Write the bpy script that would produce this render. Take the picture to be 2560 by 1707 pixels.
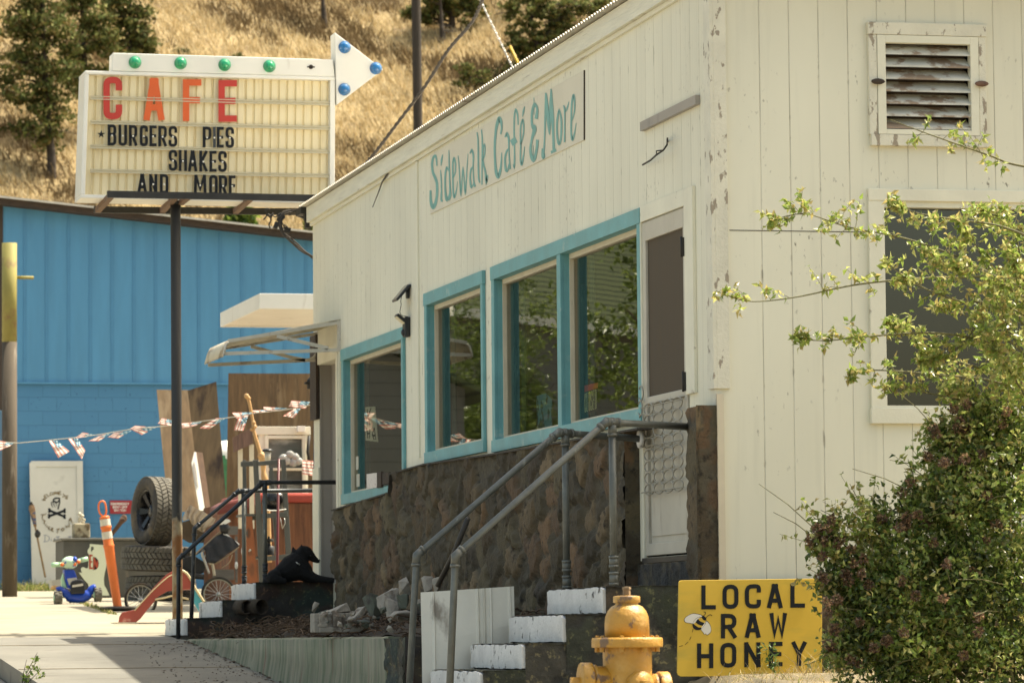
import bpy, bmesh, math, random
import numpy as np
from math import sin, cos, tan, radians as R_, pi, sqrt, atan2
from mathutils import Vector, Matrix
SC = bpy.context.scene
for o in list(bpy.data.objects): bpy.data.objects.remove(o)
random.seed(7); rng = np.random.default_rng(7)

# ------------------------------------------------------------------ camera
F = 10311.0; YAW, PIT, ROL = 0.23103, 0.07160, -0.00951
CAM = Vector((-6.516, -22.618, -0.475))
_f = Vector((sin(YAW)*cos(PIT), cos(YAW)*cos(PIT), sin(PIT)))
_r0 = Vector((cos(YAW), -sin(YAW), 0)); _u0 = _r0.cross(_f)
_r = _r0*cos(ROL) + _u0*sin(ROL); _u = _u0*cos(ROL) - _r0*sin(ROL)
cd = bpy.data.cameras.new('camera'); cam = bpy.data.objects.new('camera', cd); SC.collection.objects.link(cam)
cd.sensor_width = 36; cd.lens = F/2560*36; cd.clip_start = 0.5; cd.clip_end = 2000
cam.matrix_world = Matrix(((_r.x, _u.x, -_f.x, CAM.x), (_r.y, _u.y, -_f.y, CAM.y), (_r.z, _u.z, -_f.z, CAM.z), (0, 0, 0, 1)))
cd.dof.use_dof = True; cd.dof.focus_distance = 25.5; cd.dof.aperture_fstop = 8.0
SC.camera = cam
# ------------------------------------------------------------------ light
SUN_EL, SUN_AZ = R_(61.5), R_(8)          # azimuth measured from +X towards +Y (sun slightly behind the walls)
sd = Vector((cos(SUN_AZ)*cos(SUN_EL), sin(SUN_AZ)*cos(SUN_EL), sin(SUN_EL)))
W = bpy.data.worlds.new('World'); SC.world = W; W.use_nodes = True
nt = W.node_tree; nt.nodes.clear()
sky = nt.nodes.new('ShaderNodeTexSky'); sky.sky_type = 'NISHITA'; sky.sun_disc = False
sky.sun_elevation = SUN_EL; sky.sun_rotation = pi/2 - SUN_AZ; sky.air_density = 1.0; sky.dust_density = 4.0; sky.ozone_density = 0.6
tint = nt.nodes.new('ShaderNodeMix'); tint.data_type = 'RGBA'; tint.blend_type = 'MULTIPLY'; tint.inputs[0].default_value = 1.0
tint.inputs[7].default_value = (1.0, 0.925, 0.735, 1)
bg = nt.nodes.new('ShaderNodeBackground'); bg.inputs[1].default_value = 0.15
wo = nt.nodes.new('ShaderNodeOutputWorld')
nt.links.new(sky.outputs[0], tint.inputs[6]); nt.links.new(tint.outputs[2], bg.inputs[0]); nt.links.new(bg.outputs[0], wo.inputs[0])
sl = bpy.data.lights.new('sun', 'SUN'); sl.energy = 4.0; sl.angle = R_(0.53); sl.color = (1.0, 0.93, 0.78)
so = bpy.data.objects.new('sun', sl); SC.collection.objects.link(so); so.rotation_euler = sd.to_track_quat('Z', 'Y').to_euler(); so.location = (20, 5, 40)
SC.view_settings.view_transform = 'Standard'; SC.view_settings.look = 'None'; SC.view_settings.gamma = 1.0
SC.view_settings.exposure = 1.21
SC.render.engine = 'CYCLES'
SC.cycles.max_bounces = 8; SC.cycles.diffuse_bounces = 4; SC.cycles.transparent_max_bounces = 12

# ------------------------------------------------------------------ pixel -> real plane
def ray(p): return _f + _r*((p[0]-1280)/F) - _u*((p[1]-853.5)/F)
def onX(X, p): d = ray(p); return CAM + d*((X-CAM.x)/d.x)
def onY(Y, p): d = ray(p); return CAM + d*((Y-CAM.y)/d.y)
def onZ(Z, p): d = ray(p); return CAM + d*((Z-CAM.z)/d.z)
def D_(x, y): return (x*2560/2352, y*2560/2352)
def zm(ox, oy, s): return lambda x, y: (ox+x*s, oy+y*s)
def zg(Y):           # ground height (walk climbs away from the camera)
    pts = [(-60, -4.2), (-10, -1.85), (0, -1.2), (3.1, -1.0), (6.6, -.80), (11.4, -.475), (16, -.31), (24, -.03), (36, .27), (60, 1.0), (100, 2.0), (400, 4)]
    for (a, za), (b, zb) in zip(pts, pts[1:]):
        if Y <= b: return za+(zb-za)*(Y-a)/(b-a)
    return 4
def onG(p, dz=0):
    d = ray(p); best = None
    for i in range(0, 4000):
        t = 15+i*.02; q = CAM+d*t
        if q.z <= zg(q.y)+dz: return q
    return CAM+d*55

# ------------------------------------------------------------------ mesh builder
class MB:
    def __init__(s): s.v = []; s.f = []; s.c = []; s.sm = []
    def add(s, vs, fs, col=None, smooth=False):
        b = len(s.v); s.v += [tuple(v) for v in vs]; s.f += [tuple(i+b for i in f) for f in fs]
        s.c += [col]*len(vs); s.sm += [smooth]*len(fs); return s
    def box(s, x0, y0, z0, x1, y1, z1, M=None, col=None):
        vs = [Vector(p) for p in ((x0,y0,z0),(x1,y0,z0),(x1,y1,z0),(x0,y1,z0),(x0,y0,z1),(x1,y0,z1),(x1,y1,z1),(x0,y1,z1))]
        if M is not None: vs = [M@v for v in vs]
        return s.add(vs, [(0,3,2,1),(4,5,6,7),(0,1,5,4),(1,2,6,5),(2,3,7,6),(3,0,4,7)], col)
    def hexa(s, q, d, col=None):      # quad q (4 pts) extruded by vector d
        d = Vector(d); q = [Vector(p) for p in q]
        vs = q+[p+d for p in q]
        return s.add(vs, [(3,2,1,0),(4,5,6,7),(0,1,5,4),(1,2,6,5),(2,3,7,6),(3,0,4,7)], col)
    def prism(s, poly, d, col=None):
        d = Vector(d); q = [Vector(p) for p in poly]; n = len(q)
        vs = q+[p+d for p in q]
        return s.add(vs, [tuple(range(n-1,-1,-1)), tuple(range(n,2*n))]+[(i,(i+1)%n,n+(i+1)%n,n+i) for i in range(n)], col)
    def tube(s, pts, r, n=8, col=None, cap=True, closed=False):
        pts = [Vector(p) for p in pts]; m = len(pts)
        rs = r if isinstance(r, (list, tuple)) else [r]*m
        up = None; rings = []
        for i, p in enumerate(pts):
            a = pts[(i-1)%m] if (i or closed) else p; b = pts[(i+1)%m] if (i < m-1 or closed) else p
            t = (b-a).normalized()
            if up is None:
                up = Vector((0,0,1)) if abs(t.z) < .9 else Vector((1,0,0))
            x = t.cross(up).normalized(); up = x.cross(t).normalized()
            rings.append([p+(x*cos(2*pi*k/n)+up*sin(2*pi*k/n))*rs[i] for k in range(n)])
        vs = [v for rr in rings for v in rr]; fs = []
        for i in range(m if closed else m-1):
            for k in range(n):
                fs.append((i*n+k, i*n+(k+1)%n, ((i+1)%m)*n+(k+1)%n, ((i+1)%m)*n+k))
        if cap and not closed: fs += [tuple(range(n-1,-1,-1)), tuple((m-1)*n+k for k in range(n))]
        return s.add(vs, fs, col, True)
    def lathe(s, prof, M=None, n=24, col=None, smooth=True, cap=True):   # prof: (r,z)
        vs = []; fs = []
        for r, z in prof:
            for k in range(n): vs.append(Vector((r*cos(2*pi*k/n), r*sin(2*pi*k/n), z)))
        m = len(prof)
        for i in range(m-1):
            for k in range(n): fs.append((i*n+k, i*n+(k+1)%n, (i+1)*n+(k+1)%n, (i+1)*n+k))
        if cap: fs += [tuple(range(n-1,-1,-1)), tuple((m-1)*n+k for k in range(n))]
        if M is not None: vs = [M@v for v in vs]
        return s.add(vs, fs, col, smooth)
    def blob(s, c, r, n=6, jag=.15, col=None, seed=None, smooth=True):
        rr = random.Random(seed); vs = []; fs = []; rx, ry, rz = r if isinstance(r, (list, tuple)) else (r, r, r)
        m = n*2
        for i in range(n+1):
            th = pi*i/n
            for k in range(m):
                j = 1+rr.uniform(-jag, jag)
                vs.append(Vector(c)+Vector((sin(th)*cos(2*pi*k/m)*rx*j, sin(th)*sin(2*pi*k/m)*ry*j, cos(th)*rz*j)))
        for i in range(n):
            for k in range(m): fs.append((i*m+k, (i+1)*m+k, (i+1)*m+(k+1)%m, i*m+(k+1)%m))
        return s.add(vs, fs, col, smooth)
    def grid(s, P, col=None, smooth=True):   # P rows of points
        h = len(P); w = len(P[0]); vs = [p for row in P for p in row]
        return s.add(vs, [(i*w+k, i*w+k+1, (i+1)*w+k+1, (i+1)*w+k) for i in range(h-1) for k in range(w-1)], col, smooth)
    def build(s, name, mat, parent=None, bevel=0, label=None, merge=False):
        me = bpy.data.meshes.new(name); me.from_pydata([tuple(v) for v in s.v], [], s.f)
        if any(c is not None for c in s.c):
            ca = me.color_attributes.new('tone', 'FLOAT_COLOR', 'POINT')
            ca.data.foreach_set('color', np.array([(*(c or (1,1,1)), 1) for c in s.c], dtype=np.float32).ravel())
        if any(s.sm): me.polygons.foreach_set('use_smooth', s.sm)
        me.materials.append(mat); me.update()
        o = bpy.data.objects.new(name, me); SC.collection.objects.link(o)
        if parent is not None:
            o.parent = parent; o.matrix_parent_inverse = Matrix.Translation(-parent.location) if parent.type == 'EMPTY' else Matrix()
        if bevel:
            b = o.modifiers.new('bevel', 'BEVEL'); b.width = bevel; b.segments = 2; b.limit_method = 'ANGLE'; b.angle_limit = R_(35)
        if label: o['label'] = label
        return o
def tag(o, label, cat, group=None, kind=None):
    if kind: o['kind'] = kind
    if label: o['label'] = label
    if cat: o['category'] = cat
    if group: o['group'] = group
    return o
def thing(name, label, cat, loc=(0,0,0), group=None):
    o = bpy.data.objects.new(name, None); SC.collection.objects.link(o); o.location = loc; o.empty_display_size = .2
    return tag(o, label, cat, group)
def structure(o): o['kind'] = 'structure'; return o
def frame(o, x, y, z):          # matrix from axes
    return Matrix(((x[0],y[0],z[0],o[0]),(x[1],y[1],z[1],o[1]),(x[2],y[2],z[2],o[2]),(0,0,0,1)))
def lerp(a, b, t): return a+(b-a)*t
def smoothpts(pts, k=4, closed=False):
    out = []; n = len(pts); P = [np.array(p, float) for p in pts]
    rngi = range(n) if closed else range(n-1)
    for i in rngi:
        p0 = P[(i-1)%n] if (closed or i) else P[0]; p1 = P[i]; p2 = P[(i+1)%n]; p3 = P[(i+2)%n] if (closed or i+2 < n) else P[-1]
        for j in range(k):
            t = j/k
            out.append(tuple(.5*((2*p1)+(-p0+p2)*t+(2*p0-5*p1+4*p2-p3)*t*t+(-p0+3*p1-3*p2+p3)*t**3)))
    if not closed: out.append(tuple(P[-1]))
    return out

# ------------------------------------------------------------------ materials
def _n(nt, t, **k):
    n = nt.nodes.new(t)
    for a, b in k.items(): setattr(n, a, b)
    return n
def mat(name, col, rough=.7, var=.12, scale=3., bump=0., bscale=40., metal=0., spec=.5, dirt=None, dscale=(1,1,1), dthr=(.55,.75), tone=False, stretch=(1,1,1), col2=None, c2thr=(.45,.6), c2scale=2., coat=0., sheen=0., trans=0.):
    m = bpy.data.materials.new(name); m.use_nodes = True; nt = m.node_tree; b = nt.nodes['Principled BSDF']; L = nt.links.new
    tc = _n(nt, 'ShaderNodeTexCoord'); mp = _n(nt, 'ShaderNodeMapping'); mp.inputs[3].default_value = stretch; L(tc.outputs['Object'], mp.inputs[0])
    def noise(sc, det=5, vec=None):
        n = _n(nt, 'ShaderNodeTexNoise'); n.inputs['Scale'].default_value = sc; n.inputs['Detail'].default_value = det; n.inputs['Roughness'].default_value = .6
        L(vec or mp.outputs[0], n.inputs[0]); return n
    def ramp(src, a, z):
        r = _n(nt, 'ShaderNodeMapRange'); r.inputs[1].default_value = a; r.inputs[2].default_value = z; L(src, r.inputs[0]); return r.outputs[0]
    def mix(f, a, c, bt='MIX'):
        x = _n(nt, 'ShaderNodeMix', data_type='RGBA', blend_type=bt)
        if isinstance(f, float): x.inputs[0].default_value = f
        else: L(f, x.inputs[0])
        for s, v in ((6, a), (7, c)):
            if isinstance(v, tuple): x.inputs[s].default_value = (*v[:3], 1)
            else: L(v, x.inputs[s])
        return x.outputs[2]
    n1 = noise(scale)
    lo = tuple(max(0, c*(1-var*1.6)) for c in col); hi = tuple(min(1, c*(1+var)) for c in col)
    out = mix(ramp(n1.outputs[0], .3, .7), lo, hi)
    if col2: out = mix(ramp(noise(c2scale, 8).outputs[0], *c2thr), out, col2)
    if dirt:
        mp2 = _n(nt, 'ShaderNodeMapping'); mp2.inputs[3].default_value = dscale; L(tc.outputs['Object'], mp2.inputs[0])
        out = mix(ramp(noise(1., 9, mp2.outputs[0]).outputs[0], *dthr), out, dirt)
    if tone:
        a = _n(nt, 'ShaderNodeVertexColor', layer_name='tone'); out = mix(1.0, out, a.outputs[0], 'MULTIPLY')
    L(out, b.inputs['Base Color'])
    rr = _n(nt, 'ShaderNodeMapRange'); rr.inputs[3].default_value = max(0, rough-.1); rr.inputs[4].default_value = min(1, rough+.12); L(n1.outputs[0], rr.inputs[0]); L(rr.outputs[0], b.inputs['Roughness'])
    b.inputs['Metallic'].default_value = metal; b.inputs['Specular IOR Level'].default_value = spec; b.inputs['Coat Weight'].default_value = coat
    if trans: b.inputs['Transmission Weight'].default_value = trans
    if bump:
        bp = _n(nt, 'ShaderNodeBump'); bp.inputs['Strength'].default_value = min(1, bump); bp.inputs['Distance'].default_value = .01*max(1, bump)
        L(noise(bscale, 6).outputs[0], bp.inputs['Height']); L(bp.outputs[0], b.inputs['Normal'])
    return m
def siding(name, col, axis, period, off, dirt=(.20,.17,.12), blue=False, amt=1.0, fine=0.0, gw=.03):
    """painted grooved boards: dirty joints along one axis"""
    m = bpy.data.materials.new(name); m.use_nodes = True; nt = m.node_tree; b = nt.nodes['Principled BSDF']; L = nt.links.new
    tc = _n(nt, 'ShaderNodeTexCoord'); sp = _n(nt, 'ShaderNodeSeparateXYZ'); L(tc.outputs['Object'], sp.inputs[0])
    def M(op, a, c=None, d=None):
        x = _n(nt, 'ShaderNodeMath', operation=op)
        for i, v in enumerate((a, c, d)):
            if v is None: continue
            if isinstance(v, (int, float)): x.inputs[i].default_value = v
            else: L(v, x.inputs[i])
        return x.outputs[0]
    def groove(per, of, wid):
        t = M('FRACT', M('DIVIDE', M('SUBTRACT', sp.outputs[axis], of), per)); t = M('ABSOLUTE', M('SUBTRACT', t, .5))   # .5 at joint
        r = _n(nt, 'ShaderNodeMapRange'); r.inputs[1].default_value = .5-wid; r.inputs[2].default_value = .5; L(t, r.inputs[0]); return r.outputs[0]
    g = groove(period, off, gw)
    def noise(s, vec, det=6):
        mp = _n(nt, 'ShaderNodeMapping'); mp.inputs[3].default_value = vec; L(tc.outputs['Object'], mp.inputs[0])
        n = _n(nt, 'ShaderNodeTexNoise'); n.inputs['Scale'].default_value = s; n.inputs['Detail'].default_value = det; L(mp.outputs[0], n.inputs[0]); return n.outputs[0]
    def mr(src, a, z, lo=0., hi=1.):
        r = _n(nt, 'ShaderNodeMapRange'); r.inputs[1].default_value = a; r.inputs[2].default_value = z; r.inputs[3].default_value = lo; r.inputs[4].default_value = hi; L(src, r.inputs[0]); return r.outputs[0]
    def mix(f, a, c):
        x = _n(nt, 'ShaderNodeMix', data_type='RGBA'); L(f, x.inputs[0])
        for s, v in ((6, a), (7, c)):
            if isinstance(v, tuple): x.inputs[s].default_value = (*v, 1)
            else: L(v, x.inputs[s])
        return x.outputs[2]
    hs = (14, 14, .9)
    base = mix(mr(noise(1, (1.2,1.2,.5)), .35, .65), tuple(c*.93 for c in col), tuple(min(1, c*1.04) for c in col))
    base = mix(M('MULTIPLY', mr(noise(1, hs), .55, .8), .22*amt), base, tuple(c*.55 for c in col))     # faint vertical streaks
    g2 = M('MULTIPLY', groove(period, off, gw*2.4), mr(noise(1, (9,9,5.5), 9), .60, .68))
    base = mix(M('MULTIPLY', g2, .75), base, dirt)
    gd = M('MULTIPLY', g, mr(noise(1, (3,3,2.2), 8), .42, .68, .10, 1.0))
    base = mix(M('MULTIPLY', gd, .70*amt), base, dirt)
    if fine:
        base = mix(M('MULTIPLY', groove(fine, .01, .09), .09), base, dirt)
    blot = M('MULTIPLY', mr(noise(1, (34,34,18), 9), .62, .69), mr(noise(1, (1.3,1.3,1.3), 3), .50, .64))
    base = mix(M('MULTIPLY', blot, .8*amt), base, tuple(c*.8 for c in dirt))
    L(base, b.inputs['Base Color']); b.inputs['Roughness'].default_value = .62; b.inputs['Specular IOR Level'].default_value = .35
    bp = _n(nt, 'ShaderNodeBump'); bp.inputs['Strength'].default_value = 1; bp.inputs['Distance'].default_value = .0035; bp.invert = True
    L(M('ADD', g, M('MULTIPLY', noise(1, (30,30,3)), .12)), bp.inputs['Height']); L(bp.outputs[0], b.inputs['Normal'])
    return m
CREAM = (.775, .75, .605)
m_side = siding('side_siding', CREAM, 1, .2, .07, fine=.05, gw=.022, amt=.8)
m_front = siding('front_siding', CREAM, 0, .178, .105, gw=.025)
m_cream = mat('cream_paint', CREAM, .6, .06, 3, bump=.15, bscale=60, dirt=(.28,.22,.15), dscale=(9,9,9), dthr=(.66,.74))
m_peel = mat('peeling_paint', (.73,.70,.57), .7, .08, 4, bump=.6, bscale=50, dirt=(.34,.29,.22), dscale=(17,17,8), dthr=(.58,.615))
m_white = mat('white_enamel', (.82,.80,.72), .4, .04, 2, dirt=(.45,.40,.3), dscale=(5,5,1.2), dthr=(.62,.85))
m_whitepaint = mat('white_riser_paint', (.74,.73,.70), .8, .08, 8, bump=.5, bscale=45, dirt=(.12,.11,.10), dscale=(11,11,11), dthr=(.60,.66))
m_teal = mat('teal_paint', (.155,.385,.405), .5, .10, 5, bump=.2, bscale=50, dirt=(.38,.50,.46), dscale=(7,7,7), dthr=(.6,.75))
m_tan = mat('tan_vinyl', (.66,.58,.43), .5, .05, 6)
m_blue = mat('blue_paint', (.05,.235,.46), .6, .08, 1.5, bump=.25, bscale=30, stretch=(4,1,.6), dirt=(.03,.12,.22), dscale=(10,10,3), dthr=(.68,.76))
m_dark = mat('dark_steel', (.035,.033,.03), .55, .2, 8, metal=.3)
m_rusty = mat('rusty_pole_paint', (.035,.035,.033), .5, .2, 6, col2=(.20,.10,.035), c2thr=(.52,.58), c2scale=5, bump=.3)
m_pipe = mat('grey_pipe', (.13,.135,.12), .45, .15, 14, metal=.35, dirt=(.30,.31,.28), dscale=(18,18,6), dthr=(.62,.72))
m_pipe2 = mat('dark_pipe', (.035,.04,.045), .4, .2, 14, metal=.35, dirt=(.12,.13,.13), dscale=(18,18,6), dthr=(.62,.72))
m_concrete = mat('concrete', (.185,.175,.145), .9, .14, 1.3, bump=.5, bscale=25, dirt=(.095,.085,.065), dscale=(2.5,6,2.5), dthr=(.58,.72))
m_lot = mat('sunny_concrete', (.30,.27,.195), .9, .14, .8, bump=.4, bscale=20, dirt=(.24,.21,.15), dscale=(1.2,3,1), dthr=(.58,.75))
m_asphalt = mat('asphalt', (.27,.25,.21), .95, .15, 3, bump=.6, bscale=60)
m_moss = mat('mossy_concrete', (.27,.26,.185), .95, .2, 4, bump=.8, bscale=30, stretch=(1,2.5,.35), col2=(.14,.165,.10), c2thr=(.46,.6), c2scale=5, dirt=(.20,.12,.08), dscale=(3,7,.8), dthr=(.62,.7))
m_stone = mat('basalt_masonry', (1,1,1), .85, .22, 9, bump=1.0, bscale=38, tone=True, dirt=(.05,.045,.04), dscale=(14,14,14), dthr=(.55,.72))
m_soil = mat('soil', (.06,.045,.03), 1, .4, 8, bump=1, bscale=30)
m_ply = mat('weathered_plywood', (.23,.155,.085), .8, .2, 2.2, bump=.2, stretch=(7,7,.9), dirt=(.07,.04,.02), dscale=(7,7,3.5), dthr=(.66,.70), col2=(.30,.22,.13), c2thr=(.5,.66), c2scale=1.3)
m_wood = mat('brown_wood', (.16,.09,.05), .7, .2, 4, bump=.2, stretch=(6,6,.8))
m_wooddark = mat('dark_wood', (.05,.035,.025), .8, .3, 4, bump=.3, stretch=(6,6,.8))
m_galv = mat('galvanised_metal', (.55,.54,.50), .35, .08, 5, metal=.7)
m_black = mat('black_plastic', (.015,.016,.018), .4, .1, 5)
m_rubber = mat('tyre_rubber', (.05,.045,.038), .85, .25, 10, bump=.4, bscale=60, dirt=(.16,.12,.07), dscale=(4,4,4), dthr=(.5,.75))
m_tread = mat('tyre_tread', (.13,.12,.095), .85, .25, 12, bump=.4, bscale=60)
m_yellow = mat('hydrant_yellow', (.47,.245,.03), .42, .14, 5, bump=.6, bscale=38, dirt=(.17,.10,.05), dscale=(15,15,11), dthr=(.57,.62), coat=.1, col2=(.52,.31,.08), c2thr=(.5,.68), c2scale=9)
m_signyellow = mat('yellow_sign_paint', (.66,.43,.045), .45, .05, 3, dirt=(.5,.36,.05), dscale=(2,2,6), dthr=(.5,.7))
m_ink = mat('black_paint', (.012,.014,.017), .6, .15, 12, spec=.2)
m_tealtext = mat('teal_lettering', (.19,.42,.38), .6, .08, 8)
m_red = mat('red_letter', (.50,.035,.02), .4, .06, 4)
m_orange_l = mat('orange_letter', (.68,.11,.015), .4, .06, 4)
m_orange = mat('orange_plastic', (.75,.17,.03), .45, .06, 4)
m_silver = mat('reflective_band', (.62,.58,.48), .35, .06, 9)
# ================================================================== GROUND
def sheet(name, x0, x1, ys, dz, mat, nx=2, skirt=0):
    mb = MB(); P = []
    for y in ys: P.append([(lerp(x0, x1, i/nx), y, zg(y)+dz) for i in range(nx+1)])
    mb.grid(P, smooth=False)
    if skirt:
        a = [[(x0, y, zg(y)+dz) for y in ys], [(x0, y, zg(y)+dz-skirt) for y in ys]]; mb.grid(a, smooth=False)
    return structure(mb.build(name, mat))
YS = [-60, -30, -10, 0, 3.1, 6.6, 11.4, 16, 24, 36, 60, 100, 160, 400]
m_dirt = mat('dry_dirt', (.26,.21,.13), 1, .2, 1.5, bump=1, bscale=12, col2=(.16,.13,.08))
sheet('ground', -300, 300, YS, -.16, m_dirt, 8)
sheet('road', -16, -3.06, [-60, -30, -10, 0, 3.1, 6.6, 11.4, 16, 24, 36, 60, 100], -.15, m_asphalt)
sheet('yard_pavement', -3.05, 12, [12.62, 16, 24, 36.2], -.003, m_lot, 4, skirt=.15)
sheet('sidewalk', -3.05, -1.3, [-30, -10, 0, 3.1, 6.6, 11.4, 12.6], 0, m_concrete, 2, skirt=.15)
# pavement joints
mb = MB()
for y in (-2, .6, 3.2, 5.8, 8.4, 11.0):
    mb.hexa([(-3.04, y, zg(y)+.001), (-1.31, y, zg(y)+.001), (-1.31, y+.02, zg(y+.02)+.001), (-3.04, y+.02, zg(y+.02)+.001)], (0, 0, .003))
o = mb.build('pavement_joints', m_dirt); structure(o)
# hillside
def hillz(x, y):
    d = (y-92)
    b = .62*max(0, d) if d > 0 else 0
    u = sin(x*.21+1.3)*.9+sin(x*.09+y*.11)*1.3+sin(x*.45-y*.3)*.28
    return 2.0-.6+b+u*min(1, max(0, d)/10)
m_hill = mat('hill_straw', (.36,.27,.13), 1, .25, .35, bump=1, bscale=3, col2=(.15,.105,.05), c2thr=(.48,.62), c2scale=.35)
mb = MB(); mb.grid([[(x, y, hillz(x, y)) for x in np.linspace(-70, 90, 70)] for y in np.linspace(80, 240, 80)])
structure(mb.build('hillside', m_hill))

# ================================================================== CAFE BUILDING
B = thing('cafe_building', 'long cream board-sided roadside cafe with stone base and teal framed windows', 'building', (0, 0, 0))
z3 = zm(840, 780, 400/1254); zR2 = zm(1000, 480, 820/1837); zS = zm(1560, 500, 240/392); z8 = zm(1760, 0, 800/1183); z1 = zm(480, 680, 600/1568)
XO = -.025
def yz(px): q = onX(XO, px); return q.y, q.z
def ztop(y): return 3.44-.0125*(y-1.78)
YE = onX(0, (784, 900)).y          # far end of the side wall
WA = (yz(z3(520, 120))[0], yz(z3(38, 300))[0], yz(z3(45, 1508))[1], yz(z3(505, 122))[1])
WD = (yz(zR2(459, 440))[0], yz(zR2(133, 600))[0], yz(zR2(132, 1524))[1], yz(zR2(458, 440))[1])
WB = (yz(zR2(1338, 90))[0], yz(zR2(508, 430))[0], yz(zR2(510, 1460))[1], yz(zR2(1338, 89))[1])
DR = (onX(0, zS(257, 25)).y, onX(0, zS(80, 88)).y, 0.0, onX(0, zS(250, 27)).z)
D1 = (onX(0, (847, 1200)).y, onX(0, (801, 1200)).y, 0.0, onX(0, (801, 912)).z)
CW = .085
holes = [(w[0]+CW*.8-.016, w[1]-CW+.016, w[2]+CW-.016, w[3]-CW+.007) for w in (WA, WD, WB)] + [DR, D1]
holes.sort()
mb = MB()
def wallcol(mb, ya, yb, za, zb_, x0=0., x1=.12):
    ta = zb_(ya) if callable(zb_) else zb_; tb = zb_(yb) if callable(zb_) else zb_
    mb.hexa([(x0, ya, za), (x0, yb, za), (x0, yb, tb), (x0, ya, ta)], (x1-x0, 0, 0))
cur = 0.0
zt2_ = lambda y: ztop(y)-.05
for (ya, yb, za, zb) in holes:
    wallcol(mb, cur, ya, -.75, zt2_); wallcol(mb, ya, yb, -.75, za); wallcol(mb, ya, yb, zb, zt2_); cur = yb
wallcol(mb, cur, YE, -.75, zt2_)
mb.build('siding_wall', m_side, B)
# front wall
fw = lambda p: onY(0, p)
WF = (fw(z8(603, 697)).x, 4.6, fw(z8(620, 1566)).z, fw(z8(603, 698)).z)
VT = (fw(z8(601, 85)).x, fw(z8(1034, 95)).x, fw(z8(608, 540)).z, fw(z8(600, 84)).z)
mb = MB()
def fcol(xa, xb, za, zb): mb.box(xa, 0, za, xb, .12, zb)
fcol(.12, VT[0]+.03, -1.3, 4.6)
fcol(VT[0]+.03, VT[1]-.03, -1.3, WF[2]+.06); fcol(VT[0]+.03, VT[1]-.03, WF[3]-.06, VT[2]+.03); fcol(VT[0]+.03, VT[1]-.03, VT[3]-.03, 4.6)
fcol(VT[1]-.03, WF[1]-.06, -1.3, WF[2]+.06); fcol(VT[1]-.03, WF[1]-.06, WF[3]-.06, 4.6); fcol(WF[1]-.06, 9, -1.3, 4.6)
mb.build('siding_wall', m_front, B)
mb = MB(); zs_ = fw(z8(65, 851)).z
mb.box(.09, -.002, zs_-.0022, WF[0]-.01, 0, zs_+.0022); mb.build('panel_joint', m_wooddark, B)
# hidden walls, floor, ceiling of the building so that the rooms behind the glass are real
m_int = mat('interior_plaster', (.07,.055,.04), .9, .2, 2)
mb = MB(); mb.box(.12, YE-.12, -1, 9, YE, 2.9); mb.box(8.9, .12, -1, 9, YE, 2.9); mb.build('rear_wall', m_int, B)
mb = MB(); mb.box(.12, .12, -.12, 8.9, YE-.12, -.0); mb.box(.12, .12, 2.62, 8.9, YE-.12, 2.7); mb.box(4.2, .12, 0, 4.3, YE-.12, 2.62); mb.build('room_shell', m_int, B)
# roof
mb = MB()
def roofp(x, y): return ztop(y)-.03*(x+.1)
mb.hexa([(-.03, 0, ztop(0)-.035), (4.4, 0, roofp(4.4, 0)-.035), (4.4, YE, roofp(4.4, YE)-.035), (-.03, YE, ztop(YE)-.035)], (0, 0, .012))
mb.hexa([(4.4, 0, roofp(4.4, 0)-.035), (9.2, 0, roofp(9.2, 0)-.035), (9.2, YE, roofp(9.2, YE)-.035), (4.4, YE, roofp(4.4, YE)-.035)], (0, 0, .012))
roof = mb.build('roof', m_dark, B)
m_tin = mat('bright_tin', (.62,.58,.50), .5, .1, 9, metal=.55, dirt=(.2,.13,.08), dscale=(5,5,5), dthr=(.6,.75))
mb = MB(); P = []
ys = np.arange(-.25, YE+.12, .068/6)
for x in (-.10, .5, 2.0, 4.4): P.append([(x, y, roofp(x, y)-.004+.0095*sin(2*pi*y/.068)) for y in ys])
P2 = [[(x+.002, y, z-.007) for x, y, z in P[0]]]+P[:1]
mb.grid(P); mb.grid(P2); mb.build('corrugated_sheet', m_tin, roof)
mb = MB()   # fascia board with drip bead
y0, y1 = -.02, YE+.03
mb.hexa([(-.05, y0, ztop(y0)-.155), (-.05, y1, ztop(y1)-.155), (-.05, y1, ztop(y1)-.022), (-.05, y0, ztop(y0)-.022)], (.047, 0, 0))
mb.hexa([(-.022, y0, ztop(y0)-.185), (-.022, y1, ztop(y1)-.185), (-.022, y1, ztop(y1)-.157), (-.022, y0, ztop(y0)-.157)], (.02, 0, 0))
mb.build('fascia_board', mat('fascia_paint', CREAM, .6, .06, 3, bump=.8, bscale=8, stretch=(1,.8,9), dirt=(.40,.34,.25), dscale=(1,1.2,30), dthr=(.62,.72)), B)
# corner boards and trims
mb = MB()
ycb = onX(-.02, (1766, 700)).y
mb.box(-.022, -.022, 0.93, 0, ycb, ztop(0)-.19); mb.box(.0, -.022, .93, .078, 0, 4.5)
mb.box(-.004, -.01, -.15, 0, .07, .93); mb.box(.0, -.006, -.3, .03, 0, .93)
mb.build('corner_board', m_peel, B, bevel=.003)
mb = MB(); yt = onX(-.012, (1043, 700)).y; mb.box(-.014, yt-.03, .9, 0, yt+.03, ztop(yt)-.19); mb.build('batten', m_cream, B)
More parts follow.
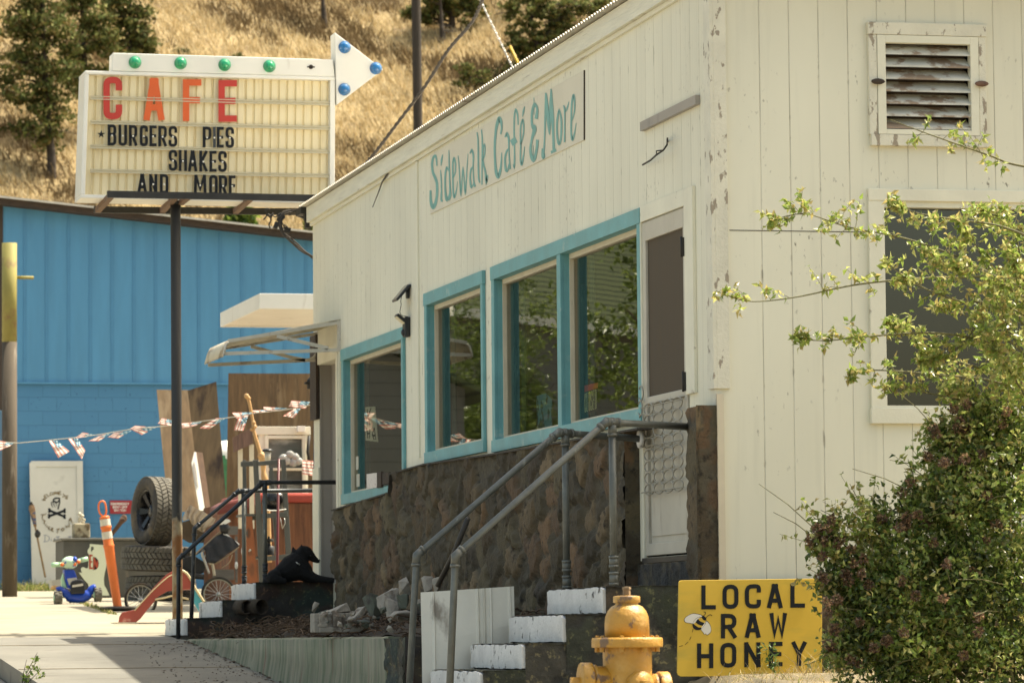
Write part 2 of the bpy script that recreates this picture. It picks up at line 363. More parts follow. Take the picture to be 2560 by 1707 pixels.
# ---------------- teal windows
gl = bpy.data.materials.new('window_glass'); gl.use_nodes = True; g = gl.node_tree; g.nodes.clear()
go = _n(g, 'ShaderNodeOutputMaterial'); gm = _n(g, 'ShaderNodeMixShader'); gt = _n(g, 'ShaderNodeBsdfTransparent'); gg = _n(g, 'ShaderNodeBsdfGlossy'); gf = _n(g, 'ShaderNodeFresnel')
gt.inputs[0].default_value = (.74,.78,.70,1); gg.inputs['Roughness'].default_value = .012; gg.inputs[0].default_value = (.95,.96,.88,1); gf.inputs[0].default_value = 1.85
gbp = _n(g, 'ShaderNodeBump'); gbp.inputs['Strength'].default_value = .012; gbp.inputs['Distance'].default_value = .01; gnz = _n(g, 'ShaderNodeTexNoise'); gnz.inputs['Scale'].default_value = 2.5; gnz.inputs['Detail'].default_value = 1
gtc = _n(g, 'ShaderNodeTexCoord'); g.links.new(gtc.outputs['Object'], gnz.inputs[0]); g.links.new(gnz.outputs[0], gbp.inputs['Height']); g.links.new(gbp.outputs[0], gg.inputs['Normal'])
g.links.new(gf.outputs[0], gm.inputs[0]); g.links.new(gt.outputs[0], gm.inputs[1]); g.links.new(gg.outputs[0], gm.inputs[2]); g.links.new(gm.outputs[0], go.inputs[0])
m_jambrefl = mat('dark_teal_reflection', (.035,.085,.09), .9, .2, 4)
XR, XG = .055, .066          # reveal depth, glass plane
def window(w, mull=None):
    ya, yb, za, zb = w; mb = MB(); c = CW
    mb.box(XO-.004, ya-.01, zb-c-.01, -.001, yb+.012, zb)                 # head
    mb.box(XO-.006, ya-.01, za, -.001, yb+.012, za+c)                 # sill board
    mb.box(XO, ya, za+c, -.001, ya+c*.8, zb-c-.01); mb.box(XO, yb-c, za+c, -.001, yb, zb-c-.01)
    if mull is not None: mb.box(XO, mull-.05, za+c, -.001, mull+.05, zb-c-.01)
    # reveals
    t = .015; ia, ib, ja, jb = ya+c*.8, yb-c, za+c, zb-c-.01
    mb.box(-.001, ib, ja, XR, ib+t, jb); mb.box(-.001, ia-t, ja, XR, ia, jb); mb.box(-.001, ia, jb, XR, ib, jb+t); mb.box(-.001, ia, ja-t, XR, ib, ja)
    if mull is not None: mb.box(-.001, mull-.05, ja, XG+.04, mull+.05, jb)
    fr = mb.build('window', m_teal, B, bevel=.003)
    spans = [(ia, ib)] if mull is None else [(ia, mull-.05), (mull+.05, ib)]
    for a, b in spans:
        k = MB(); s = .035; x0 = XR-.018
        k.box(x0, a, ja, x0+.05, a+s, jb); k.box(x0, b-.012, ja, XG+.02, b, jb); k.box(x0, a+s, jb-s, x0+.05, b-.012, jb); k.box(x0, a+s, ja, x0+.05, b-.012, ja+s*.7)
        k.build('inner_frame', m_tan, fr, bevel=.002)
        MB().add([(XG, a+s, ja+s*.7), (XG, b-.012, ja+s*.7), (XG, b-.012, jb-s), (XG, a+s, jb-s)], [(3, 2, 1, 0)]).build('pane', gl, fr)
        q = MB()       # teal jamb's reflection, put in as a dark strip behind the glass
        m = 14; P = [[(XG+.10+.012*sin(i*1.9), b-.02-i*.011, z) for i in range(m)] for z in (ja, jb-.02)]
        q.grid(P); q.build('jamb_reflection', m_jambrefl, fr)
    return fr
winA = window(WA); winD = window(WD)
ymul = (onX(XO, zR2(870, 900)).y+onX(XO, zR2(912, 900)).y)/2
winB = window(WB, ymul)
# ---------------- big front window
mb = MB(); c = .10; a, b, za, zb = WF
mb.box(a, -.028, zb-.07, b, 0, zb); mb.box(a, -.024, za+.09, a+.095, 0, zb-.07); mb.box(a-.006, -.034, za, b, 0, za+.09)
mb.box(b-.1, -.024, za+.09, b, 0, zb-.07)
fw_ = mb.build('window', m_cream, B, bevel=.003)
k = MB(); k.box(a+.095, -.008, zb-.105, b-.1, .10, zb-.07); k.box(a+.093, .02, za+.09, a+.105, .10, zb-.105); k.box(a+.095, -.02, za+.075, b-.1, .10, za+.105)
k.build('inner_frame', m_cream, fw_)
MB().add([(a+.1, .06, za+.1), (b-.1, .06, za+.1), (b-.1, .06, zb-.1), (a+.1, .06, zb-.1)], [(0, 1, 2, 3)]).build('pane', gl, fw_)
# ---------------- louvre vent
V = MB(); a, b, za, zb = VT
V.box(a-.004, -.036, zb-.072, b+.004, 0, zb); V.box(a+.008, -.036, za, b+.012, 0, za+.065)
V.box(a, -.03, za+.065, a+.05, 0, zb-.072); V.box(b-.045, -.03, za+.065, b, 0, zb-.072)
vent = V.build('louvre_vent', m_peel, B, bevel=.003)
V = MB(); ia, ib, ja, jb = a+.052, b-.047, za+.067, zb-.074
V.box(ia, -.034, ja, ia+.05, .02, jb); V.box(ib-.05, -.034, ja, ib, .02, jb); V.box(ia+.05, -.034, jb-.045, ib-.05, .02, jb); V.box(ia+.05, -.034, ja, ib-.05, .02, ja+.03)
V.build('louvre_frame', m_cream, vent, bevel=.002)
m_slat = mat('louvre_slat_paint', (.60,.58,.49), .7, .1, 6, dirt=(.30,.22,.15), dscale=(5,5,9), dthr=(.50,.56))
V = MB(); n = 7; h = (jb-.045-ja-.03)/n
for i in range(n):
    z = ja+.03+h*i; V.hexa([(ia+.05, -.028, z+.004), (ib-.05, -.028, z+.004), (ib-.05, .055, z+h*.86), (ia+.05, .055, z+h*.86)], (0, .003, .011))
V.build('slat', m_slat, vent)
V = MB(); V.box(ia+.05, .075, ja, ib-.05, .08, jb); V.build('vent_backing', m_wooddark, vent)
for x in (ia-.005, ib+.01):
    V = MB(); V.blob((x, -.052, (za+zb)/2+.01), (.042, .014, .017), 6, .06, seed=3); V.build('turn_button', m_wooddark if x < ia else mat('brown_turn_button', (.16,.09,.06), .8, .3, 20), vent)
# ---------------- storm door
ya, yb, za, zb = DR
mb = MB(); yl = onX(-.02, zS(62, 900)).y; yr = onX(-.02, zS(290, 900)).y
mb.box(-.022, yb, -.02, 0, yl, zb+.10); mb.box(-.022, yr, .93, 0, ya, zb+.10); mb.box(-.022, ya, zb, 0, yb, zb+.10)
mb.box(.0, ya-.01, -.05, .1, ya, zb); mb.box(0, yb, -.05, .1, yb+.01, zb)
dc = mb.build('door_casing', m_cream, B, bevel=.003)
m_alu = mat('storm_door_paint', (.52,.49,.41), .5, .06, 5, dirt=(.30,.26,.2), dscale=(8,8,2), dthr=(.6,.8))
mb = MB(); s = .075; xm = -.012
zm1 = onX(0, zS(190, 785)).z; zm0 = onX(0, zS(190, 815)).z; zp = onX(0, zS(180, 1395)).z
mb.box(xm, ya+.004, .01, .025, ya+s*.8, zb-.005); mb.box(xm, yb-s, .01, .025, yb-.004, zb-.005)
mb.box(xm, ya+s*.8, zb-.12, .025, yb-s, zb-.005); mb.box(xm, ya+s*.8, zm0, .025, yb-s, zm1); mb.box(xm, ya+s*.8, .01, .025, yb-s, zp)
door = mb.build('door', m_alu, B, bevel=.004)
m_screen = mat('door_screen', (.070,.050,.028), .75, .12, 3, stretch=(1,6,.6))
mb = MB(); mb.box(.004, ya+s*.8, zm1, .008, yb-s, zb-.12); mb.build('screen', m_screen, door)
mb = MB(); mb.box(.006, ya+s*.8, zp, .02, yb-s, zm0); mb.box(-.002, ya+s+.01, zp+.04, .006, yb-s-.03, zm0-.03); mb.build('kick_panel', m_alu, door, bevel=.003)
# scroll guard: rings on rails
mb = MB(); gy0, gy1 = ya+.03, yb-.085; gz1 = zm0-.0; nrow = 8; nc = 4; rz = .052
gz0 = onX(0, zS(160, 1200)).z; rz = (gz1-gz0)/nrow/2; ry = (gy1-gy0)/nc/2
for r in range(nrow):
    for c_ in range(nc):
        cy = gy0+ry*(2*c_+1); cz = gz0+rz*(2*r+1)
        mb.tube([(-.035, cy+ry*cos(t), cz+rz*.98*sin(t)) for t in np.linspace(0, 2*pi, 17)[:-1]], .0045, 5, closed=True)
for r in range(nrow-1):
    for c_ in range(nc-1):
        cy = gy0+ry*2*(c_+1); cz = gz0+rz*2*(r+1)
        mb.tube([(-.034, cy+ry*.42*(1+.5*cos(4*t))*cos(t), cz+rz*.42*(1+.5*cos(4*t))*sin(t)) for t in np.linspace(0, 2*pi, 25)[:-1]], .0035, 4, closed=True)
for z in (gz1-.02, (gz0+gz1)/2+.02, gz0+.02): mb.tube([(-.04, ya+.0, z), (-.04, yb-.03, z)], .004, 5)
for y_, z_ in ((yb-.02, gz1+.07), (yb-.0, gz1-.02), (yb-.02, gz1-.1)):
    mb.tube([(-.035, y_+.05*cos(t), z_+.045*sin(t)) for t in np.linspace(.6, 2*pi-.6, 14)], .004, 5)
mb.build('scroll_guard', mat('guard_metal', (.36,.34,.28), .45, .15, 20, metal=.4), door)
for zq in (zS(250, 190), zS(255, 740)):
    q = onX(-.02, zq); mb = MB(); mb.box(-.035, ya-.012, q.z-.055, -.012, ya+.014, q.z+.055); mb.tube([(-.036, ya, q.z-.06), (-.036, ya, q.z+.06)], .008, 6); mb.build('hinge', m_dark, door)
mb = MB(); mb.box(-.03, ya-.02, -.035, .05, yb+.02, -.004); mb.build('door_sill', m_dark, B)
# ---------------- far doorway with grey reveal
ya, yb, za, zb = D1
m_greydoor = mat('grey_door_paint', (.34,.31,.27), .6, .06, 3, dirt=(.2,.19,.18), dscale=(6,6,1), dthr=(.6,.8))
mb = MB(); mb.box(0.0, yb-.002, 0, .125, yb+.02, zb); mb.box(.10, ya, .0, .125, yb-.002, zb); mb.box(.0, yb-.012, 0, .012, yb-.002, zb)
mb.build('door', m_greydoor, B)
mb = MB(); mb.box(-.02, ya-.13, 0, 0, ya, zb+.13); mb.box(-.022, ya, zb, 0, yb, zb+.13); mb.box(-.018, yb, -.05, 0, YE, 1.0); mb.box(-.02, ya-.10, .0, -.03, ya-.03, zb+.1)
mb.build('door_casing', m_cream, B, bevel=.003)
mb = MB(); mb.box(-.03, yb+.02, 1.42, -.002, YE+.02, 2.15); mb.build('weathered_plank', m_wooddark, B)
# ---------------- stone base
PAL = [(0.065, 0.048, 0.027), (0.101, 0.07, 0.034), (0.164, 0.1, 0.05), (0.113, 0.09, 0.051), (0.182, 0.131, 0.069), (0.084, 0.066, 0.035), (0.129, 0.081, 0.043), (0.066, 0.052, 0.029), (0.109, 0.087, 0.046)]
def stonework(mb, s0, s1, zlo, zhi, mp, cs=(.30,.19), step=.022, amp=.035, seed=1, mortar=(.10,.085,.055), pal=PAL):
    r = np.random.default_rng(seed); zmax = max(zhi(s) for s in np.linspace(s0, s1, 40))
    ns, nz = int((s1-s0)/cs[0])+3, int((zmax-zlo)/cs[1])+3
    seeds = []; cols = []; offs = []
    for i in range(-1, ns):
        for j in range(-1, nz):
            if r.uniform() < .18: continue
            seeds.append((s0+(i+.5*(j % 2)+r.uniform(-.5, .5))*cs[0], zlo+(j+r.uniform(-.5, .5))*cs[1])); cols.append(pal[r.integers(len(pal))]); offs.append(r.uniform(-.5, 1))
    S = np.array(seeds); CC = np.array(cols)*r.uniform(.75, 1.25, (len(cols), 1)); OF = np.array(offs); MO = np.array(mortar)
    n = int((s1-s0)/step)+1; m = max(4, int((zmax-zlo)/step)+1)
    ph = r.uniform(0, 6, 6); b = len(mb.v); cc = []
    for j in range(m+1):
        for i in range(n+1):
            s = lerp(s0, s1, i/n); z = lerp(zlo, zhi(s), j/m)
            ws = s+.045*sin(z*17+ph[0])+.03*sin(s*29+z*13+ph[1])+.012*sin(z*71+s*19); wz = z+.03*sin(s*17+ph[2])+.015*sin(s*53+z*31)
            d = np.sqrt(((S[:, 0]-ws)/cs[0])**2+((S[:, 1]-wz)/cs[1])**2); k = np.argpartition(d, 1)[:2]; k = k[np.argsort(d[k])]
            e = min(1, (d[k[1]]-d[k[0]])/.30); e = e*e*(3-2*e)
            h = amp*(e*.35+.30*OF[k[0]]*e)+.005*sin(s*60+z*40+OF[k[0]]*9)*sin(z*90-s*31)+r.uniform(-.003, .003)
            mb.v.append(tuple(mp(s, z, h))); mb.c.append(tuple(MO*(1-e)+CC[k[0]]*e))
    fs = [(b+j*(n+1)+i, b+j*(n+1)+i+1, b+(j+1)*(n+1)+i+1, b+(j+1)*(n+1)+i) for j in range(m) for i in range(n)]
    mb.f += fs; mb.sm += [True]*len(fs)
    return mb
def fixsm(mb): mb.sm = [True]*len(mb.f); return mb
tp = [onX(-.12, D_(*p)) for p in ((763, 1170), (893, 1130), (897, 1086), (975, 1064), (1125, 1042), (1467, 982))]
tp = sorted([(q.y, q.z) for q in tp])
def stop(y):
    if y <= tp[0][0]: return tp[0][1]
    for (a, za), (b, zb) in zip(tp, tp[1:]):
        if y <= b: return za+(zb-za)*(y-a)/(b-a+1e-9)
    return tp[-1][1]
ysr = onX(-.12, D_(763, 1250)).y; ysl = yl+.004
mb = MB(); stonework(mb, ysl, ysr, -.62, stop, lambda s, z, h: (-.085-h, s, z), cs=(.27,.20), step=.024, seed=4, amp=.085)
stonework(mb, -.115, 0, -.62, lambda s: stop(ysl), lambda s, z, h: (s, ysl-h*.5, z), cs=(.16,.22), step=.024, seed=6, amp=.02)
stonework(mb, -.09, 0, -.62, lambda s: stop(ysr), lambda s, z, h: (s, ysr+.0+h*.3, z), cs=(.2,.2), step=.03, seed=5)
fixsm(mb); mb.build('stone_base', m_stone, B)
mb = MB(); mb.hexa([(-.085, ysl, -.62), (-.085, ysr, -.62), (-.085, ysr, stop(ysr)-.03), (-.085, ysl, stop(ysl)-.0)], (.083, 0, 0))
for a, b in zip(tp, tp[1:]): mb.hexa([(-.13, a[0], a[1]-.012), (-.13, b[0], b[1]-.012), (-.002, b[0], b[1]-.005), (-.002, a[0], a[1]-.005)], (0, 0, .012))
mb.build('mortar_core', mat('mortar', (.075,.066,.052), 1, .3, 12, bump=1), B)
# stone pier right of the door
mb = MB(); pzt = onX(-.1, D_(1600, 940)).z; yp = onX(-.12, (1714, 1200)).y
stonework(mb, -.02, yp, -.2, lambda s: pzt+.015, lambda s, z, h: (-.105-h, s, z), cs=(.3,.26), step=.025, seed=8, amp=.03)
stonework(mb, -.128, .0, -.2, lambda s: pzt+.02, lambda s, z, h: (s, -.012-h*.6, z), cs=(.10,.3), step=.02, seed=9, amp=.02)
fixsm(mb); mb.build('stone_pier', m_stone, B)
mb = MB(); mb.box(-.10, -.008, -.2, -.002, yp, pzt+.012); mb.build('pier_core', bpy.data.materials['mortar'], B)
mb = MB(); stonework(mb, yp, 1.75, -.2, lambda s: -.04, lambda s, z, h: (-.035-h, s, z), cs=(.22,.3), step=.02, seed=10, amp=.015, pal=[(.04,.04,.038), (.05,.048,.045)]); fixsm(mb); mb.build('threshold_stone', m_stone, B)
# board edge at the pier and front foundation
mb = MB(); mb.box(-.004, -.03, -.3, .035, -.001, .9); mb.build('edge_strip', m_tan, B)
mb = MB(); stonework(mb, .0, 6.0, -1.35, lambda s: -.16, lambda s, z, h: (s, -.03-h, z), cs=(.34,.24), step=.035, seed=11, amp=.03); fixsm(mb); mb.build('stone_base', m_stone, B)
# ================================================================== STEPS, PLANTER, RAILS
m_stepstone = mat('step_stone', (1,1,1), .9, .3, 12, bump=1, bscale=30, tone=True, col2=(.6,.65,.48), c2thr=(.55,.7), c2scale=6, dirt=(2.0,1.85,1.3), dscale=(26,26,26), dthr=(.57,.64))
DPAL = [(.06,.057,.045), (.085,.078,.06), (.13,.12,.085), (.07,.075,.05), (.10,.075,.05)]
GPAL = [(.035,.05,.042), (.055,.035,.028), (.04,.055,.048), (.05,.045,.04)]
def steps(name, label, xs, zs, ya, yb, pal, seed):
    """xs: riser x positions from the house outwards, zs: tread heights from the landing down"""
    t = thing(name, label, 'steps', (xs[0], (ya+yb)/2, zs[0]))
    mb = MB(); r = random.Random(seed)
    x_in = -.0
    for i, (x, z) in enumerate(zip(xs, zs)):
        zl = zs[i+1] if i+1 < len(zs) else zg(ya)-.05
        mb.box(x+.012, ya+.02, z-.6, x_in, yb, z-.03); x_in = x+.012
    mb.build('step_core', bpy.data.materials['mortar'], t)
    mb = MB()
    zlo = zg(ya)-.1
    def tops(s):
        for x, z in zip(xs, zs):
            if s >= x: return z-.012+.004*sin(s*40)
        return zs[-1]
    xin = 0.0
    for x, z in zip(xs, zs):
        stonework(mb, x, xin, zlo, lambda s, z=z: z-.004, lambda s, zz, h: (s, ya-h*.7+.01, zz), cs=(.24,.2), step=.022, seed=seed+int(-x*100), amp=.022, pal=pal, mortar=(.05,.048,.04))
        # tread
        stonework(mb, ya+.0, yb, x, lambda s, xin=xin: xin, lambda s, zz, h, z=z: (zz, s, z-.012+h*.5), cs=(.3,.25), step=.03, seed=seed+7, amp=.02, pal=pal)
        xin = x
    mb.build('step_stonework', m_stepstone, t)
    for i, (x, z) in enumerate(zip(xs, zs)):
        zl = zs[i+1]-.004 if i+1 < len(zs) else z-.155
        m = MB(); P = []; n = 26; r = random.Random(seed*9+i)
        # ragged painted riser slab
        top = [z-.012+r.uniform(-.007, .003) for _ in range(n+1)]; bot = [zl+.006+r.uniform(-.003, .004) for _ in range(n+1)]
        top[0] -= .01; top[-1] -= .008
        for row in range(5):
            P.append([(x-.014-.002*sin(k*1.7+row*2)-(.004 if 0 < k < n and 0 < row < 4 else 0), lerp(ya+.02, yb-.03, k/n), lerp(bot[k], top[k], row/4)) for k in range(n+1)])
        m.grid(P)
        m.grid([[(x+.02, p[1], p[2]) for p in P[0]], P[0]]); m.grid([P[-1], [(x+.02, p[1], p[2]) for p in P[-1]]])
        m.grid([[(x+.02, p[0][1], p[0][2]) for p in P], [p[0] for p in P]], smooth=False)
        m.build('painted_riser', m_whitepaint, t)
    return t
Y2 = .05
f2 = lambda x, y: onY(Y2, D_(x, y))
xs = [f2(1392, 1370).x, f2(1300, 1435).x, f2(1207, 1500).x, f2(1110, 1550).x]; d_ = (xs[0]-xs[-1])/3; xs += [xs[-1]-d_, xs[-1]-2*d_]
zs = [f2(1392, 1343).z, f2(1300, 1408).z, f2(1207, 1475).z, f2(1110, 1537).z]; d_ = (zs[0]-zs[-1])/3; zs += [zs[-1]-d_, zs[-1]-2*d_]
steps('stone_steps', 'near stone steps with white painted risers climbing to the storm door', xs, zs, Y2, Y2+1.38, DPAL, 21)
LZ = zs[0]
mb = MB(); mb.box(-.0, -.02, LZ-.8, .0, .0, LZ)
Y1 = onX(0, (833, 1400)).y
f1 = lambda x, y: onY(Y1, D_(x, y))
xs1 = [f1(588, 1360).x, f1(511, 1395).x, f1(431, 1435).x]
zs1 = [f1(600, 1335).z+.0, f1(540, 1376).z, f1(460, 1417).z]
ST1W = 1.22
steps('stone_steps', 'far stone steps with white painted risers beside the lying black dog', xs1, zs1, Y1, Y1+ST1W, GPAL, 31)
# planter
ZP = -.462; PX = -1.3
yA, yB = 3.1, Y1-.02
mb = MB()
r = random.Random(3); ys = np.linspace(yB, yA, 60); P = [[], [], [], []]
for y in ys:
    j = .008*sin(y*5)+.005*sin(y*13)
    P[0].append((PX-.03+j, y, zg(y)-.05)); P[1].append((PX+j*.5, y, (zg(y)+ZP)/2)); P[2].append((PX+j, y, ZP-.012)); P[3].append((PX+.05, y, ZP+.004*sin(y*17)))
mb.grid(P); mb.grid([P[3], [(PX+.17, y, ZP) for y in ys], [(PX+.18, y, ZP-.15) for y in ys]])
mb.hexa([(PX-.03, yA, -1.2), (PX+.17, yA, -1.2), (PX+.17, yA, ZP), (PX+.01, yA, ZP)], (0, .02, 0))
pl = mb.build('retaining_wall', m_moss); tag(pl, 'low mossy concrete retaining wall rising along the shaded sidewalk', 'wall')
mb = MB(); stonework(mb, PX-.0, -.1, -1.25, lambda s: ZP-.0, lambda s, z, h: (s, 2.55-h, z), cs=(.35,.16), step=.03, seed=51, amp=.03, pal=GPAL)
stonework(mb, 2.55, 3.1, -1.25, lambda s: ZP-.01, lambda s, z, h: (PX-.0-h, s, z), cs=(.3,.15), step=.025, seed=52, amp=.035, pal=GPAL+DPAL)
tag(mb.build('stone_wall', m_stepstone), 'dark stacked stone end of the planter beside the near steps', 'wall')
mb = MB(); P = []
rg = np.random.default_rng(5)
for y in np.linspace(1.5, yB+.0, 120):
    row = []
    for i, x in enumerate(np.linspace(PX+.16, -.10, 18)):
        h = .05*sin(y*3.1+x*4)+.03*sin(y*9+x*7)+rg.normal(0, .012)
        h = h*min(1, (x-PX-.16)/.15+.2)+.02+.13*max(0, (x+.7))*(.7+.3*sin(y*2.2))
        row.append((x, y, ZP+h-.02 if y > 2.6 else ZP-.2+h))
    P.append(row)
mb.grid(P); o = mb.build('planter_soil', m_soil); structure(o)
# dead roots on the planter
m_root = mat('dead_roots', (.105,.068,.042), 1, .4, 9)
mb = MB(); rr = random.Random(9)
for i in range(1500):
    y = rr.uniform(5.6, yB-.1) if i < 1250 else rr.uniform(2.8, 6); x = rr.uniform(PX+.05, -.25); z = ZP+.03+.04*sin(y*3.1+x*4)+.10*max(0, x+.9)+rr.uniform(-.02, .07)
    a = rr.uniform(0, 6.3); l = rr.uniform(.05, .2); w = rr.uniform(.003, .008); k = rr.uniform(-1.4, 1.4)
    pts = [(x+cos(a+k*t)*l*t, y+sin(a+k*t)*l*t, z+.10*t*(1-t)*rr.uniform(.3, 1.6)-.03*t) for t in (0, .33, .66, 1)]
    mb.tube(pts, [w, w*.9, w*.6, w*.3], 3, cap=False)
o = mb.build('dead_roots', m_root); tag(o, 'matted dry brown roots spread over the planter soil', 'roots', kind='stuff')
mb = MB(); rr = random.Random(19)
for i in range(520):
    y = rr.uniform(4.2, 11.3); u = rr.random()**2.2; x = PX-.02-u*1.1*(1.15-.06*y); z = zg(y)+.002; s_ = rr.uniform(.004, .016)*(1.6 if u < .1 else 1); a = rr.uniform(0, 3.1)
    mb.add([(x+s_*cos(a+q)*rr.uniform(.6, 1.3), y+s_*sin(a+q)*rr.uniform(.8, 2), z+(.006 if q else .001)) for q in (0, 2.1, 4.2)]+[(x, y, z+s_*.5)], [(0,1,3), (1,2,3), (2,0,3)])
tag(mb.build('leaf_litter', m_root), 'dark dry litter strewn on the shaded sidewalk along the retaining wall', 'litter', kind='stuff')
# rubble pieces
m_rub = mat('rubble_concrete', (.30,.28,.24), .95, .15, 6, bump=.8, bscale=30, dirt=(.12,.10,.08), dscale=(6,6,6), dthr=(.52,.62))
m_rubg = mat('rubble_green_grey', (.10,.115,.09), .95, .2, 6, bump=.8, bscale=30, dirt=(.05,.045,.04), dscale=(7,7,7), dthr=(.5,.62))
zc = zm(480, 1380, 620/2352)
def chunk(mb, c, sz, seed, cuts=10):
    r = random.Random(seed); bm = bmesh.new()
    M = Matrix.Rotation(r.uniform(-.5, .5), 4, 'X')@Matrix.Rotation(r.uniform(-.5, .5), 4, 'Y')@Matrix.Rotation(r.uniform(0, 3), 4, 'Z')
    for _ in range(16):
        p = Vector([max(-.5, min(.5, r.uniform(-.75, .75))) for _ in range(3)]); bm.verts.new((p.x*sz[0], p.y*sz[1], p.z*sz[2]))
    g = bmesh.ops.convex_hull(bm, input=bm.verts[:]); bmesh.ops.delete(bm, geom=[v for v in bm.verts if not v.link_faces], context='VERTS')
    bmesh.ops.triangulate(bm, faces=bm.faces[:]); bmesh.ops.subdivide_edges(bm, edges=bm.edges[:], cuts=2, use_grid_fill=True)
    for v in bm.verts: v.co += Vector((r.uniform(-1, 1), r.uniform(-1, 1), r.uniform(-1, 1)))*min(sz)*.03
    bm.verts.index_update()
    mb.add([M@v.co+Vector(c) for v in bm.verts], [tuple(v.index for v in f.verts) for f in bm.faces]); bm.free()
RB = [((1165,520),(.035,.03,.07),0,5.4,'cream wedge shaped rubble piece standing at the left of the heap'),
      ((1380,560),(.15,.09,.08),0,5.0,'pale broken rubble piece just above the notched block'),
      ((1560,600),(.16,.09,.06),0,4.9,'flat rubble slab lying right of the pale broken piece'),
      ((1730,545),(.16,.10,.17),1,4.7,'dark green grey upright slab in the middle of the rubble'),
      ((1860,460),(.16,.08,.17),0,4.5,'tilted pale slab leaning over the green grey slab'),
      ((1900,530),(.07,.07,.19),0,4.4,'long narrow light slab leaning to the right in the heap'),
      ((2010,330),(.09,.07,.10),0,4.3,'cracked whitish chunk on top of the rubble heap'),
      ((2010,480),(.15,.09,.10),1,4.2,'dark chunk wedged under the whitish top chunk'),
      ((2140,490),(.09,.06,.05),0,4.1,'small pale slab beside the handrail post'),
      ((2240,300),(.06,.05,.11),0,3.9,'upright light rubble piece right of the handrail post'),
      ((2340,310),(.07,.05,.10),0,3.6,'rubble piece standing just above the metal sheet'),
      ((1990,600),(.15,.10,.07),0,4.0,'low brownish chunk at the right foot of the heap'),
      ((1880,735),(.04,.03,.05),0,3.6,'tiny white rubble shard on the planter edge'),
      ((1600,655),(.22,.12,.05),1,4.8,'dark slab under the middle of the rubble heap'),
      ((1270,600),(.12,.08,.05),1,5.2,'dark rubble lump behind the notched block'),
      ((2200,560),(.16,.12,.1),1,3.9,'dark lump behind the near handrail post')]
for i, (p, sz, g, Y, lab) in enumerate(RB):
    q = onY(Y, zc(*p)); mb = MB(); chunk(mb, (q.x, q.y, q.z-.0), sz, 40+i)
    tag(mb.build('rubble_chunk', m_rubg if g else m_rub), lab, 'rubble', 'broken masonry chunks heaped on the planter')
rr = random.Random(77)
for i in range(30):
    x, y = rr.choice([(1900,600),(2050,560),(2250,420),(1650,660),(1450,640),(1300,640),(2150,640)]); q = onY(rr.uniform(3.7, 5.2), zc(x+rr.uniform(-110, 110), y+rr.uniform(-70, 60))); s_ = rr.uniform(.02, .055)
    mb = MB(); chunk(mb, (q.x, q.y, max(q.z, ZP+.02)), (s_, s_*.8, s_*.7), 300+i)
    tag(mb.build('rubble_scrap', rr.choice([m_rub, m_rub, m_rubg])), 'small broken masonry scrap lying among the larger rubble chunks', 'rubble', 'small masonry scraps in the rubble heap')
# broken notched block (fluted cinder block)
mb = MB(); Yb = 4.9; a = onY(Yb, zc(1168, 760)); b = onY(Yb, zc(1700, 640)); w = b.x-a.x
mb.box(a.x, Yb+.03, a.z, b.x, Yb+.19, a.z+.13); mb.box(a.x+.03, Yb, a.z, b.x, Yb+.03, a.z+.035)
for k in range(4): mb.box(a.x+.03+w*.25*k, Yb-.002, a.z+.035, a.x+.03+w*.25*k+w*.15, Yb+.03, a.z+.125-.01*k)
tag(mb.build('notched_block', m_rub, bevel=.006), 'broken notched cinder block on the planter edge', 'block')
# clay drain pipe stub lying on the far steps
q = onY(Y1-.12, zc(600, 520)); mb = MB(); n = 20
for R0, R1 in ((.068, .06),):
    M = Matrix.Translation((q.x, Y1-.16, q.z))@Matrix.Rotation(R_(90), 4, 'X')@Matrix.Rotation(R_(24), 4, 'Y')
    mb.lathe([(R1, -.09), (R0, -.09), (R0, .09), (R1, .09), (R1, -.09)], M, n, cap=False)
tag(mb.build('pipe_stub', m_soil), 'short dark pipe stub lying against the far steps', 'pipe')
q = onY(Y1-.16, zc(490, 520)); mb = MB()
M = Matrix.Translation((q.x, Y1-.12, q.z))@Matrix.Rotation(R_(90), 4, 'X')@Matrix.Rotation(R_(20), 4, 'Y'); mb.lathe([(.052, -.07), (.062, -.07), (.062, .07), (.052, .07), (.052, -.07)], M, n, cap=False)
tag(mb.build('pipe_stub', m_soil), 'second pipe stub just left of the short dark pipe stub', 'pipe')
# -------- pipe handrails
def rail(label, grp, m, segs, fits, flange=None, r=.0215):
    t = thing('pipe_handrail', label, 'handrail', tuple(segs[0][0]), grp)
    for i, s in enumerate(segs):
        mb = MB(); mb.tube(s, r, 12); mb.build('rail_bar' if i == 0 else 'rail_post', m if i == 0 else m_pipe, t)
    for f in fits:
        mb = MB(); mb.tube(f, r*1.2, 12)
        for e in (0, -1):
            a, b = Vector(f[e]), Vector(f[e+1 if e == 0 else e-1]); d = (b-a).normalized(); mb.tube([a-d*.004, a+d*.012], r*1.34, 12)
        mb.build('pipe_fitting', m, t)
    if flange:
        c, n = flange; mb = MB(); mb.tube([c, Vector(c)+Vector(n)*.02], .055, 20); mb.build('flange', m_whitepaint, t)
    return t
def cut(a, b, l): a = Vector(a); b = Vector(b); return a+(b-a).normalized()*l
DD = lambda Y, x, y: onY(Y, D_(x, y))
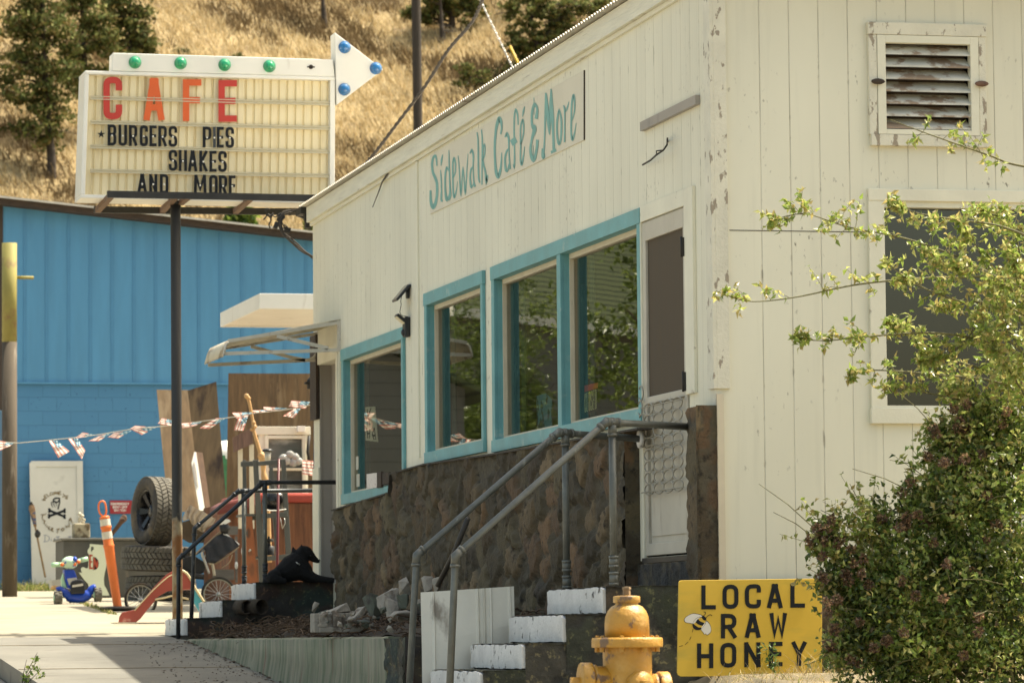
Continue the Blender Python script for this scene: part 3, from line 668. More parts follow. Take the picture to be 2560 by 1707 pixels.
# near right handrail
def mkrail(label, grp, m, endp, top, post_x_disp, Ytop, low, Ylow, foot, base_z, flange=None, r=.0215, extra=None, botp=None):
    E = endp; T = DD(Ytop, *top); Lw = DD(Ylow, *low); Ft = DD(Ylow, *foot)
    Ft = Vector((Ft.x, Ylow, Ft.z)); segs = [[E, T, Lw, Ft]]
    if Ft.z > zg(Ylow): Ft2 = Vector((Ft.x, Ylow, base_z)); segs = [[E, T, Lw, Ft2]]
    tpz = T+(E-T)*0; 
    pt = DD(Ytop, *post_x_disp); k = (pt.x-T.x)/(E.x-T.x); pt = T+(E-T)*k
    segs.append([pt, (pt.x, pt.y, LZ if botp is None else botp)])
    B0 = segs[0][-1]
    fits = [[cut(T, E, .05), T, cut(T, Lw, .05)], [cut(Lw, T, .055), Lw, cut(Lw, B0, .06)], [cut(pt, E, .05), cut(pt, T, .045)], [pt, cut(pt, segs[1][1], .075)]]
    bz = segs[1][1][2]; fits.append([(pt.x, pt.y, bz+.16), (pt.x, pt.y, bz+.10)]); fits.append([(pt.x, pt.y, bz+.07), (pt.x, pt.y, bz+.0)])
    return rail(label, grp, m, segs, fits, flange, r)
g_ = 'pipe handrails of the near steps'
E1 = onX(-.10, D_(1580, 980)); 
mkrail('near pipe handrail running from the stone pier down past the white metal sheet', g_, m_pipe, E1, (1393, 969), (1408, 971), E1.y-.3, (1046, 1276), E1.y-.42, (1022, 1568), zg(0)-.05)
E2 = onX(-.05, D_(1474, 1008))
mkrail('rear pipe handrail of the near steps, ending in a white flange at the door casing', g_, m_pipe, E2, (1283, 993), (1300, 998), E2.y-.25, (957, 1275), E2.y-.3, (930, 1568), zg(1.4)-.05, flange=(E2, (-1, 0, 0)))
# brace of dark pipe behind
a = DD(1.45, 1075, 1190); b = DD(1.75, 1005, 1345); mb = MB(); mb.tube([a, (a+b)/2+Vector((.01,0,0)), b], .016, 8)
tag(mb.build('steel_rod', m_dark), 'bent dark steel rod leaning under the rear handrail', 'rod')
E3 = DD(Y1+.1, 775, 1107); E4 = DD(Y1+ST1W-.1, 722, 1126)
g_ = 'pipe handrails of the far steps'
mkrail('front dark pipe handrail of the far steps, ending loose before the doorway', g_, m_pipe2, E3, (603, 1108), (608, 1110), Y1+.08, (410, 1284), Y1+.05, (409, 1425), zg(Y1)-.1, r=.019, botp=zs1[0]-.01)
mkrail('rear dark pipe handrail of the far steps, with a bent lower post', g_, m_pipe2, E4, (548, 1128), (560, 1130), Y1+ST1W-.12, (447, 1213), Y1+ST1W-.15, (437, 1425), zg(Y1+1)-.1, r=.019, botp=zs1[0]-.01)
# white corrugated sheet
m_sheet = mat('cream_metal_sheet', (.66,.64,.55), .45, .05, 4, dirt=(.25,.22,.17), dscale=(5,5,2.2), dthr=(.60,.72))
Ym = 1.62; tl = DD(Ym, 966, 1360); tr = DD(Ym-.02, 1180, 1346); bl = DD(Ym-.16, 970, 1600); br = DD(Ym-.1, 1182, 1520); mb = MB(); P = []
n = 90
for (a, b) in ((tl, tr), (bl, br)):
    row = []
    for i in range(n+1):
        t = i/n; q = a.lerp(b, t); rib = 0
        for c in (.13, .60, .67, .74, .95): rib = max(rib, .018*max(0, 1-abs(t-c)/.014))
        row.append((q.x, q.y-rib-.02*sin(t*3.1), q.z))
    P.append(row)
P.insert(1, [(lerp(a[0], b[0], .5), lerp(a[1], b[1], .5)-.01, lerp(a[2], b[2], .5)) for a, b in zip(P[0], P[1])])
mb.grid(P, smooth=False); o = mb.build('metal_sheet', m_sheet); sm = o.modifiers.new('thick', 'SOLIDIFY'); sm.thickness = .002
tag(o, 'upright cream ribbed metal sheet standing behind the near handrail', 'metal sheet')

# ================================================================== SIGN LETTERING ENGINE
def rc(pts, r, closed, skipx=None):
    out = []; n = len(pts)
    for i, p in enumerate(pts):
        if skipx is not None and abs(p[0]-skipx) < 1e-6: out.append(p); continue
        if not closed and i in (0, n-1): out.append(p); continue
        a = Vector(pts[i-1]); b = Vector(p); c = Vector(pts[(i+1) % n]); d1 = (a-b); d2 = (c-b); rr = min(r, d1.length*.5, d2.length*.5)
        u = b+d1.normalized()*rr; w = b+d2.normalized()*rr
        for k in range(5):
            t = k/4; out.append(tuple(u*(1-t)**2+b*2*t*(1-t)+w*t*t))
    return out
def ribbon(mb, pts, wid, mp, z, closed=False, pen=(1, 1), thick=None):
    """flat stroke with own thickness; mp(x,y,h) -> 3D"""
    P = [Vector((p[0], p[1])) for p in pts]; n = len(P)
    if not isinstance(wid, (list, tuple)): wid = [wid]*n
    L = []; Rr = []
    for i in range(n):
        a = P[(i-1) % n] if (closed or i) else P[i]; b = P[(i+1) % n] if (closed or i < n-1) else P[i]
        d1 = (P[i]-a); d2 = (b-P[i])
        if d1.length < 1e-9: d1 = d2
        if d2.length < 1e-9: d2 = d1
        d1 = d1.normalized(); d2 = d2.normalized(); nn = Vector((-d1.y-d2.y, d1.x+d2.x)); nn = nn.normalized() if nn.length > 1e-6 else Vector((-d1.y, d1.x))
        c = max(.5, nn.dot(Vector((-d1.y, d1.x)))); o = nn*(wid[i]/2/c); o = Vector((o.x*pen[0], o.y*pen[1]))
        L.append(P[i]+o); Rr.append(P[i]-o)
    vs = [mp(p.x, p.y, z) for p in L]+[mp(p.x, p.y, z) for p in Rr]; m = n if closed else n-1
    fs = [(i, (i+1) % n, n+(i+1) % n, n+i) for i in range(m)]
    base = len(vs); vs += [mp(p.x, p.y, 0) for p in L]+[mp(p.x, p.y, 0) for p in Rr]
    fs += [(i, (i+1) % n, base+(i+1) % n, base+i) for i in range(m)]+[(n+i, n+(i+1) % n, base+n+(i+1) % n, base+n+i) for i in range(m)]
    if not closed: fs += [(0, n, base+n, base), (n-1, 2*n-1, base+2*n-1, base+n-1)]
    mb.add(vs, fs)
RG = {  # (points, closed, rounded)
 'A': [([(0,0),(.44,1)],0,0), ([(1,0),(.56,1)],0,0), ([(.16,.27),(.84,.27)],0,0), ([(.40,.985),(.60,.985)],0,0)],
 'B': [([(0,.5),(0,1),(1,1),(1,.54),(0,.54)],0,1), ([(0,.54),(1,.54),(1,0),(0,0),(0,.54)],0,1)],
 'C': [([(1,.80),(1,1),(0,1),(0,0),(1,0),(1,.23)],0,1)],
 'D': [([(0,0),(0,1),(1,1),(1,0)],1,1)], 'E': [([(1,1),(0,1),(0,0),(1,0)],0,0), ([(0,.5),(.88,.5)],0,0)],
 'F': [([(1,1),(0,1),(0,0)],0,0), ([(0,.5),(.88,.5)],0,0)], 'G': [([(1,.80),(1,1),(0,1),(0,0),(1,0),(1,.43),(.62,.43)],0,1)],
 'H': [([(0,0),(0,1)],0,0), ([(1,0),(1,1)],0,0), ([(0,.48),(1,.48)],0,0)], 'I': [([(.5,0),(.5,1)],0,0)],
 'K': [([(0,0),(0,1)],0,0), ([(0,.36),(1,1)],0,0), ([(.28,.52),(1,0)],0,0)], 'L': [([(0,1),(0,0),(1,0)],0,0)],
 'M': [([(0,0),(.06,1)],0,0), ([(.10,1),(.5,.25),(.90,1)],0,0), ([(1,0),(.94,1)],0,0)], 'N': [([(0,0),(0,1)],0,0), ([(1,0),(1,1)],0,0), ([(.02,1),(.98,0)],0,0)],
 'O': [([(0,0),(0,1),(1,1),(1,0)],1,1)], 'P': [([(0,0),(0,1),(1,1),(1,.42),(0,.42)],0,1)],
 'R': [([(0,0),(0,1),(1,1),(1,.46),(0,.46)],0,1), ([(.48,.46),(1,0)],0,0)],
 'S': [([(1,.78),(1,1),(0,1),(0,.54),(1,.46),(1,0),(0,0),(0,.22)],0,1)],
 'U': [([(0,1),(0,0),(1,0),(1,1)],0,1)], 'W': [([(0,1),(.22,0),(.5,.8),(.78,0),(1,1)],0,0)],
 'Y': [([(0,1),(.5,.46),(1,1)],0,0), ([(.5,.5),(.5,0)],0,0)], 'T': [([(0,1),(1,1)],0,0), ([(.5,1),(.5,0)],0,0)], "'": [([(.5,1),(.4,.75)],0,0)], '-': [([(.1,.5),(.9,.5)],0,0)]}
def glyph(mb, ch, x0, y0, x1, y1, st, mp, z=.002, rad=.9):
    """x right, y: image-down coordinates are fine (y0 = baseline value, y1 = top value)"""
    sx = 1 if x1 > x0 else -1; sy = 1 if y1 > y0 else -1; h = st/2
    for k, (pts, cl, rd) in enumerate(RG[ch]):
        q = []
        for u, v in pts: q.append((x0+sx*h+u*((x1-x0)-sx*2*h), y0+sy*h+v*((y1-y0)-sy*2*h)))
        # extend free ends to the box
        if not cl:
            for e, f_ in ((0, 1), (-1, -2)):
                a = Vector(q[e]); b = Vector(q[f_]); d = (a-b).normalized(); q[e] = tuple(a+d*(h if abs(d.x) < .25 or abs(d.y) < .25 else h*.9)) if not (ch in 'BPR' and abs(d.x) > .9) else q[e]
        if rd: q = rc(q, st*rad, bool(cl), x0+sx*h if ch in 'BDPR' else None)
        ribbon(mb, q, st, mp, z+.0004*k, bool(cl))
# ================================================================== WALL SIGN
zw = zm(1050, 160, 430/1686)
XS = -.008
def mpw(x, y, h): q = onX(XS-.001-h, zw(x, y)); return q
ca = [onX(XS, zw(*p)) for p in ((97, 1475), (1603, 748), (1603, 65), (97, 893))]
t = thing('wall_sign', 'cream painted board with tall teal letters reading Sidewalk Café & More', 'sign', tuple(ca[0]))
mb = MB(); mb.hexa(ca, (.0065, 0, 0)); mb.build('sign_board', mat('sign_board_paint', (.70,.66,.53), .55, .04, 2, dirt=(.35,.28,.18), dscale=(6,6,1.5), dthr=(.68,.8)), t, bevel=.002)
a, b, c, d = ca; mb = MB(); mb.hexa([(-.0085, b.y-.010, b.z), (-.0085, b.y-.0005, b.z), (-.0085, c.y-.0005, c.z), (-.0085, c.y-.010, c.z)], (.008, 0, 0)); mb.build('edge_strip', m_wooddark, t)
S_ = [  # tall hand-drawn letters: points (x, y, width) in the plane of the board
 [(165,1000,12),(160,930,14),(150,905,16),(130,920,18),(118,980,20),(125,1060,20),(150,1120,22),(166,1180,22),(165,1290,22),(150,1370,26),(125,1400,26),(106,1350,24),(103,1240,18)],
 [(222,890,6),(212,940,16),(205,1000,5)], [(200,1040,7),(206,1120,12),(210,1240,12),(208,1330,16),(222,1345,6)],
 [(282,845,6),(284,960,11),(290,1150,12),(296,1290,18),(280,1340,6)], [(284,1050,9),(260,1020,14),(246,1100,15),(246,1230,16),(260,1325,22),(285,1290,12),(294,1200,7)],
 [(322,1120,10),(345,1060,12),(345,970,14),(332,930,16),(320,990,14),(322,1150,14),(326,1270,14),(338,1300,16),(358,1230,10),(366,1150,4)],
 [(372,900,6),(382,1000,9),(400,1280,13),(420,1020,9),(442,1265,13),(458,1050,10),(470,880,5)],
 [(488,880,10),(508,850,16),(522,900,14),(520,1010,11),(526,1150,12),(540,1205,18)], [(522,1010,8),(500,1035,14),(490,1110,14),(500,1200,18),(522,1180,8),(526,1120,6)],
 [(558,670,8),(568,760,12),(570,960,13),(574,1120,13),(586,1165,8)],
 [(602,645,10),(610,760,13),(608,960,12),(606,1185,12)], [(608,960,7),(632,890,12),(636,810,10),(624,800,10),(616,900,8),(622,985,14),(640,1060,16),(650,1150,20),(660,1090,14)],
 [(790,690,14),(800,620,16),(790,560,26),(770,552,30),(745,640,22),(732,800,20),(735,960,20),(748,1070,26),(770,1095,26),(792,1010,18),(800,870,6)],
 [(832,720,10),(850,690,20),(868,730,18),(870,830,12),(876,960,12),(884,1035,16)], [(872,830,8),(848,860,14),(832,930,16),(838,1030,18),(856,1045,14),(872,980,8)],
 [(962,600,10),(955,500,14),(938,455,16),(924,520,14),(922,700,14),(926,860,13),(924,1000,16),(912,985,8)], [(894,780,36),(942,740,36)],
 [(988,790,10),(1014,680,12),(1012,570,14),(1000,560,14),(984,640,14),(986,800,14),(984,930,14),(996,980,18),(1014,900,12),(1024,810,5)], [(1024,420,6),(1012,470,15),(1004,520,5)],
 [(1138,540,30),(1148,440,18),(1120,405,22),(1096,480,18),(1098,600,22),(1122,640,36),(1096,740,20),(1082,840,22),(1095,920,26),(1120,930,26),(1142,840,22),(1150,745,24)], [(1116,330,5),(1116,500,6)], [(1108,800,5),(1110,965,6)], [(1116,650,16),(1130,640,14)],
 [(1206,915,24),(1218,780,12),(1226,520,16),(1231,285,12)], [(1235,290,10),(1247,460,28),(1260,600,24),(1270,695,10)], [(1270,695,8),(1275,560,20),(1281,400,26),(1284,245,10)], [(1287,260,10),(1298,500,26),(1306,720,20),(1312,860,26)], [(1196,830,8),(1208,900,34),(1222,890,6)], [(1282,868,14),(1334,845,14)],
 [(1402,410,5),(1416,440,14),(1418,560,11),(1416,770,13)], [(1418,480,6),(1440,440,14),(1460,370,5)],
 [(1488,560,9),(1512,470,12),(1514,360,16),(1502,315,18),(1486,400,16),(1482,560,16),(1482,690,16),(1494,735,20),(1514,680,12),(1530,580,5)]]
OO = [[(1362,460,13),(1344,560,17),(1342,680,17),(1354,770,18),(1372,770,18),(1384,680,17),(1384,550,17)]]
mb = MB()
for i, s in enumerate(S_+OO):
    cl = i >= len(S_); p = smoothpts(s, 5, cl); ribbon(mb, [(x, y) for x, y, w in p], [w for x, y, w in p], mpw, .0006+.0003*(i % 5), cl, pen=(1.1, 2.0))
mb.build('lettering', m_tealtext, t)
# small fixings on the wall
a = onX(-.03, D_(1470, 302)); b = onX(-.03, D_(1597, 240)); mb = MB(); mb.hexa([a, b, b+Vector((0,0,.055)), a+Vector((0,0,.055))], (.028, 0, 0))
tag(mb.build('metal_bar', m_greydoor), 'short grey metal bar screwed high on the wall near the corner', 'bar')
mb = MB(); pts = [onX(-.05-.02*sin(i), D_(x, y)) for i, (x, y) in enumerate(((1533,318),(1532,333),(1524,345),(1508,356),(1495,368),(1476,379)))]; mb.tube([onX(-.001, D_(1533, 326))]+pts, .006, 5); mb.tube([pts[2], pts[2]+Vector((-.03,.05,.0)), pts[3]], .004, 5)
tag(mb.build('loose_wire', m_dark), 'short loose black wire sticking out of the wall above the storm door', 'wire')
mb = MB(); pts = [onX(-.03, D_(x, y)) for x, y in ((932,318),(920,330),(912,350),(905,375),(890,400),(878,418),(870,440),(856,476))]; mb.tube(pts, [.008]*5+[.006,.005,.003], 5)
tag(mb.build('loose_wire', m_dark), 'longer frayed wire hanging from the roof edge near the wall batten', 'wire')
# solar panel and floodlight
YL = onX(0, D_(940, 750)).y
fz = lambda x, y, X=None: onY(YL, z1(x, y))
t = thing('solar_light', 'small black solar panel on a wall bracket above the floodlight', 'solar panel', (0, YL, onX(0, D_(940, 665)).z))
q = [fz(1312, 186), fz(1340, 184), fz(1412, 82), fz(1385, 96)]
a, b = fz(1318, 184), fz(1408, 84); dv = (b-a); nrm = Vector((dv.z, 0, -dv.x)).normalized()
mb = MB(); mb.hexa([a+Vector((0,-.09,0)), b+Vector((0,-.09,0)), b+Vector((0,.09,0)), a+Vector((0,.09,0))], nrm*.018); mb.build('panel', m_black, t, bevel=.003)
mb = MB(); mb.hexa([a+Vector((.008,-.08,.004)), b+Vector((-.008,-.08,-.004)), b+Vector((-.008,.08,-.004)), a+Vector((.008,.08,.004))], nrm*-.004); mb.build('solar_cell', mat('solar_cell', (.05,.06,.08), .15, .1, 30), t)
mid = fz(1395, 118); w = onX(-.0, (z1(1428, 130))); mb = MB(); mb.tube([mid, fz(1416, 128), Vector((-.004, YL, fz(1425, 140).z))], .013, 8); mb.box(-.02, YL-.03, fz(1425, 172).z, 0, YL+.03, fz(1425, 105).z); mb.build('bracket', m_black, t)
t = thing('floodlight', 'black twin head floodlight with motion sensor wired to the solar panel', 'floodlight', (0, YL, onX(0, D_(940, 750)).z))
mb = MB(); mb.box(-.045, YL-.05, fz(1410, 425).z, 0, YL+.05, fz(1410, 295).z); mb.build('housing', m_black, t, bevel=.008)
a, b = fz(1328, 288), fz(1388, 335); dv = (b-a).normalized(); nrm = Vector((dv.z, 0, -dv.x)).normalized()
mb = MB(); mb.hexa([a+Vector((0,-.05,0)), b+Vector((0,-.05,0)), b+Vector((0,.05,0)), a+Vector((0,.05,0))], -nrm*.024); mb.tube([b, fz(1408, 330)], .012, 8); mb.build('lamp_head', m_black, t, bevel=.004)
mb = MB(); mb.hexa([a+Vector((.006,-.042,-.004)), b+Vector((-.004,-.042,.0)), b+Vector((-.004,.042,.0)), a+Vector((.006,.042,-.004))], nrm*.006); mb.build('lens', mat('lamp_lens', (.75,.66,.42), .3, .1, 20), t)
mb = MB(); c = fz(1385, 395); mb.blob(c, (.024, .024, .03), 7, 0); mb.tube([c, fz(1410, 385)], .01, 6); mb.build('sensor', m_black, t)
mb = MB(); mb.tube(smoothpts([tuple(fz(*p)) for p in ((1372,148),(1364,190),(1366,215),(1358,262),(1372,284),(1412,292))], 4), .0028, 5); mb.build('cable', m_black, t)

# ================================================================== ROADSIDE LETTER SIGN
za = zm(180, 60, 820/2352); YF = 13.35
sA = lambda x, y, Y=YF: onY(Y, za(x, y))
t = thing('roadside_sign', 'white framed changeable letter sign reading CAFE BURGERS PIES SHAKES AND MORE with arrow', 'sign', (sA(760, 1300).x, YF+.2, zg(13.5)))
TL, TR, BR, BL = sA(93, 335), sA(1888, 380), sA(1884, 1290), sA(62, 1248)
def inset(a, b, u, v): return a.lerp(b, u)
def quadp(u, v): return TL.lerp(TR, u).lerp(BL.lerp(BR, u), v)     # u 0..1 right, v 0..1 down
dpt = Vector((0, .42, 0)); mb = MB(); fwU, fwV = .017, .028
mb.hexa([quadp(0, fwV), quadp(1, fwV), quadp(1, 0), quadp(0, 0)], dpt); mb.hexa([quadp(0, 1), quadp(1, 1), quadp(1, 1-fwV), quadp(0, 1-fwV)], dpt)
mb.hexa([quadp(0, 1-fwV), quadp(fwU, 1-fwV), quadp(fwU, fwV), quadp(0, fwV)], dpt); mb.hexa([quadp(1-fwU*1.2, 1-fwV), quadp(1, 1-fwV), quadp(1, fwV), quadp(1-fwU*1.2, fwV)], dpt)
mb.build('sign_frame', m_white, t, bevel=.006)
m_panel = mat('ribbed_panel', (.82,.71,.45), .5, .05, 2, dirt=(.60,.46,.22), dscale=(16,16,1.2), dthr=(.55,.8))
mb = MB(); P = [[], []]; N_ = 29
for k in range(N_):
    for f_, dep in ((0, 0), (.66, 0), (.74, .016), (.92, .016)):
        u = .018+(.980-.018)*(k+f_)/N_
        for row, v in ((0, .03), (1, .97)): q = quadp(u, v); P[row].append((q.x, q.y+.05+dep, q.z))
mb.grid(P, smooth=False); mb.build('ribbed_panel', m_panel, t)
def clear_mat():
    m = bpy.data.materials.new('clear_track'); m.use_nodes = True; b = m.node_tree.nodes['Principled BSDF']; b.inputs['Base Color'].default_value = (.70,.64,.46,1); b.inputs['Roughness'].default_value = .2; b.inputs['Alpha'].default_value = .75; return m
m_clear = clear_mat()
for (l, r_) in ((530, 572), (705, 748), (880, 918), (1053, 1090)):
    a, b = sA(134, l), sA(1850, r_); mb = MB()
    for dz in (-.014, .010): mb.hexa([a+Vector((0,.012,dz)), b+Vector((0,.012,dz)), b+Vector((0,.012,dz+.008)), a+Vector((0,.012,dz+.008))], (0, .02, 0))
    mb.hexa([a+Vector((0,.024,-.006)), b+Vector((0,.024,-.006)), b+Vector((0,.024,.010)), a+Vector((0,.024,.010))], (0, .008, 0)); mb.build('letter_track', m_clear, t)
mps = lambda x, y, h: sA(x, y, YF+.004-h)
mps2 = lambda x, y, h: sA(x, y, YF+.018-h)
for ch, x0, x1, y1, y0, m in (('C', 225, 360, 381, 685, m_red), ('A', 515, 662, 390, 692, m_orange_l), ('F', 795, 928, 398, 698, m_orange_l), ('E', 1050, 1183, 404, 703, m_red)):
    mb = MB(); glyph(mb, ch, x0, y0, x1, y1, 46, mps2, rad=.8); mb.build('letter', m, t)
row = [('B',255,318,722,873),('U',333,395,724,875),('R',408,468,726,876),('G',485,545,728,878),('E',555,607,729,878),('R',618,680,732,880),('S',692,755,733,882),
 ('P',937,1000,737,886),('I',1000,1042,738,887),('E',1037,1088,739,888),('S',1100,1162,740,890),
 ('S',693,755,903,1054),('H',765,825,905,1056),('A',832,898,907,1058),('K',912,972,909,1060),('E',985,1037,911,1061),('S',1048,1110,912,1062),
 ('A',470,537,1076,1212),('N',553,612,1078,1216),('D',630,692,1078,1218),('M',873,965,1082,1226),('O',983,1045,1084,1228),('R',1053,1113,1086,1230),('E',1124,1173,1087,1232)]
m_grey_l = mat('faded_letter', (.03,.035,.04), .4, .1, 5)
for ch, x0, x1, y1, y0 in row:
    mb = MB(); glyph(mb, ch, x0, y0, x1, y1, 21, mps, rad=1.0); mb.build('letter', m_grey_l if ch == 'I' else m_ink, t)
mb = MB(); c = (210, 792); pts = []
for k in range(10): rr_ = 30 if k % 2 == 0 else 12; pts.append((c[0]+rr_*sin(pi*k/5), c[1]-rr_*cos(pi*k/5)))
mb.prism([mps(x, y, .002) for x, y in pts], (0, .003, 0)); mb.build('star', m_ink, t)
for ch, x0, x1, y1, y0 in row:
    mb = MB(); mb.blob(mps((x0+x1)/2, (y0+y1)/2+4, .006), (.009, .004, .009), 4, 0); mb.build('letter_clip', m_white, t)
# arrow band
mb = MB(); d2 = Vector((0, .22, 0)); mb.hexa([sA(288, 338), sA(1886, 379), sA(1870, 256), sA(292, 208)], d2); mb.build('arrow_band', m_white, t, bevel=.006)
mb = MB(); mb.prism([sA(1885, 62, YF-.02), sA(2232, 328, YF-.02), sA(1898, 582, YF-.02)], (0, .22, 0)); mb.build('arrow_head', m_white, t, bevel=.005)
def dome_mat(n, c, c2):
    m = bpy.data.materials.new(n); m.use_nodes = True; b = m.node_tree.nodes['Principled BSDF']; b.inputs['Base Color'].default_value = (*c, 1); b.inputs['Roughness'].default_value = .08
    b.inputs['Transmission Weight'].default_value = .55; b.inputs['Coat Weight'].default_value = .6; return m
m_dg = dome_mat('green_glass', (.02,.46,.20), 0); m_db = dome_mat('blue_glass', (.015,.22,.58), 0)
def dome(p, m, r=.05):
    c = sA(*p, Y=YF-(.02 if p[0] > 1880 else 0)); M = Matrix.Translation(c)@Matrix.Rotation(R_(90), 4, 'X'); mb = MB()
    mb.lathe([(r*1.12, -.002), (r*1.12, .006), (r, .010), (r*.97, .022), (r*.80, .028), (r*.78, .034), (r*.55, .044), (r*.3, .049), (.001, .05)], M, 28); d = mb.build('lamp', m, t)
    mb = MB(); mb.lathe([(r*.75, -.001), (r*.75, .004), (.001, .004)], M, 20); mb.build('lamp_reflector', m_white, d)
for p in ((451,277),(778,283),(1094,295),(1415,305)): dome(p, m_dg)
for p in ((1954,169),(2178,320),(1952,471)): dome(p, m_db)
c = sA(1713, 310); mb = MB(); M = Matrix.Translation(c)@Matrix.Rotation(R_(90), 4, 'X'); mb.lathe([(.02, -.001), (.02, .008), (.012, .012), (.010, .003), (.001, .003)], M, 16); mb.box(c.x-.035, c.y-.004, c.z-.006, c.x+.035, c.y, c.z+.006); mb.build('empty_socket', m_wooddark, t)
# steel rack under the sign and the pole
zb_ = zm(0, 0, 1000/2352)
Yn, Yf = 12.95, 13.98
def bar(mb, a, b, h=.05, w=.05): mb.hexa([a+Vector((0,0,-h/2)), b+Vector((0,0,-h/2)), b+Vector((0,0,h/2)), a+Vector((0,0,h/2))], (0, w, 0))
for (Y_, a, b) in ((Yn, (632,1141), (1885,1165)), (Yf, (556,1232), (1800,1245))):
    mb = MB(); bar(mb, onY(Y_, zb_(*a)), onY(Y_, zb_(*b)), .058, .05); mb.build('rack_rail', m_dark, t)
for (a, b) in (((655,1150),(575,1238)), ((1035,1155),(955,1240)), ((1480,1160),(1385,1245)), ((1110,1155),(1060,1195))):
    p, q = onY(Yn+.06, zb_(*a)), onY(Yf-.0, zb_(*b)); 
    if a[0] == 1110: q = onY(Yn+.5, zb_(*b))
    mb = MB(); mb.hexa([p+Vector((-.025,0,-.02)), p+Vector((.025,0,-.02)), q+Vector((.025,0,-.02)), q+Vector((-.025,0,-.02))], (0, 0, .045)); mb.build('rack_strut', m_wood, t)
pt = onY(13.45, D_(403, 462)); pb = onY(13.45, D_(408, 1430)); mb = MB()
mb.tube([(pb.x, 13.45, zg(13.45)-.1), (lerp(pb.x, pt.x, .25), 13.45, lerp(pb.z, pt.z, .25)), (pt.x, 13.45, pt.z)], .046, 20); mb.tube([(pt.x, 13.45, pt.z-.03), (pt.x, 13.45, pt.z+.02)], .075, 16)
m_pole = bpy.data.materials.new('pole_paint'); m_pole.use_nodes = True
nt = m_pole.node_tree; b = nt.nodes['Principled BSDF']; L = nt.links.new; tc = _n(nt, 'ShaderNodeTexCoord'); sp = _n(nt, 'ShaderNodeSeparateXYZ'); L(tc.outputs['Object'], sp.inputs[0])
nz = _n(nt, 'ShaderNodeTexNoise'); nz.inputs['Scale'].default_value = 14; nz.inputs['Detail'].default_value = 8; L(tc.outputs['Object'], nz.inputs[0])
ad = _n(nt, 'ShaderNodeMath', operation='MULTIPLY_ADD'); L(nz.outputs[0], ad.inputs[0]); ad.inputs[1].default_value = .5; L(sp.outputs[2], ad.inputs[2])
mr = _n(nt, 'ShaderNodeMapRange'); zt = onY(13.45, D_(406, 1192)).z+.25; mr.inputs[1].default_value = zt-.05; mr.inputs[2].default_value = zt+.02; L(ad.outputs[0], mr.inputs[0])
n2 = _n(nt, 'ShaderNodeTexNoise'); n2.inputs['Scale'].default_value = 9; n2.inputs['Detail'].default_value = 9; L(tc.outputs['Object'], n2.inputs[0])
mr2 = _n(nt, 'ShaderNodeMapRange'); mr2.inputs[1].default_value = .42; mr2.inputs[2].default_value = .6; L(n2.outputs[0], mr2.inputs[0])
mx = _n(nt, 'ShaderNodeMix', data_type='RGBA'); mx.inputs[6].default_value = (.30,.25,.16,1); mx.inputs[7].default_value = (.20,.085,.025,1); L(mr2.outputs[0], mx.inputs[0])
mx2 = _n(nt, 'ShaderNodeMix', data_type='RGBA'); L(mx.outputs[2], mx2.inputs[6]); mx2.inputs[7].default_value = (.028,.028,.026,1); L(mr.outputs[0], mx2.inputs[0]); L(mx2.outputs[2], b.inputs['Base Color']); b.inputs['Roughness'].default_value = .6
mb.build('pole', m_pole, t)
# service wires and old junction at the roof corner
zj = zm(560, 440, 260/1853)
m_wire = mat('weathered_cable', (.06,.05,.04), .7, .3, 20)
def twist(pts, r, tw, nm=2, n=140):
    P = smoothpts(pts, 12); P = [Vector(p) for p in P]; out = []
    for k in range(nm):
        q = []
        for i, p in enumerate(P):
            a = tw*i+2*pi*k/nm; d = (P[min(i+1, len(P)-1)]-P[max(i-1, 0)]).normalized(); x = d.cross(Vector((0,1,0))).normalized(); y = d.cross(x); q.append(p+(x*cos(a)+y*sin(a))*r)
        out.append(q)
    return out
cpx = [(1112,-10),(1085,50),(1030,115),(975,200),(900,300),(845,370),(800,405),(760,440),(735,462),(700,480),(665,492)]
Yc = [9.0, 9.6, 10.3, 11, 11.8, 12.2, 12.5, 12.7, 12.8, 13.2, 13.5]
pts = [tuple(onY(Y-.3 if Y < 12 else Y, D_(*p))) for Y, p in zip(Yc, cpx)]
mb = MB()
for q in twist(pts, .009, 1.3, 3): mb.tube(q, .0075, 6, cap=False)
tag(mb.build('service_cable', m_wire), 'thick twisted service cable rising from the roof corner past the roof edge', 'cable')
mb = MB(); cl = [(560+x*.1403, 440+y*.1403) for x, y in ((1330,600),(1100,640),(1010,740),(1000,900),(1060,1050),(1250,1200),(1420,1330),(1590,1440))]
for k in range(3):
    o_ = [(0,0),(-4,3),(3,-5)][k]; q = smoothpts([tuple(onY(13.0+.05*k, (x+o_[0]*sin(i*1.1+k), y+o_[1]*cos(i+k)))) for i, (x, y) in enumerate(cl)], 5); mb.tube(q, .008, 5, cap=False)
rr = random.Random(5)
for k in range(9):
    p = [zj(*random.Random(k).choice([(820,600),(860,700),(960,780),(1000,760),(1100,960),(1150,650)]))]
    for _ in range(4): p.append((p[-1][0]+rr.uniform(-9, 9), p[-1][1]+rr.uniform(-7, 10)))
    mb.tube(smoothpts([tuple(onY(13.0, a)) for a in p], 4), .006, 4)
tag(mb.build('wire_tangle', m_wire), 'tangle of old wires hanging below the sign rack at the roof corner', 'wires')
mb = MB()
for (x, y, w, h) in ((1390,640,.07,.10),(1010,740,.05,.07),(1130,965,.05,.05),(930,880,.035,.06)):
    q = onY(13.02, zj(x, y)); mb.box(q.x-w/2, 13.0, q.z-h/2, q.x+w/2, 13.06, q.z+h/2, Matrix.Translation(q)@Matrix.Rotation(.35, 4, 'Y')@Matrix.Translation(-q))
tag(mb.build('wire_connector', m_dark, bevel=.004), 'dark connector blocks hanging in the wire tangle', 'connectors')
mb = MB()
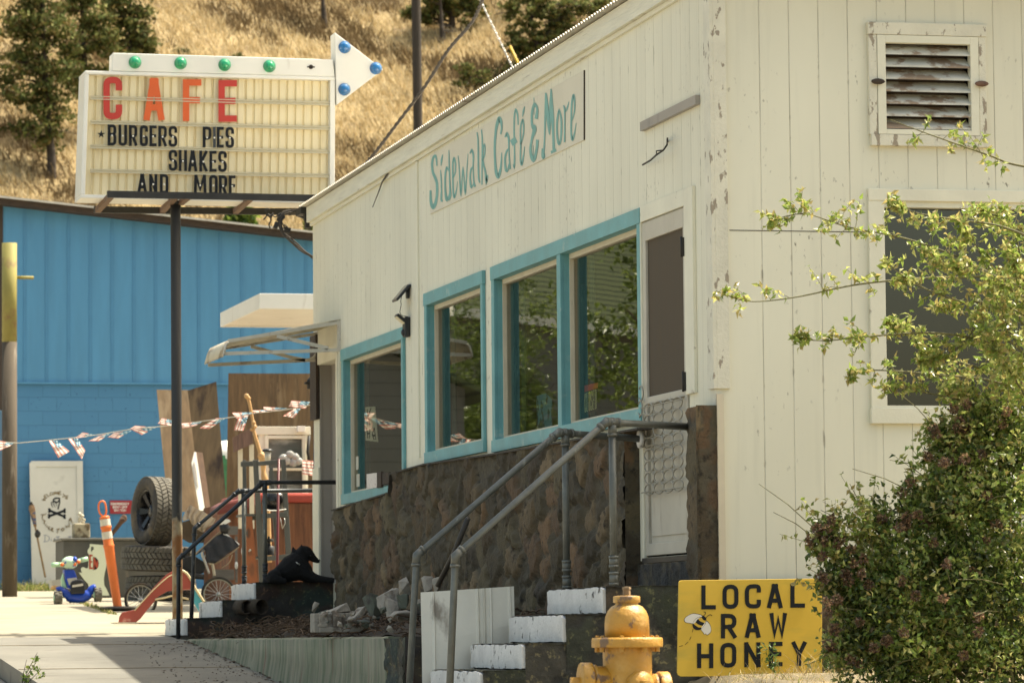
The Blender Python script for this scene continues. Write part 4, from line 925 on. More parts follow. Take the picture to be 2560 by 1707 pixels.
for (x, y, w, h) in ((1740,455,.06,.10),(1520,650,.09,.14),(1500,770,.05,.16),(1570,740,.06,.06)):
    q = onY(12.75, zj(x, y)); mb.box(q.x-w/2, 12.72, q.z-h/2, q.x+w/2, 12.8, q.z+h/2)
a = onY(12.75, zj(1450,620)); mb.box(a.x-.05, 12.7, a.z-.03, .02, 12.95, a.z+.03)
tag(mb.build('wall_bracket', m_dark, bevel=.004), 'rusty steel bracket tying the sign rack to the roof corner', 'bracket')

# ================================================================== AWNING AND CANOPY
Yn = onX(0, z1(972, 400)).y; Yf = onX(0, z1(828, 450)).y
an = lambda x, y: onY(Yn, z1(x, y)); af = lambda x, y: onY(Yf, z1(x, y))
t = thing('awning', 'old white corrugated metal awning on braced brackets over the far doorway', 'awning', (0, (Yn+Yf)/2, an(975, 500).z))
w0, w1, w2, w3 = an(975, 312), an(238, 450), an(222, 480), an(205, 545)
m_awn = mat('awning_sheet', (.62,.57,.44), .5, .06, 5, dirt=(.22,.15,.09), dscale=(6,3,6), dthr=(.52,.68))
prof = [w0, w0.lerp(w1, .5), w1, w2, w3]; mb = MB(); P = []
n = 90
for p in prof: P.append([(p.x, lerp(Yn, Yf, i/n), p.z+.010*sin(i/n*2*pi*14)) for i in range(n+1)])
mb.grid(P); o = mb.build('awning_roof', m_awn, t)
s_ = o.modifiers.new('thick', 'SOLIDIFY'); s_.thickness = .006
m_awf = mat('awning_frame_paint', (.58,.55,.47), .5, .06, 5, dirt=(.20,.12,.07), dscale=(8,8,8), dthr=(.55,.7))
def sbar(mb, a, b, w=.012, h=.030):
    d = (b-a).normalized(); u = Vector((d.z, 0, -d.x)); u = u if u.z > 0 else -u
    mb.hexa([a-u*h/2, b-u*h/2, b+u*h/2, a+u*h/2], (0, w, 0))
for k, (ff, Y) in enumerate(((an, Yn), (af, Yf))):
    mb = MB()
    if k == 0:
        sbar(mb, ff(215, 532), ff(972, 508)); sbar(mb, ff(555, 418), ff(890, 497)); mb.box(-.03, Yn-.005, ff(975, 512).z, 0, Yn+.01, ff(975, 318).z); sbar(mb, w1, w0+Vector((0,0,-.02)), .014, .028)
        mb.tube(smoothpts([tuple(w1+Vector((0,-.002,-.01))), tuple(w2+Vector((0,-.002,0))), tuple(w3+Vector((0,-.002,0)))], 4), .01, 6)
    else:
        sbar(mb, ff(105, 607), ff(830, 572)); sbar(mb, ff(385, 485), ff(640, 555)); sbar(mb, ff(640, 555), ff(740, 575)); mb.tube(smoothpts([tuple(ff(*p)) for p in ((740,575),(790,560),(815,525),(828,480))], 4), .012, 6); mb.box(-.03, Yf-.005, ff(828, 575).z, 0, Yf+.01, ff(828, 392).z); sbar(mb, Vector((w1.x, Yf, w1.z-.01)), ff(828, 400), .014, .028)
    mb.build('bracket', m_awf, t)
mb = MB(); mb.box(-.012, Yn+.0, an(975, 505).z, -.001, Yf, an(975, 325).z); mb.build('back_board', m_cream, t)
YC = 20.0; c1 = onY(YC, z1(440, 140)); c2 = onY(YC, z1(440, 240)); 
def onray_plane_x(X, p): return onX(X, p)
far = onX(c1.x, z1(187, 300)); H = c1.z-c2.z
t = thing('canopy', 'clean white flat canopy with ribbed soffit behind the corrugated awning', 'canopy', (3.2, YC+1.5, zg(YC)))
x0, x1, yb = c1.x, 5.2, far.y; mb = MB(); 
mb.box(x0, YC, c2.z, x1, YC+.03, c1.z); mb.box(x0, YC+.03, c2.z, x0+.03, yb, c1.z); mb.box(x0, yb, c2.z, x1, yb+.03, c1.z); mb.box(x0+.03, YC+.03, c1.z-.04, x1, yb, c1.z-.01); mb.build('fascia', m_white, t, bevel=.004)
mb = MB(); P = [[], []]; n = 40
for i in range(n):
    for f_, dz in ((0,0), (.6,0), (.7,.02), (.9,.02)):
        y = lerp(YC+.03, yb, (i+f_)/n); P[0].append((x0+.03, y, c2.z+.02+dz)); P[1].append((x1, y, c2.z+.02+dz))
mb.grid(P, smooth=False); mb.build('soffit', m_white, t)
mb = MB(); mb.box(4.9, YC+.2, zg(YC)-.1, 5.02, YC+.32, c2.z+.02); mb.box(4.9, yb-.4, zg(YC)-.1, 5.02, yb-.28, c2.z+.02); mb.build('canopy_post', m_white, t)

# ================================================================== HONEY SIGN
zh = zm(1640, 1430, 460/2352); YH = -.62
H_ = lambda x, y, h=0: onY(YH-h-.05*((y-100)/1200), zh(x, y))
t = thing('honey_sign', 'yellow board lettered LOCAL RAW HONEY with a painted bee beside the rose bush', 'sign', tuple(H_(270, 1330)))
pts = [(330,102),(2100,78),(2122,100),(2125,1290),(2095,1316),(320,1330),(285,1310),(272,1280),(292,130),(305,108)]
mb = MB(); mb.prism([H_(x, y) for x, y in pts], (0, .014, 0)); mb.build('sign_board', m_signyellow, t, bevel=.002)
mph = lambda x, y, h: H_(x, y, .0006+h)
mb = MB()
LET = [('L',580,765,165,472),('O',850,1055,155,466),('C',1136,1342,150,460),('A',1422,1618,147,456),('L',1718,1905,143,450),('R',830,1030,528,842),('A',1138,1335,523,834),('W',1452,1674,518,828),
 ('H',525,733,905,1222),('O',822,1027,898,1215),('N',1128,1336,892,1210),('E',1445,1618,885,1198),('Y',1735,1925,880,1195)]
for ch, x0, x1, y1, y0 in LET: glyph(mb, ch, x0, y0, x1, y1, 54, mph, rad=1.35)
mb.build('lettering', m_ink, t)
def shape(mb, pts, h, k=4): P = smoothpts(pts, k, True); mb.prism([H_(x, y, .0006+h) for x, y in P], (0, .0006, 0))
m_wing = mat('bee_wing_paint', (.66,.63,.55), .6, .03, 5)
wing1 = [(590,555),(480,528),(400,560),(365,600),(380,635),(430,645),(490,650),(530,600)]
wing2 = [(650,625),(692,680),(702,750),(660,795),(635,780),(620,790),(600,760),(580,735),(585,700),(620,650)]
body = [(470,660),(500,600),(560,570),(620,590),(640,625),(615,680),(570,725),(520,732),(480,705)]
bm_ = MB(); 
for wv in (wing1, wing2):
    c = (sum(p[0] for p in wv)/len(wv), sum(p[1] for p in wv)/len(wv)); shape(bm_, [(c[0]+(x-c[0])*1.07, c[1]+(y-c[1])*1.09) for x, y in wv], .0002)
shape(bm_, [(585,562),(610,555),(640,580),(642,605),(615,612),(592,590)], .0012)
for s in ([(500,612),(530,585),(560,620),(620,650),(600,680),(545,665),(510,640)], [(468,655),(490,665),(540,700),(585,705),(560,730),(510,735),(475,705)]): shape(bm_, s, .0012)
for pl_ in ([(600,560),(632,530),(630,508),(610,503)], [(640,580),(665,552),(695,540),(718,552)]): ribbon(bm_, smoothpts(pl_, 4), 7, mph, .0013)
for pl_ in ([(475,722),(465,765)], [(448,820),(432,862)], [(412,888),(372,922)], [(345,935),(295,946)]): ribbon(bm_, pl_, 6, mph, .0008)
ribbon(bm_, smoothpts(body, 4, True), 6, mph, .0016, True)
bm_.build('bee_outline', m_ink, t)
bb = MB(); shape(bb, body, .0009-.0004); bb.build('bee_body', m_signyellow, t)
bw = MB(); shape(bw, wing1, .0016); shape(bw, wing2, .0016); bw.build('bee_wing', m_wing, t)

# ================================================================== HYDRANT
zy = zm(1400, 1440, 320/1879); YY = -4.7
hy = lambda x, y: onY(YY, zy(x, y)); c0 = hy(985, 900); hx = c0.x; scl = (hy(1490, 960)-hy(475, 960)).x/1015
t = thing('fire_hydrant', 'yellow fire hydrant with capped outlets in front of the stone steps', 'hydrant', (hx, YY, zg(-4.7)))
hz = lambda y: c0.z-(y-900)*scl; rr_ = lambda w: w*scl/2
M = Matrix.Translation((hx, YY, 0))
mb = MB(); zb0 = zg(-4.7)-.1
mb.lathe([(rr_(660), zb0), (rr_(900), zb0+.001), (rr_(900), zb0+.14), (rr_(660), zb0+.15), (rr_(690), hz(1560)), (rr_(700), hz(1100)), (rr_(690), hz(1045)), (rr_(690), hz(1035))], M, 40); mb.build('barrel', m_yellow, t)
mb = MB(); mb.lathe([(rr_(700), hz(1038)), (rr_(1005), hz(1036)), (rr_(1015), hz(1020)), (rr_(1015), hz(930)), (rr_(990), hz(900)), (rr_(640), hz(892))], M, 48); mb.build('flange', m_yellow, t)
mb = MB(); mb.lathe([(rr_(636), hz(893)), (rr_(636), hz(700)), (rr_(615), hz(600)), (rr_(545), hz(520)), (rr_(450), hz(462)), (rr_(330), hz(432)), (rr_(320), hz(410)), (rr_(370), hz(405)), (rr_(386), hz(398)), (rr_(386), hz(325)), (rr_(372), hz(312)), (rr_(250), hz(306)), (.0005, hz(300))], M, 48); mb.build('bonnet', m_yellow, t)
mb = MB(); mb.lathe([(rr_(120), hz(306)), (rr_(115), hz(215)), (rr_(140), hz(212)), (rr_(120), hz(180)), (.001, hz(176))], M, 5, smooth=False); mb.build('operating_nut', mat('rusty_nut', (.22,.15,.08), .7, .3, 30), t)
mb = MB()
for k in range(8):
    a = 2*pi*k/8+.35; x, y = hx+cos(a)*rr_(860), YY+sin(a)*rr_(860)
    mb.lathe([(rr_(80), hz(1100)), (rr_(80), hz(1036)), ], Matrix.Translation((x, y, 0)), 6, smooth=False); mb.lathe([(rr_(60), hz(900)), (rr_(60), hz(872)), (.001, hz(868))], Matrix.Translation((x, y, 0)), 6, smooth=False)
mb.build('flange_bolt', m_yellow, t)
def outlet(ang, zc_, r, l, nut, name):
    M2 = Matrix.Translation((hx, YY, zc_))@Matrix.Rotation(ang, 4, 'Z')@Matrix.Rotation(R_(90), 4, 'Y'); mb = MB()
    mb.lathe([(r*.82, 0), (r*.82, l-.075), (r*.9, l-.07), (r*.9, l-.055)], M2, 32)
    o1 = mb.build('outlet', m_yellow, t); mb = MB()
    mb.lathe([(r, l-.05), (r*1.03, l-.045), (r*1.03, l-.005), (r*.98, l), (r*.5, l+.006), (nut*1.1, l+.008)], M2, 36); mb.lathe([(nut, l+.004), (nut*.95, l+.045), (.001, l+.046)], M2, 5, smooth=False)
    for k in range(10): a = 2*pi*k/10; mb.add([M2@Vector((r*1.03*cos(a+d), r*1.03*sin(a+d), z)) for d, z in ((-.05, l-.04), (.05, l-.04), (.05, l-.01), (-.05, l-.01))], [(0,1,2,3)])
    mb.build('outlet_cap', m_yellow, o1)
outlet(R_(180), hz(1500), rr_(500), rr_(1380), rr_(130), 'l'); outlet(R_(-90+12), hz(1560), rr_(370), rr_(920), rr_(150), 'f'); outlet(R_(0), hz(1640), rr_(500), rr_(1200), rr_(130), 'r')
# ================================================================== BLUE BUILDING
BY = 36.0
bz = lambda x, y: onY(BY, D_(x, y))
t = thing('blue_building', 'low blue building with battened boards above painted block wall and sloping roof', 'building', (3, BY, .2))
xl = bz(7, 900).x; xr = 9.0
def rl(x):       # roof underside line
    a, b = bz(8, 472), bz(718, 553); return a.z+(b.z-a.z)*(x-a.x)/(b.x-a.x)
zf = bz(300, 878).z
m_blueb = mat('blue_boards', (.075,.25,.43), .55, .07, 1.2, bump=.25, bscale=30, stretch=(4,1,.5), dirt=(.05,.14,.22), dscale=(12,12,2), dthr=(.70,.78))
mb = MB(); per = (bz(100, 700).x-bz(50, 700).x)*98/100
x_ = bz(56, 700).x; per = (bz(450, 700).x-bz(56, 700).x)/8.
mb.hexa([(xl, BY, zf), (xr, BY, zf), (xr, BY, rl(xr)), (xl, BY, rl(xl))], (0, .15, 0))
mb.hexa([(xl, BY, rl(xl)-.001-.0), (xl+.0, BY, rl(xl))]+[(xl, BY, rl(xl)), (xl, BY, rl(xl))], (0, .1, 0))
mb.build('board_wall', m_blueb, t)
k = -1
mb = MB()
x0 = bz(57, 700).x; step = (bz(509, 700).x-bz(57, 700).x)/9.05
for i in range(0, 28):
    x = x0+step*i
    if x > xr-.1: break
    mb.hexa([(x-.022, BY-.007, zf+.0), (x+.022, BY-.007, zf+.0), (x+.022, BY-.007, rl(x)), (x-.022, BY-.007, rl(x))], (0, .0068, 0))
mb.build('battens', mat('batten_blue', (.06,.215,.385), .5, .06, 3), t)['kind'] = 'stuff'
# block wall with modelled joints
m_blk = bpy.data.materials.new('blue_blocks'); m_blk.use_nodes = True; nt = m_blk.node_tree; b = nt.nodes['Principled BSDF']; L = nt.links.new
tc = _n(nt, 'ShaderNodeTexCoord'); sp = _n(nt, 'ShaderNodeSeparateXYZ'); cb = _n(nt, 'ShaderNodeCombineXYZ'); L(tc.outputs['Object'], sp.inputs[0]); L(sp.outputs[0], cb.inputs[0]); L(sp.outputs[2], cb.inputs[1])
bt = _n(nt, 'ShaderNodeTexBrick'); bt.inputs['Scale'].default_value = 1; bt.inputs['Brick Width'].default_value = .4; bt.inputs['Row Height'].default_value = .2; bt.inputs['Mortar Size'].default_value = .004; bt.inputs['Mortar Smooth'].default_value = .6
bt.inputs['Color1'].default_value = (.06,.20,.36,1); bt.inputs['Color2'].default_value = (.064,.21,.37,1); bt.inputs['Mortar'].default_value = (.05,.17,.31,1); L(cb.outputs[0], bt.inputs[0])
nz = _n(nt, 'ShaderNodeTexNoise'); nz.inputs['Scale'].default_value = 22; nz.inputs['Detail'].default_value = 8; L(tc.outputs['Object'], nz.inputs[0])
mr = _n(nt, 'ShaderNodeMapRange'); mr.inputs[1].default_value = .66; mr.inputs[2].default_value = .72; L(nz.outputs[0], mr.inputs[0])
mx = _n(nt, 'ShaderNodeMix', data_type='RGBA'); mu = _n(nt, 'ShaderNodeMath', operation='MULTIPLY'); L(bt.outputs['Fac'], mu.inputs[0]); mu.inputs[1].default_value = 1; ad = _n(nt, 'ShaderNodeMath', operation='MULTIPLY'); L(mr.outputs[0], ad.inputs[0]); ad.inputs[1].default_value = .5
L(ad.outputs[0], mx.inputs[0]); L(bt.outputs['Color'], mx.inputs[6]); mx.inputs[7].default_value = (.015,.06,.13,1); L(mx.outputs[2], b.inputs['Base Color']); b.inputs['Roughness'].default_value = .65
bp = _n(nt, 'ShaderNodeBump'); bp.invert = True; bp.inputs['Distance'].default_value = .003; L(bt.outputs['Fac'], bp.inputs['Height']); L(bp.outputs[0], b.inputs['Normal'])
mb = MB(); mb.box(xl, BY+.02, -.3, xr, BY+.2, zf-.002); mb.build('block_wall', m_blk, t)
mb = MB(); mb.box(xl, BY-.03, zf-.03, xr, BY+.02, zf-.001); mb.build('flashing', m_blueb, t)
mb = MB(); mb.box(xl, BY+.2, -.3, xl+.2, BY+8, rl(xl)-.2); mb.box(xr-.2, BY+.2, -.3, xr, BY+8, rl(xr)-.2); mb.build('side_walls', m_blueb, t)
mb = MB(); mb.hexa([(xl-.15, BY-.25, rl(xl)-.0), (xr, BY-.25, rl(xr)), (xr, BY-.25, rl(xr)+.085), (xl-.15, BY-.25, rl(xl)+.085)], (0, 8.5, 0)); mb.build('roof', mat('roof_edge_wood', (.05,.032,.02), .8, .4, 6, stretch=(1,4,8)), t)
mb = MB(); mb.hexa([(xl-.15, BY-.30, rl(xl)+.087), (xr, BY-.30, rl(xr)+.087), (xr, BY-.30, rl(xr)+.115), (xl-.15, BY-.30, rl(xl)+.115)], (0, 8.6, 0)); mb.build('roof_sheet', m_tin, t)
q = bz(3, 900); mb = MB(); mb.box(xl-.10, BY-.02, zf-.4, xl-.001, BY+.1, rl(xl)); mb.build('corner_post', m_wooddark, t)
# neighbouring corrugated wall seen as a sliver at the far left
mb = MB(); P = [[], []]
for i in range(120):
    x = xl-.18-i*.02; P[0].append((x, BY+.4+.012*sin(i*1.6), -.3)); P[1].append((x, BY+.4+.012*sin(i*1.6), 4.6))
mb.grid(P); o = mb.build('corrugated_wall', m_galv); tag(o, 'grey corrugated metal wall left of the blue building', 'wall')

# yellow and brown bollard post
YP_ = 29.0; q0 = onY(YP_, (5, 1300)); q1 = onY(YP_, (43, 1300)); xc = (q0.x+q1.x)/2; rp = (q1.x-q0.x)/2; zt = onY(YP_, (24, 608)).z; zm_ = onY(YP_, (24, 855)).z; zst = onY(YP_, (60, 694)).z
t = thing('pipe_post', 'tall steel pipe post painted yellow above and brown below, at the left edge', 'post', (xc, YP_, zg(YP_)))
m_yp = mat('faded_yellow', (.27,.235,.06), .7, .12, 4, dirt=(.20,.11,.05), dscale=(5,5,5), dthr=(.55,.7)); m_bp = mat('brown_post', (.085,.065,.042), .85, .2, 3, stretch=(3,3,.6), dirt=(.2,.17,.13), dscale=(8,8,2), dthr=(.6,.75))
mb = MB(); mb.tube([(xc, YP_, zg(YP_)-.1), (xc, YP_, zm_)], rp, 28); mb.build('lower_post', m_bp, t)
mb = MB(); mb.tube([(xc, YP_, zm_), (xc, YP_, zt)], rp, 28); mb.build('upper_post', m_yp, t)
mb = MB(); e = onY(YP_, (84, 694)); mb.tube([(xc+rp*.8, YP_, zst), (e.x, YP_, zst)], .021, 12); mb.build('side_stub', m_yp, t)

def slab(name, Y, fn, pts, th, m, parent=None, label=None, cat=None, group=None, dy=None, bevel=0):
    P = [onY(Y+(dy(x, y) if dy else 0), fn(x, y)) for x, y in pts]; mb = MB(); mb.prism(P, (0, th, 0)); o = mb.build(name, m, parent, bevel=bevel)
    if label: tag(o, label, cat, group)
    return o
# ------------------------------------------------------------------ door leaning on the wall
zd = zm(80, 1210, 120/990); YD = BY-.28
lean = lambda x, y: .2*(1-(y-1060)/280)        # in display px
t = thing('leaning_door', 'white panel door leaning on the blue wall, painted with crossbones and a welcome', 'door', tuple(onY(YD, D_(130, 1340))))
dd_ = lambda x, y, h=0: onY(YD+lean(x, y)*.9-h, D_(x, y))
m_doorw = mat('old_door_paint', (.62,.60,.52), .6, .06, 2, dirt=(.35,.33,.28), dscale=(4,4,4), dthr=(.6,.8))
mb = MB(); mb.prism([dd_(*p) for p in ((68,1064),(73,1058),(190,1058),(194,1340),(74,1341))], (0, .035, 0)); mb.build('door_leaf', m_doorw, t)
mb = MB()
for q in (((68,1064),(83,1059),(88,1340),(74,1341)), ((176,1058),(190,1058),(194,1340),(180,1340)), ((83,1059),(176,1059),(176,1071),(83.5,1071)), ((87.5,1322),(179.5,1322),(180,1340),(88,1340))):
    mb.prism([dd_(x, y, .012) for x, y in q], (0, .0115, 0))
mb.build('door_frame', m_doorw, t)
def mpd(x, y, h): 
    fx, fy = zd(x, y); return dd_(fx*2352/2560, fy*2352/2560, .003+h)
m_brn = mat('mustard_paint', (.16,.10,.02), .6, .2, 9); m_bluep = mat('blue_grey_paint', (.07,.10,.20), .6, .2, 9)
def strokes(name, lst, w, m, h=.0): 
    mb = MB()
    for i, s in enumerate(lst): ribbon(mb, smoothpts(s, 3), w, mpd, h+.0003*i)
    return mb.build(name, m, t)
strokes('lettering', [[(200,310),(240,335),(235,300),(275,335),(255,265)], [(285,210),(245,240),(290,290),(315,262)],[(262,262),(290,245)], [(300,200),(335,250),(360,235)], [(400,160),(370,190),(385,230),(410,210)], [(440,160),(420,190),(445,215),(465,180),(440,160)], [(475,205),(485,155),(505,195),(525,155),(535,210)], [(600,150),(550,155),(555,210),(600,205)],[(555,180),(590,178)],
 [(640,190),(680,235),(750,235)], [(625,265),(680,235)], [(700,260),(690,285),(720,298),(735,270),(705,262)],
 [(180,625),(225,620),(270,628),(292,590)], [(232,630),(210,680),(225,725),(250,742)], [(245,745),(285,755)],[(262,755),(250,795)],[(232,805),(270,805)], [(295,820),(270,850)], [(298,860),(310,880),(325,855)], [(375,870),(340,890),(345,925),(375,935)],[(342,905),(365,905)], [(395,955),(410,895),(435,915),(405,935),(445,975)],
 [(505,925),(580,915)],[(545,925),(520,1005)], [(625,900),(605,930),(640,960),(665,920),(630,898)], [(690,845),(715,890),(735,860),(770,870),(765,790)], [(755,760),(790,700),(800,700),(825,780),(850,790)],[(760,740),(800,735)]], 13, m_brn)
strokes('small_lettering', [[(240,1050),(320,1055),(360,1110),(330,1170),(235,1185)],[(272,1060),(260,1180)], [(400,1120),(395,1170)],[(404,1088),(406,1096)], [(480,1120),(450,1125),(480,1150),(445,1172)], [(495,1085),(575,1075)],[(535,1085),(520,1170)], [(575,1170),(590,1120),(620,1112)], [(655,1115),(650,1140)], [(720,1105),(690,1110),(680,1135)], [(735,1085),(825,1080)],[(790,1060),(775,1120)]], 9, m_bluep)
strokes('stick_figure', [[(515,1315),(520,1330),(510,1325)],[(520,1335),(515,1365)],[(480,1380),(515,1365),(560,1355)],[(515,1365),(520,1410)],[(480,1445),(520,1410),(550,1445)]], 8, m_bluep)
mb = MB()
for a, b in (((365,540),(665,665)), ((360,655),(665,545))):
    ribbon(mb, [a, b], 48, mpd, .0005+.0004*(a[1] > 600))
    for (x, y) in (a, b):
        for s in (-1, 1):
            cx, cy = x+(-8 if x < 500 else 8), y+s*24; mb.prism([mpd(cx+27*cos(u), cy+27*sin(u), .0012+.0003*s) for u in np.linspace(0, 2*pi, 13)[:-1]], (0, .001, 0))
mb.build('crossbones', m_ink, t)
mb = MB()
for i, s in enumerate([[(430,325,22),(470,295,34),(530,285,30),(590,292,14)], [(400,360,16),(405,420,16),(430,480,8)], [(430,350,20),(450,420,14),(485,475,8)], [(470,350,30),(500,400,14),(520,450,8)], [(565,300,26),(570,380,26),(550,450,26),(535,515,30)], [(430,335,30),(480,360,34),(520,370,26),(560,330,24)]]):
    p = smoothpts(s, 4); ribbon(mb, [(x, y) for x, y, w in p], [w for x, y, w in p], mpd, .0005+.0003*i)
mb.build('painted_emblem', m_ink, t)
# bamboo torch
mb = MB(); a = onY(YD-.3, D_(104, 1325)); b = onY(YD-.15, D_(84, 1225)); c = onY(YD-.1, D_(72, 1160)); t = thing('bamboo_torch', 'bamboo garden torch with woven head leaning against the white painted door', 'torch', tuple(a))
mb.tube([a, b, b.lerp(c, .35)], .014, 8); mb.build('stick', mat('bamboo', (.30,.20,.10), .7, .2, 9), t)
mb = MB(); e = b.lerp(c, .25); mb.tube([e, e.lerp(c, .3), e.lerp(c, .75), c], [.02, .03, .045, .04], 10); mb.build('woven_head', mat('woven_reed', (.30,.18,.09), .8, .4, 30, dirt=(.04,.07,.16), dscale=(4,4,14), dthr=(.56,.6)), t)
mb = MB(); mb.tube([c, c+Vector((-.004, 0, .05))], [.03, .012], 8); mb.build('fuel_can', m_dark, t); mb = MB(); mb.blob(b+Vector((.01,-.03,.0)), (.04,.03,.05), 6, .3, seed=2); mb.build('binding', m_dark, t)
# emergency sign
t = thing('emergency_sign', 'small red wall sign reading EMERGENCY SHUT-OFF SWITCH on the blue block wall', 'sign', tuple(onY(BY, (300, 1266))))
zo = zm(0, 900, 900/2016); slab('sign_board', BY-.006, zo, [(616,785),(742,785),(742,859),(616,859)], .02, mat('sign_red', (.33,.02,.025), .45, .05, 3), t)
mb = MB(); m3 = lambda x, y, h: onY(BY-.0065-h, zo(x, y))
for txt, y, xa, xb in (('EMERGENCY', 804, 620, 724), ('SHUT-OFF', 822, 630, 714), ('SWITCH', 840, 638, 706)):
    n = len(txt); w = (xb-xa)/n
    for i, ch in enumerate(txt):
        if ch == 'I': glyph(mb, ch, xa+w*i+w*.2, y+6.5, xa+w*(i+1)-w*.2, y-6.5, 2.6, m3)
        else: glyph(mb, ch, xa+w*i+.8, y+6.5, xa+w*(i+1)-.8, y-6.5, 2.6, m3, rad=.6)
mb.build('lettering', m_white, t)
# dark metal chest
YB = 27.6; q = onY(YB, zo(355, 995)); q2 = onY(YB, zo(962, 995)); t = thing('metal_chest', 'long dark grey metal chest standing behind the tyres and the toy quad', 'chest', (q.x, YB, zg(YB)))
mb = MB(); mb.box(q.x, YB, zg(YB), q2.x, YB+.8, q.z-.03); mb.build('chest_body', mat('grey_brown_metal', (.085,.082,.068), .55, .15, 3, dirt=(.14,.12,.09), dscale=(5,5,2), dthr=(.6,.75)), t, bevel=.01)
mb = MB(); mb.box(q.x-.03, YB-.03, q.z-.03, q2.x+.02, YB+.82, q.z); mb.build('lid', mat('chest_lid', (.16,.155,.13), .4, .1, 3), t, bevel=.006)
a = onY(YB+.1, zo(413, 990)); b = onY(YB+.1, zo(505, 912)); mb = MB(); mb.box(a.x, YB+.08, q.z, b.x, YB+.3, b.z)
tag(mb.build('concrete_block', mat('lichen_block', (.34,.30,.20), .95, .2, 6, bump=.8, col2=(.12,.09,.05), c2thr=(.5,.6), c2scale=9), bevel=.02), 'small lichen stained block on the metal chest, topped by a coral like stone', 'block')
mb = MB(); zz = b.z
for i in range(9): mb.blob((lerp(a.x, b.x, .35+.3*random.Random(i).random()), YB+.18, zz+.02+.012*i), (.025, .02, .018), 4, .3, seed=i)
tag(mb.build('coral_stone', mat('pale_coral', (.55,.50,.38), .9, .15, 20)), 'pale knobbly coral like stone on top of the lichen block', 'ornament')
a = onY(YB-.2, zo(600, 1010)); b = onY(YB-.2, zo(694, 885)); mb = MB(); mb.tube([a, a.lerp(b, .8), b], [.02, .028, .045], 10); mb.blob(b+Vector((.0, 0, .0)), (.04, .03, .045), 6, .1); tag(mb.build('rusty_lever', mat('rusty_brown', (.10,.05,.025), .8, .3, 12)), 'rusty brown lever arm rising behind the orange post', 'lever')
# OPEN sign board
zt_ = zm(120, 1360, 180/1764); YO = YB-.12
t = thing('open_sign', 'cut-out mint board lettered OPEN in black and red beside the toy quad', 'sign', tuple(onY(YO, zt_(1250, 1240))))
slab('sign_board', YO, zt_, [(1030,-10),(1025,70),(975,140),(975,200),(1005,250),(985,575),(930,590),(900,565),(850,555),(810,590),(815,650),(840,690),(760,690),(820,770),(900,880),(980,960),(1020,1100),(1030,1250),(1505,1255),(1450,1120),(1380,1000),(1368,850),(1390,700),(1425,560),(1440,400),(1400,20)], .02, mat('mint_board', (.62,.66,.49), .5, .05, 3), t)
mo = lambda x, y, h: onY(YO-.001-h, zt_(x, y))
mb = MB(); glyph(mb, 'P', 1058, 175, 1120, 60, 24, mo, rad=.9); mb.prism([mo(x, y, .0002) for x, y in ((1103,300),(1170,320),(1225,380),(1244,450),(1235,540),(1190,610),(1120,630),(1098,625))], (0, .0002, 0)); mb.build('black_lettering', m_ink, t)
mb = MB(); glyph(mb, 'E', 1005, 605, 1092, 250, 44, mo); mb.prism([mo(x, y, .0012) for x, y in ((1112,310),(1140,318),(1195,470),(1200,360),(1232,440),(1226,540),(1190,596),(1140,470),(1135,615),(1108,618))], (0, .0006, 0)); mb.build('red_lettering', mat('brick_red_paint', (.42,.07,.03), .5, .1, 5), t)
mb = MB()
for x, y in ((985,735),(1065,865),(945,915),(1270,750)): mb.prism([mo(x+9*cos(u), y+9*sin(u), .001) for u in np.linspace(0, 2*pi, 9)[:-1]], (0, .001, 0))
# ------------------------------------------------------------------ toy quad
YQ = 23.4
T_ = lambda x, y, dy=0: onY(YQ+dy, zt_(x, y))
t = thing('toy_quad', 'small ride-on toy with blue body, mint handlebars and chunky black wheels', 'toy vehicle', tuple(T_(700, 1480)))
s1 = (T_(1000, 0)-T_(0, 0)).x/1000
def tw(c, r, w, ax, lab=None):
    M = Matrix.Translation(c)@Vector(ax).to_track_quat('Z', 'Y').to_matrix().to_4x4(); mb = MB()
    pr = [(r*.5, -w/2), (r*.86, -w/2), (r, -w*.36), (r*1.02, -w*.12), (r*1.02, w*.12), (r, w*.36), (r*.86, w/2), (r*.5, w/2)]; mb.lathe(pr, M, 24)
    for k in range(12):
        for s in (-1, 1):
            a = 2*pi*(k+.25*s)/12; R = Matrix.Rotation(a, 4, 'Z'); mb.box(r*.94, -.012, s*w*.28-w*.16, r*1.09, .012, s*w*.28+w*.16, M@R)
    o = mb.build('wheel', m_tread, t)
    mb = MB(); mb.lathe([(r*.48, -w*.56), (r*.48, w*.56), (r*.2, w*.6), (.001, w*.6)], M, 16); mb.build('hub', mat('mint_plastic', (.42,.66,.42), .4, .05, 4) if 'mint_plastic' not in bpy.data.materials else bpy.data.materials['mint_plastic'], o)
axd = (-_r*.96-_f*.25).normalized()
tw(T_(245, 1320, -.08), 165*s1, 190*s1, -axd); tw(T_(1222, 1235, -.05), 160*s1, 180*s1, axd); tw(T_(590, 1340, .35), 85*s1, 150*s1, axd); tw(T_(900, 1300, .38), 85*s1, 150*s1, axd)
m_mint = bpy.data.materials['mint_plastic']; m_bluep2 = mat('royal_blue_plastic', (.012,.06,.42), .35, .06, 4)
mb = MB()      # axle fender body
body = [(220,1080,.05),(290,1060,.06),(400,1130,.07),(520,1230,.10),(700,1260,.10),(880,1240,.10),(1010,1150,.07),(1080,1040,.06),(1170,1010,.05)]
mb.tube(smoothpts([tuple(T_(x, y+40)) for x, y, r in body], 3), [r*.62 for x, y, r in body for _ in range(3)][:len(smoothpts([(x, y, 0) for x, y, r in body], 3))], 12); mb.build('fender', m_bluep2, t)
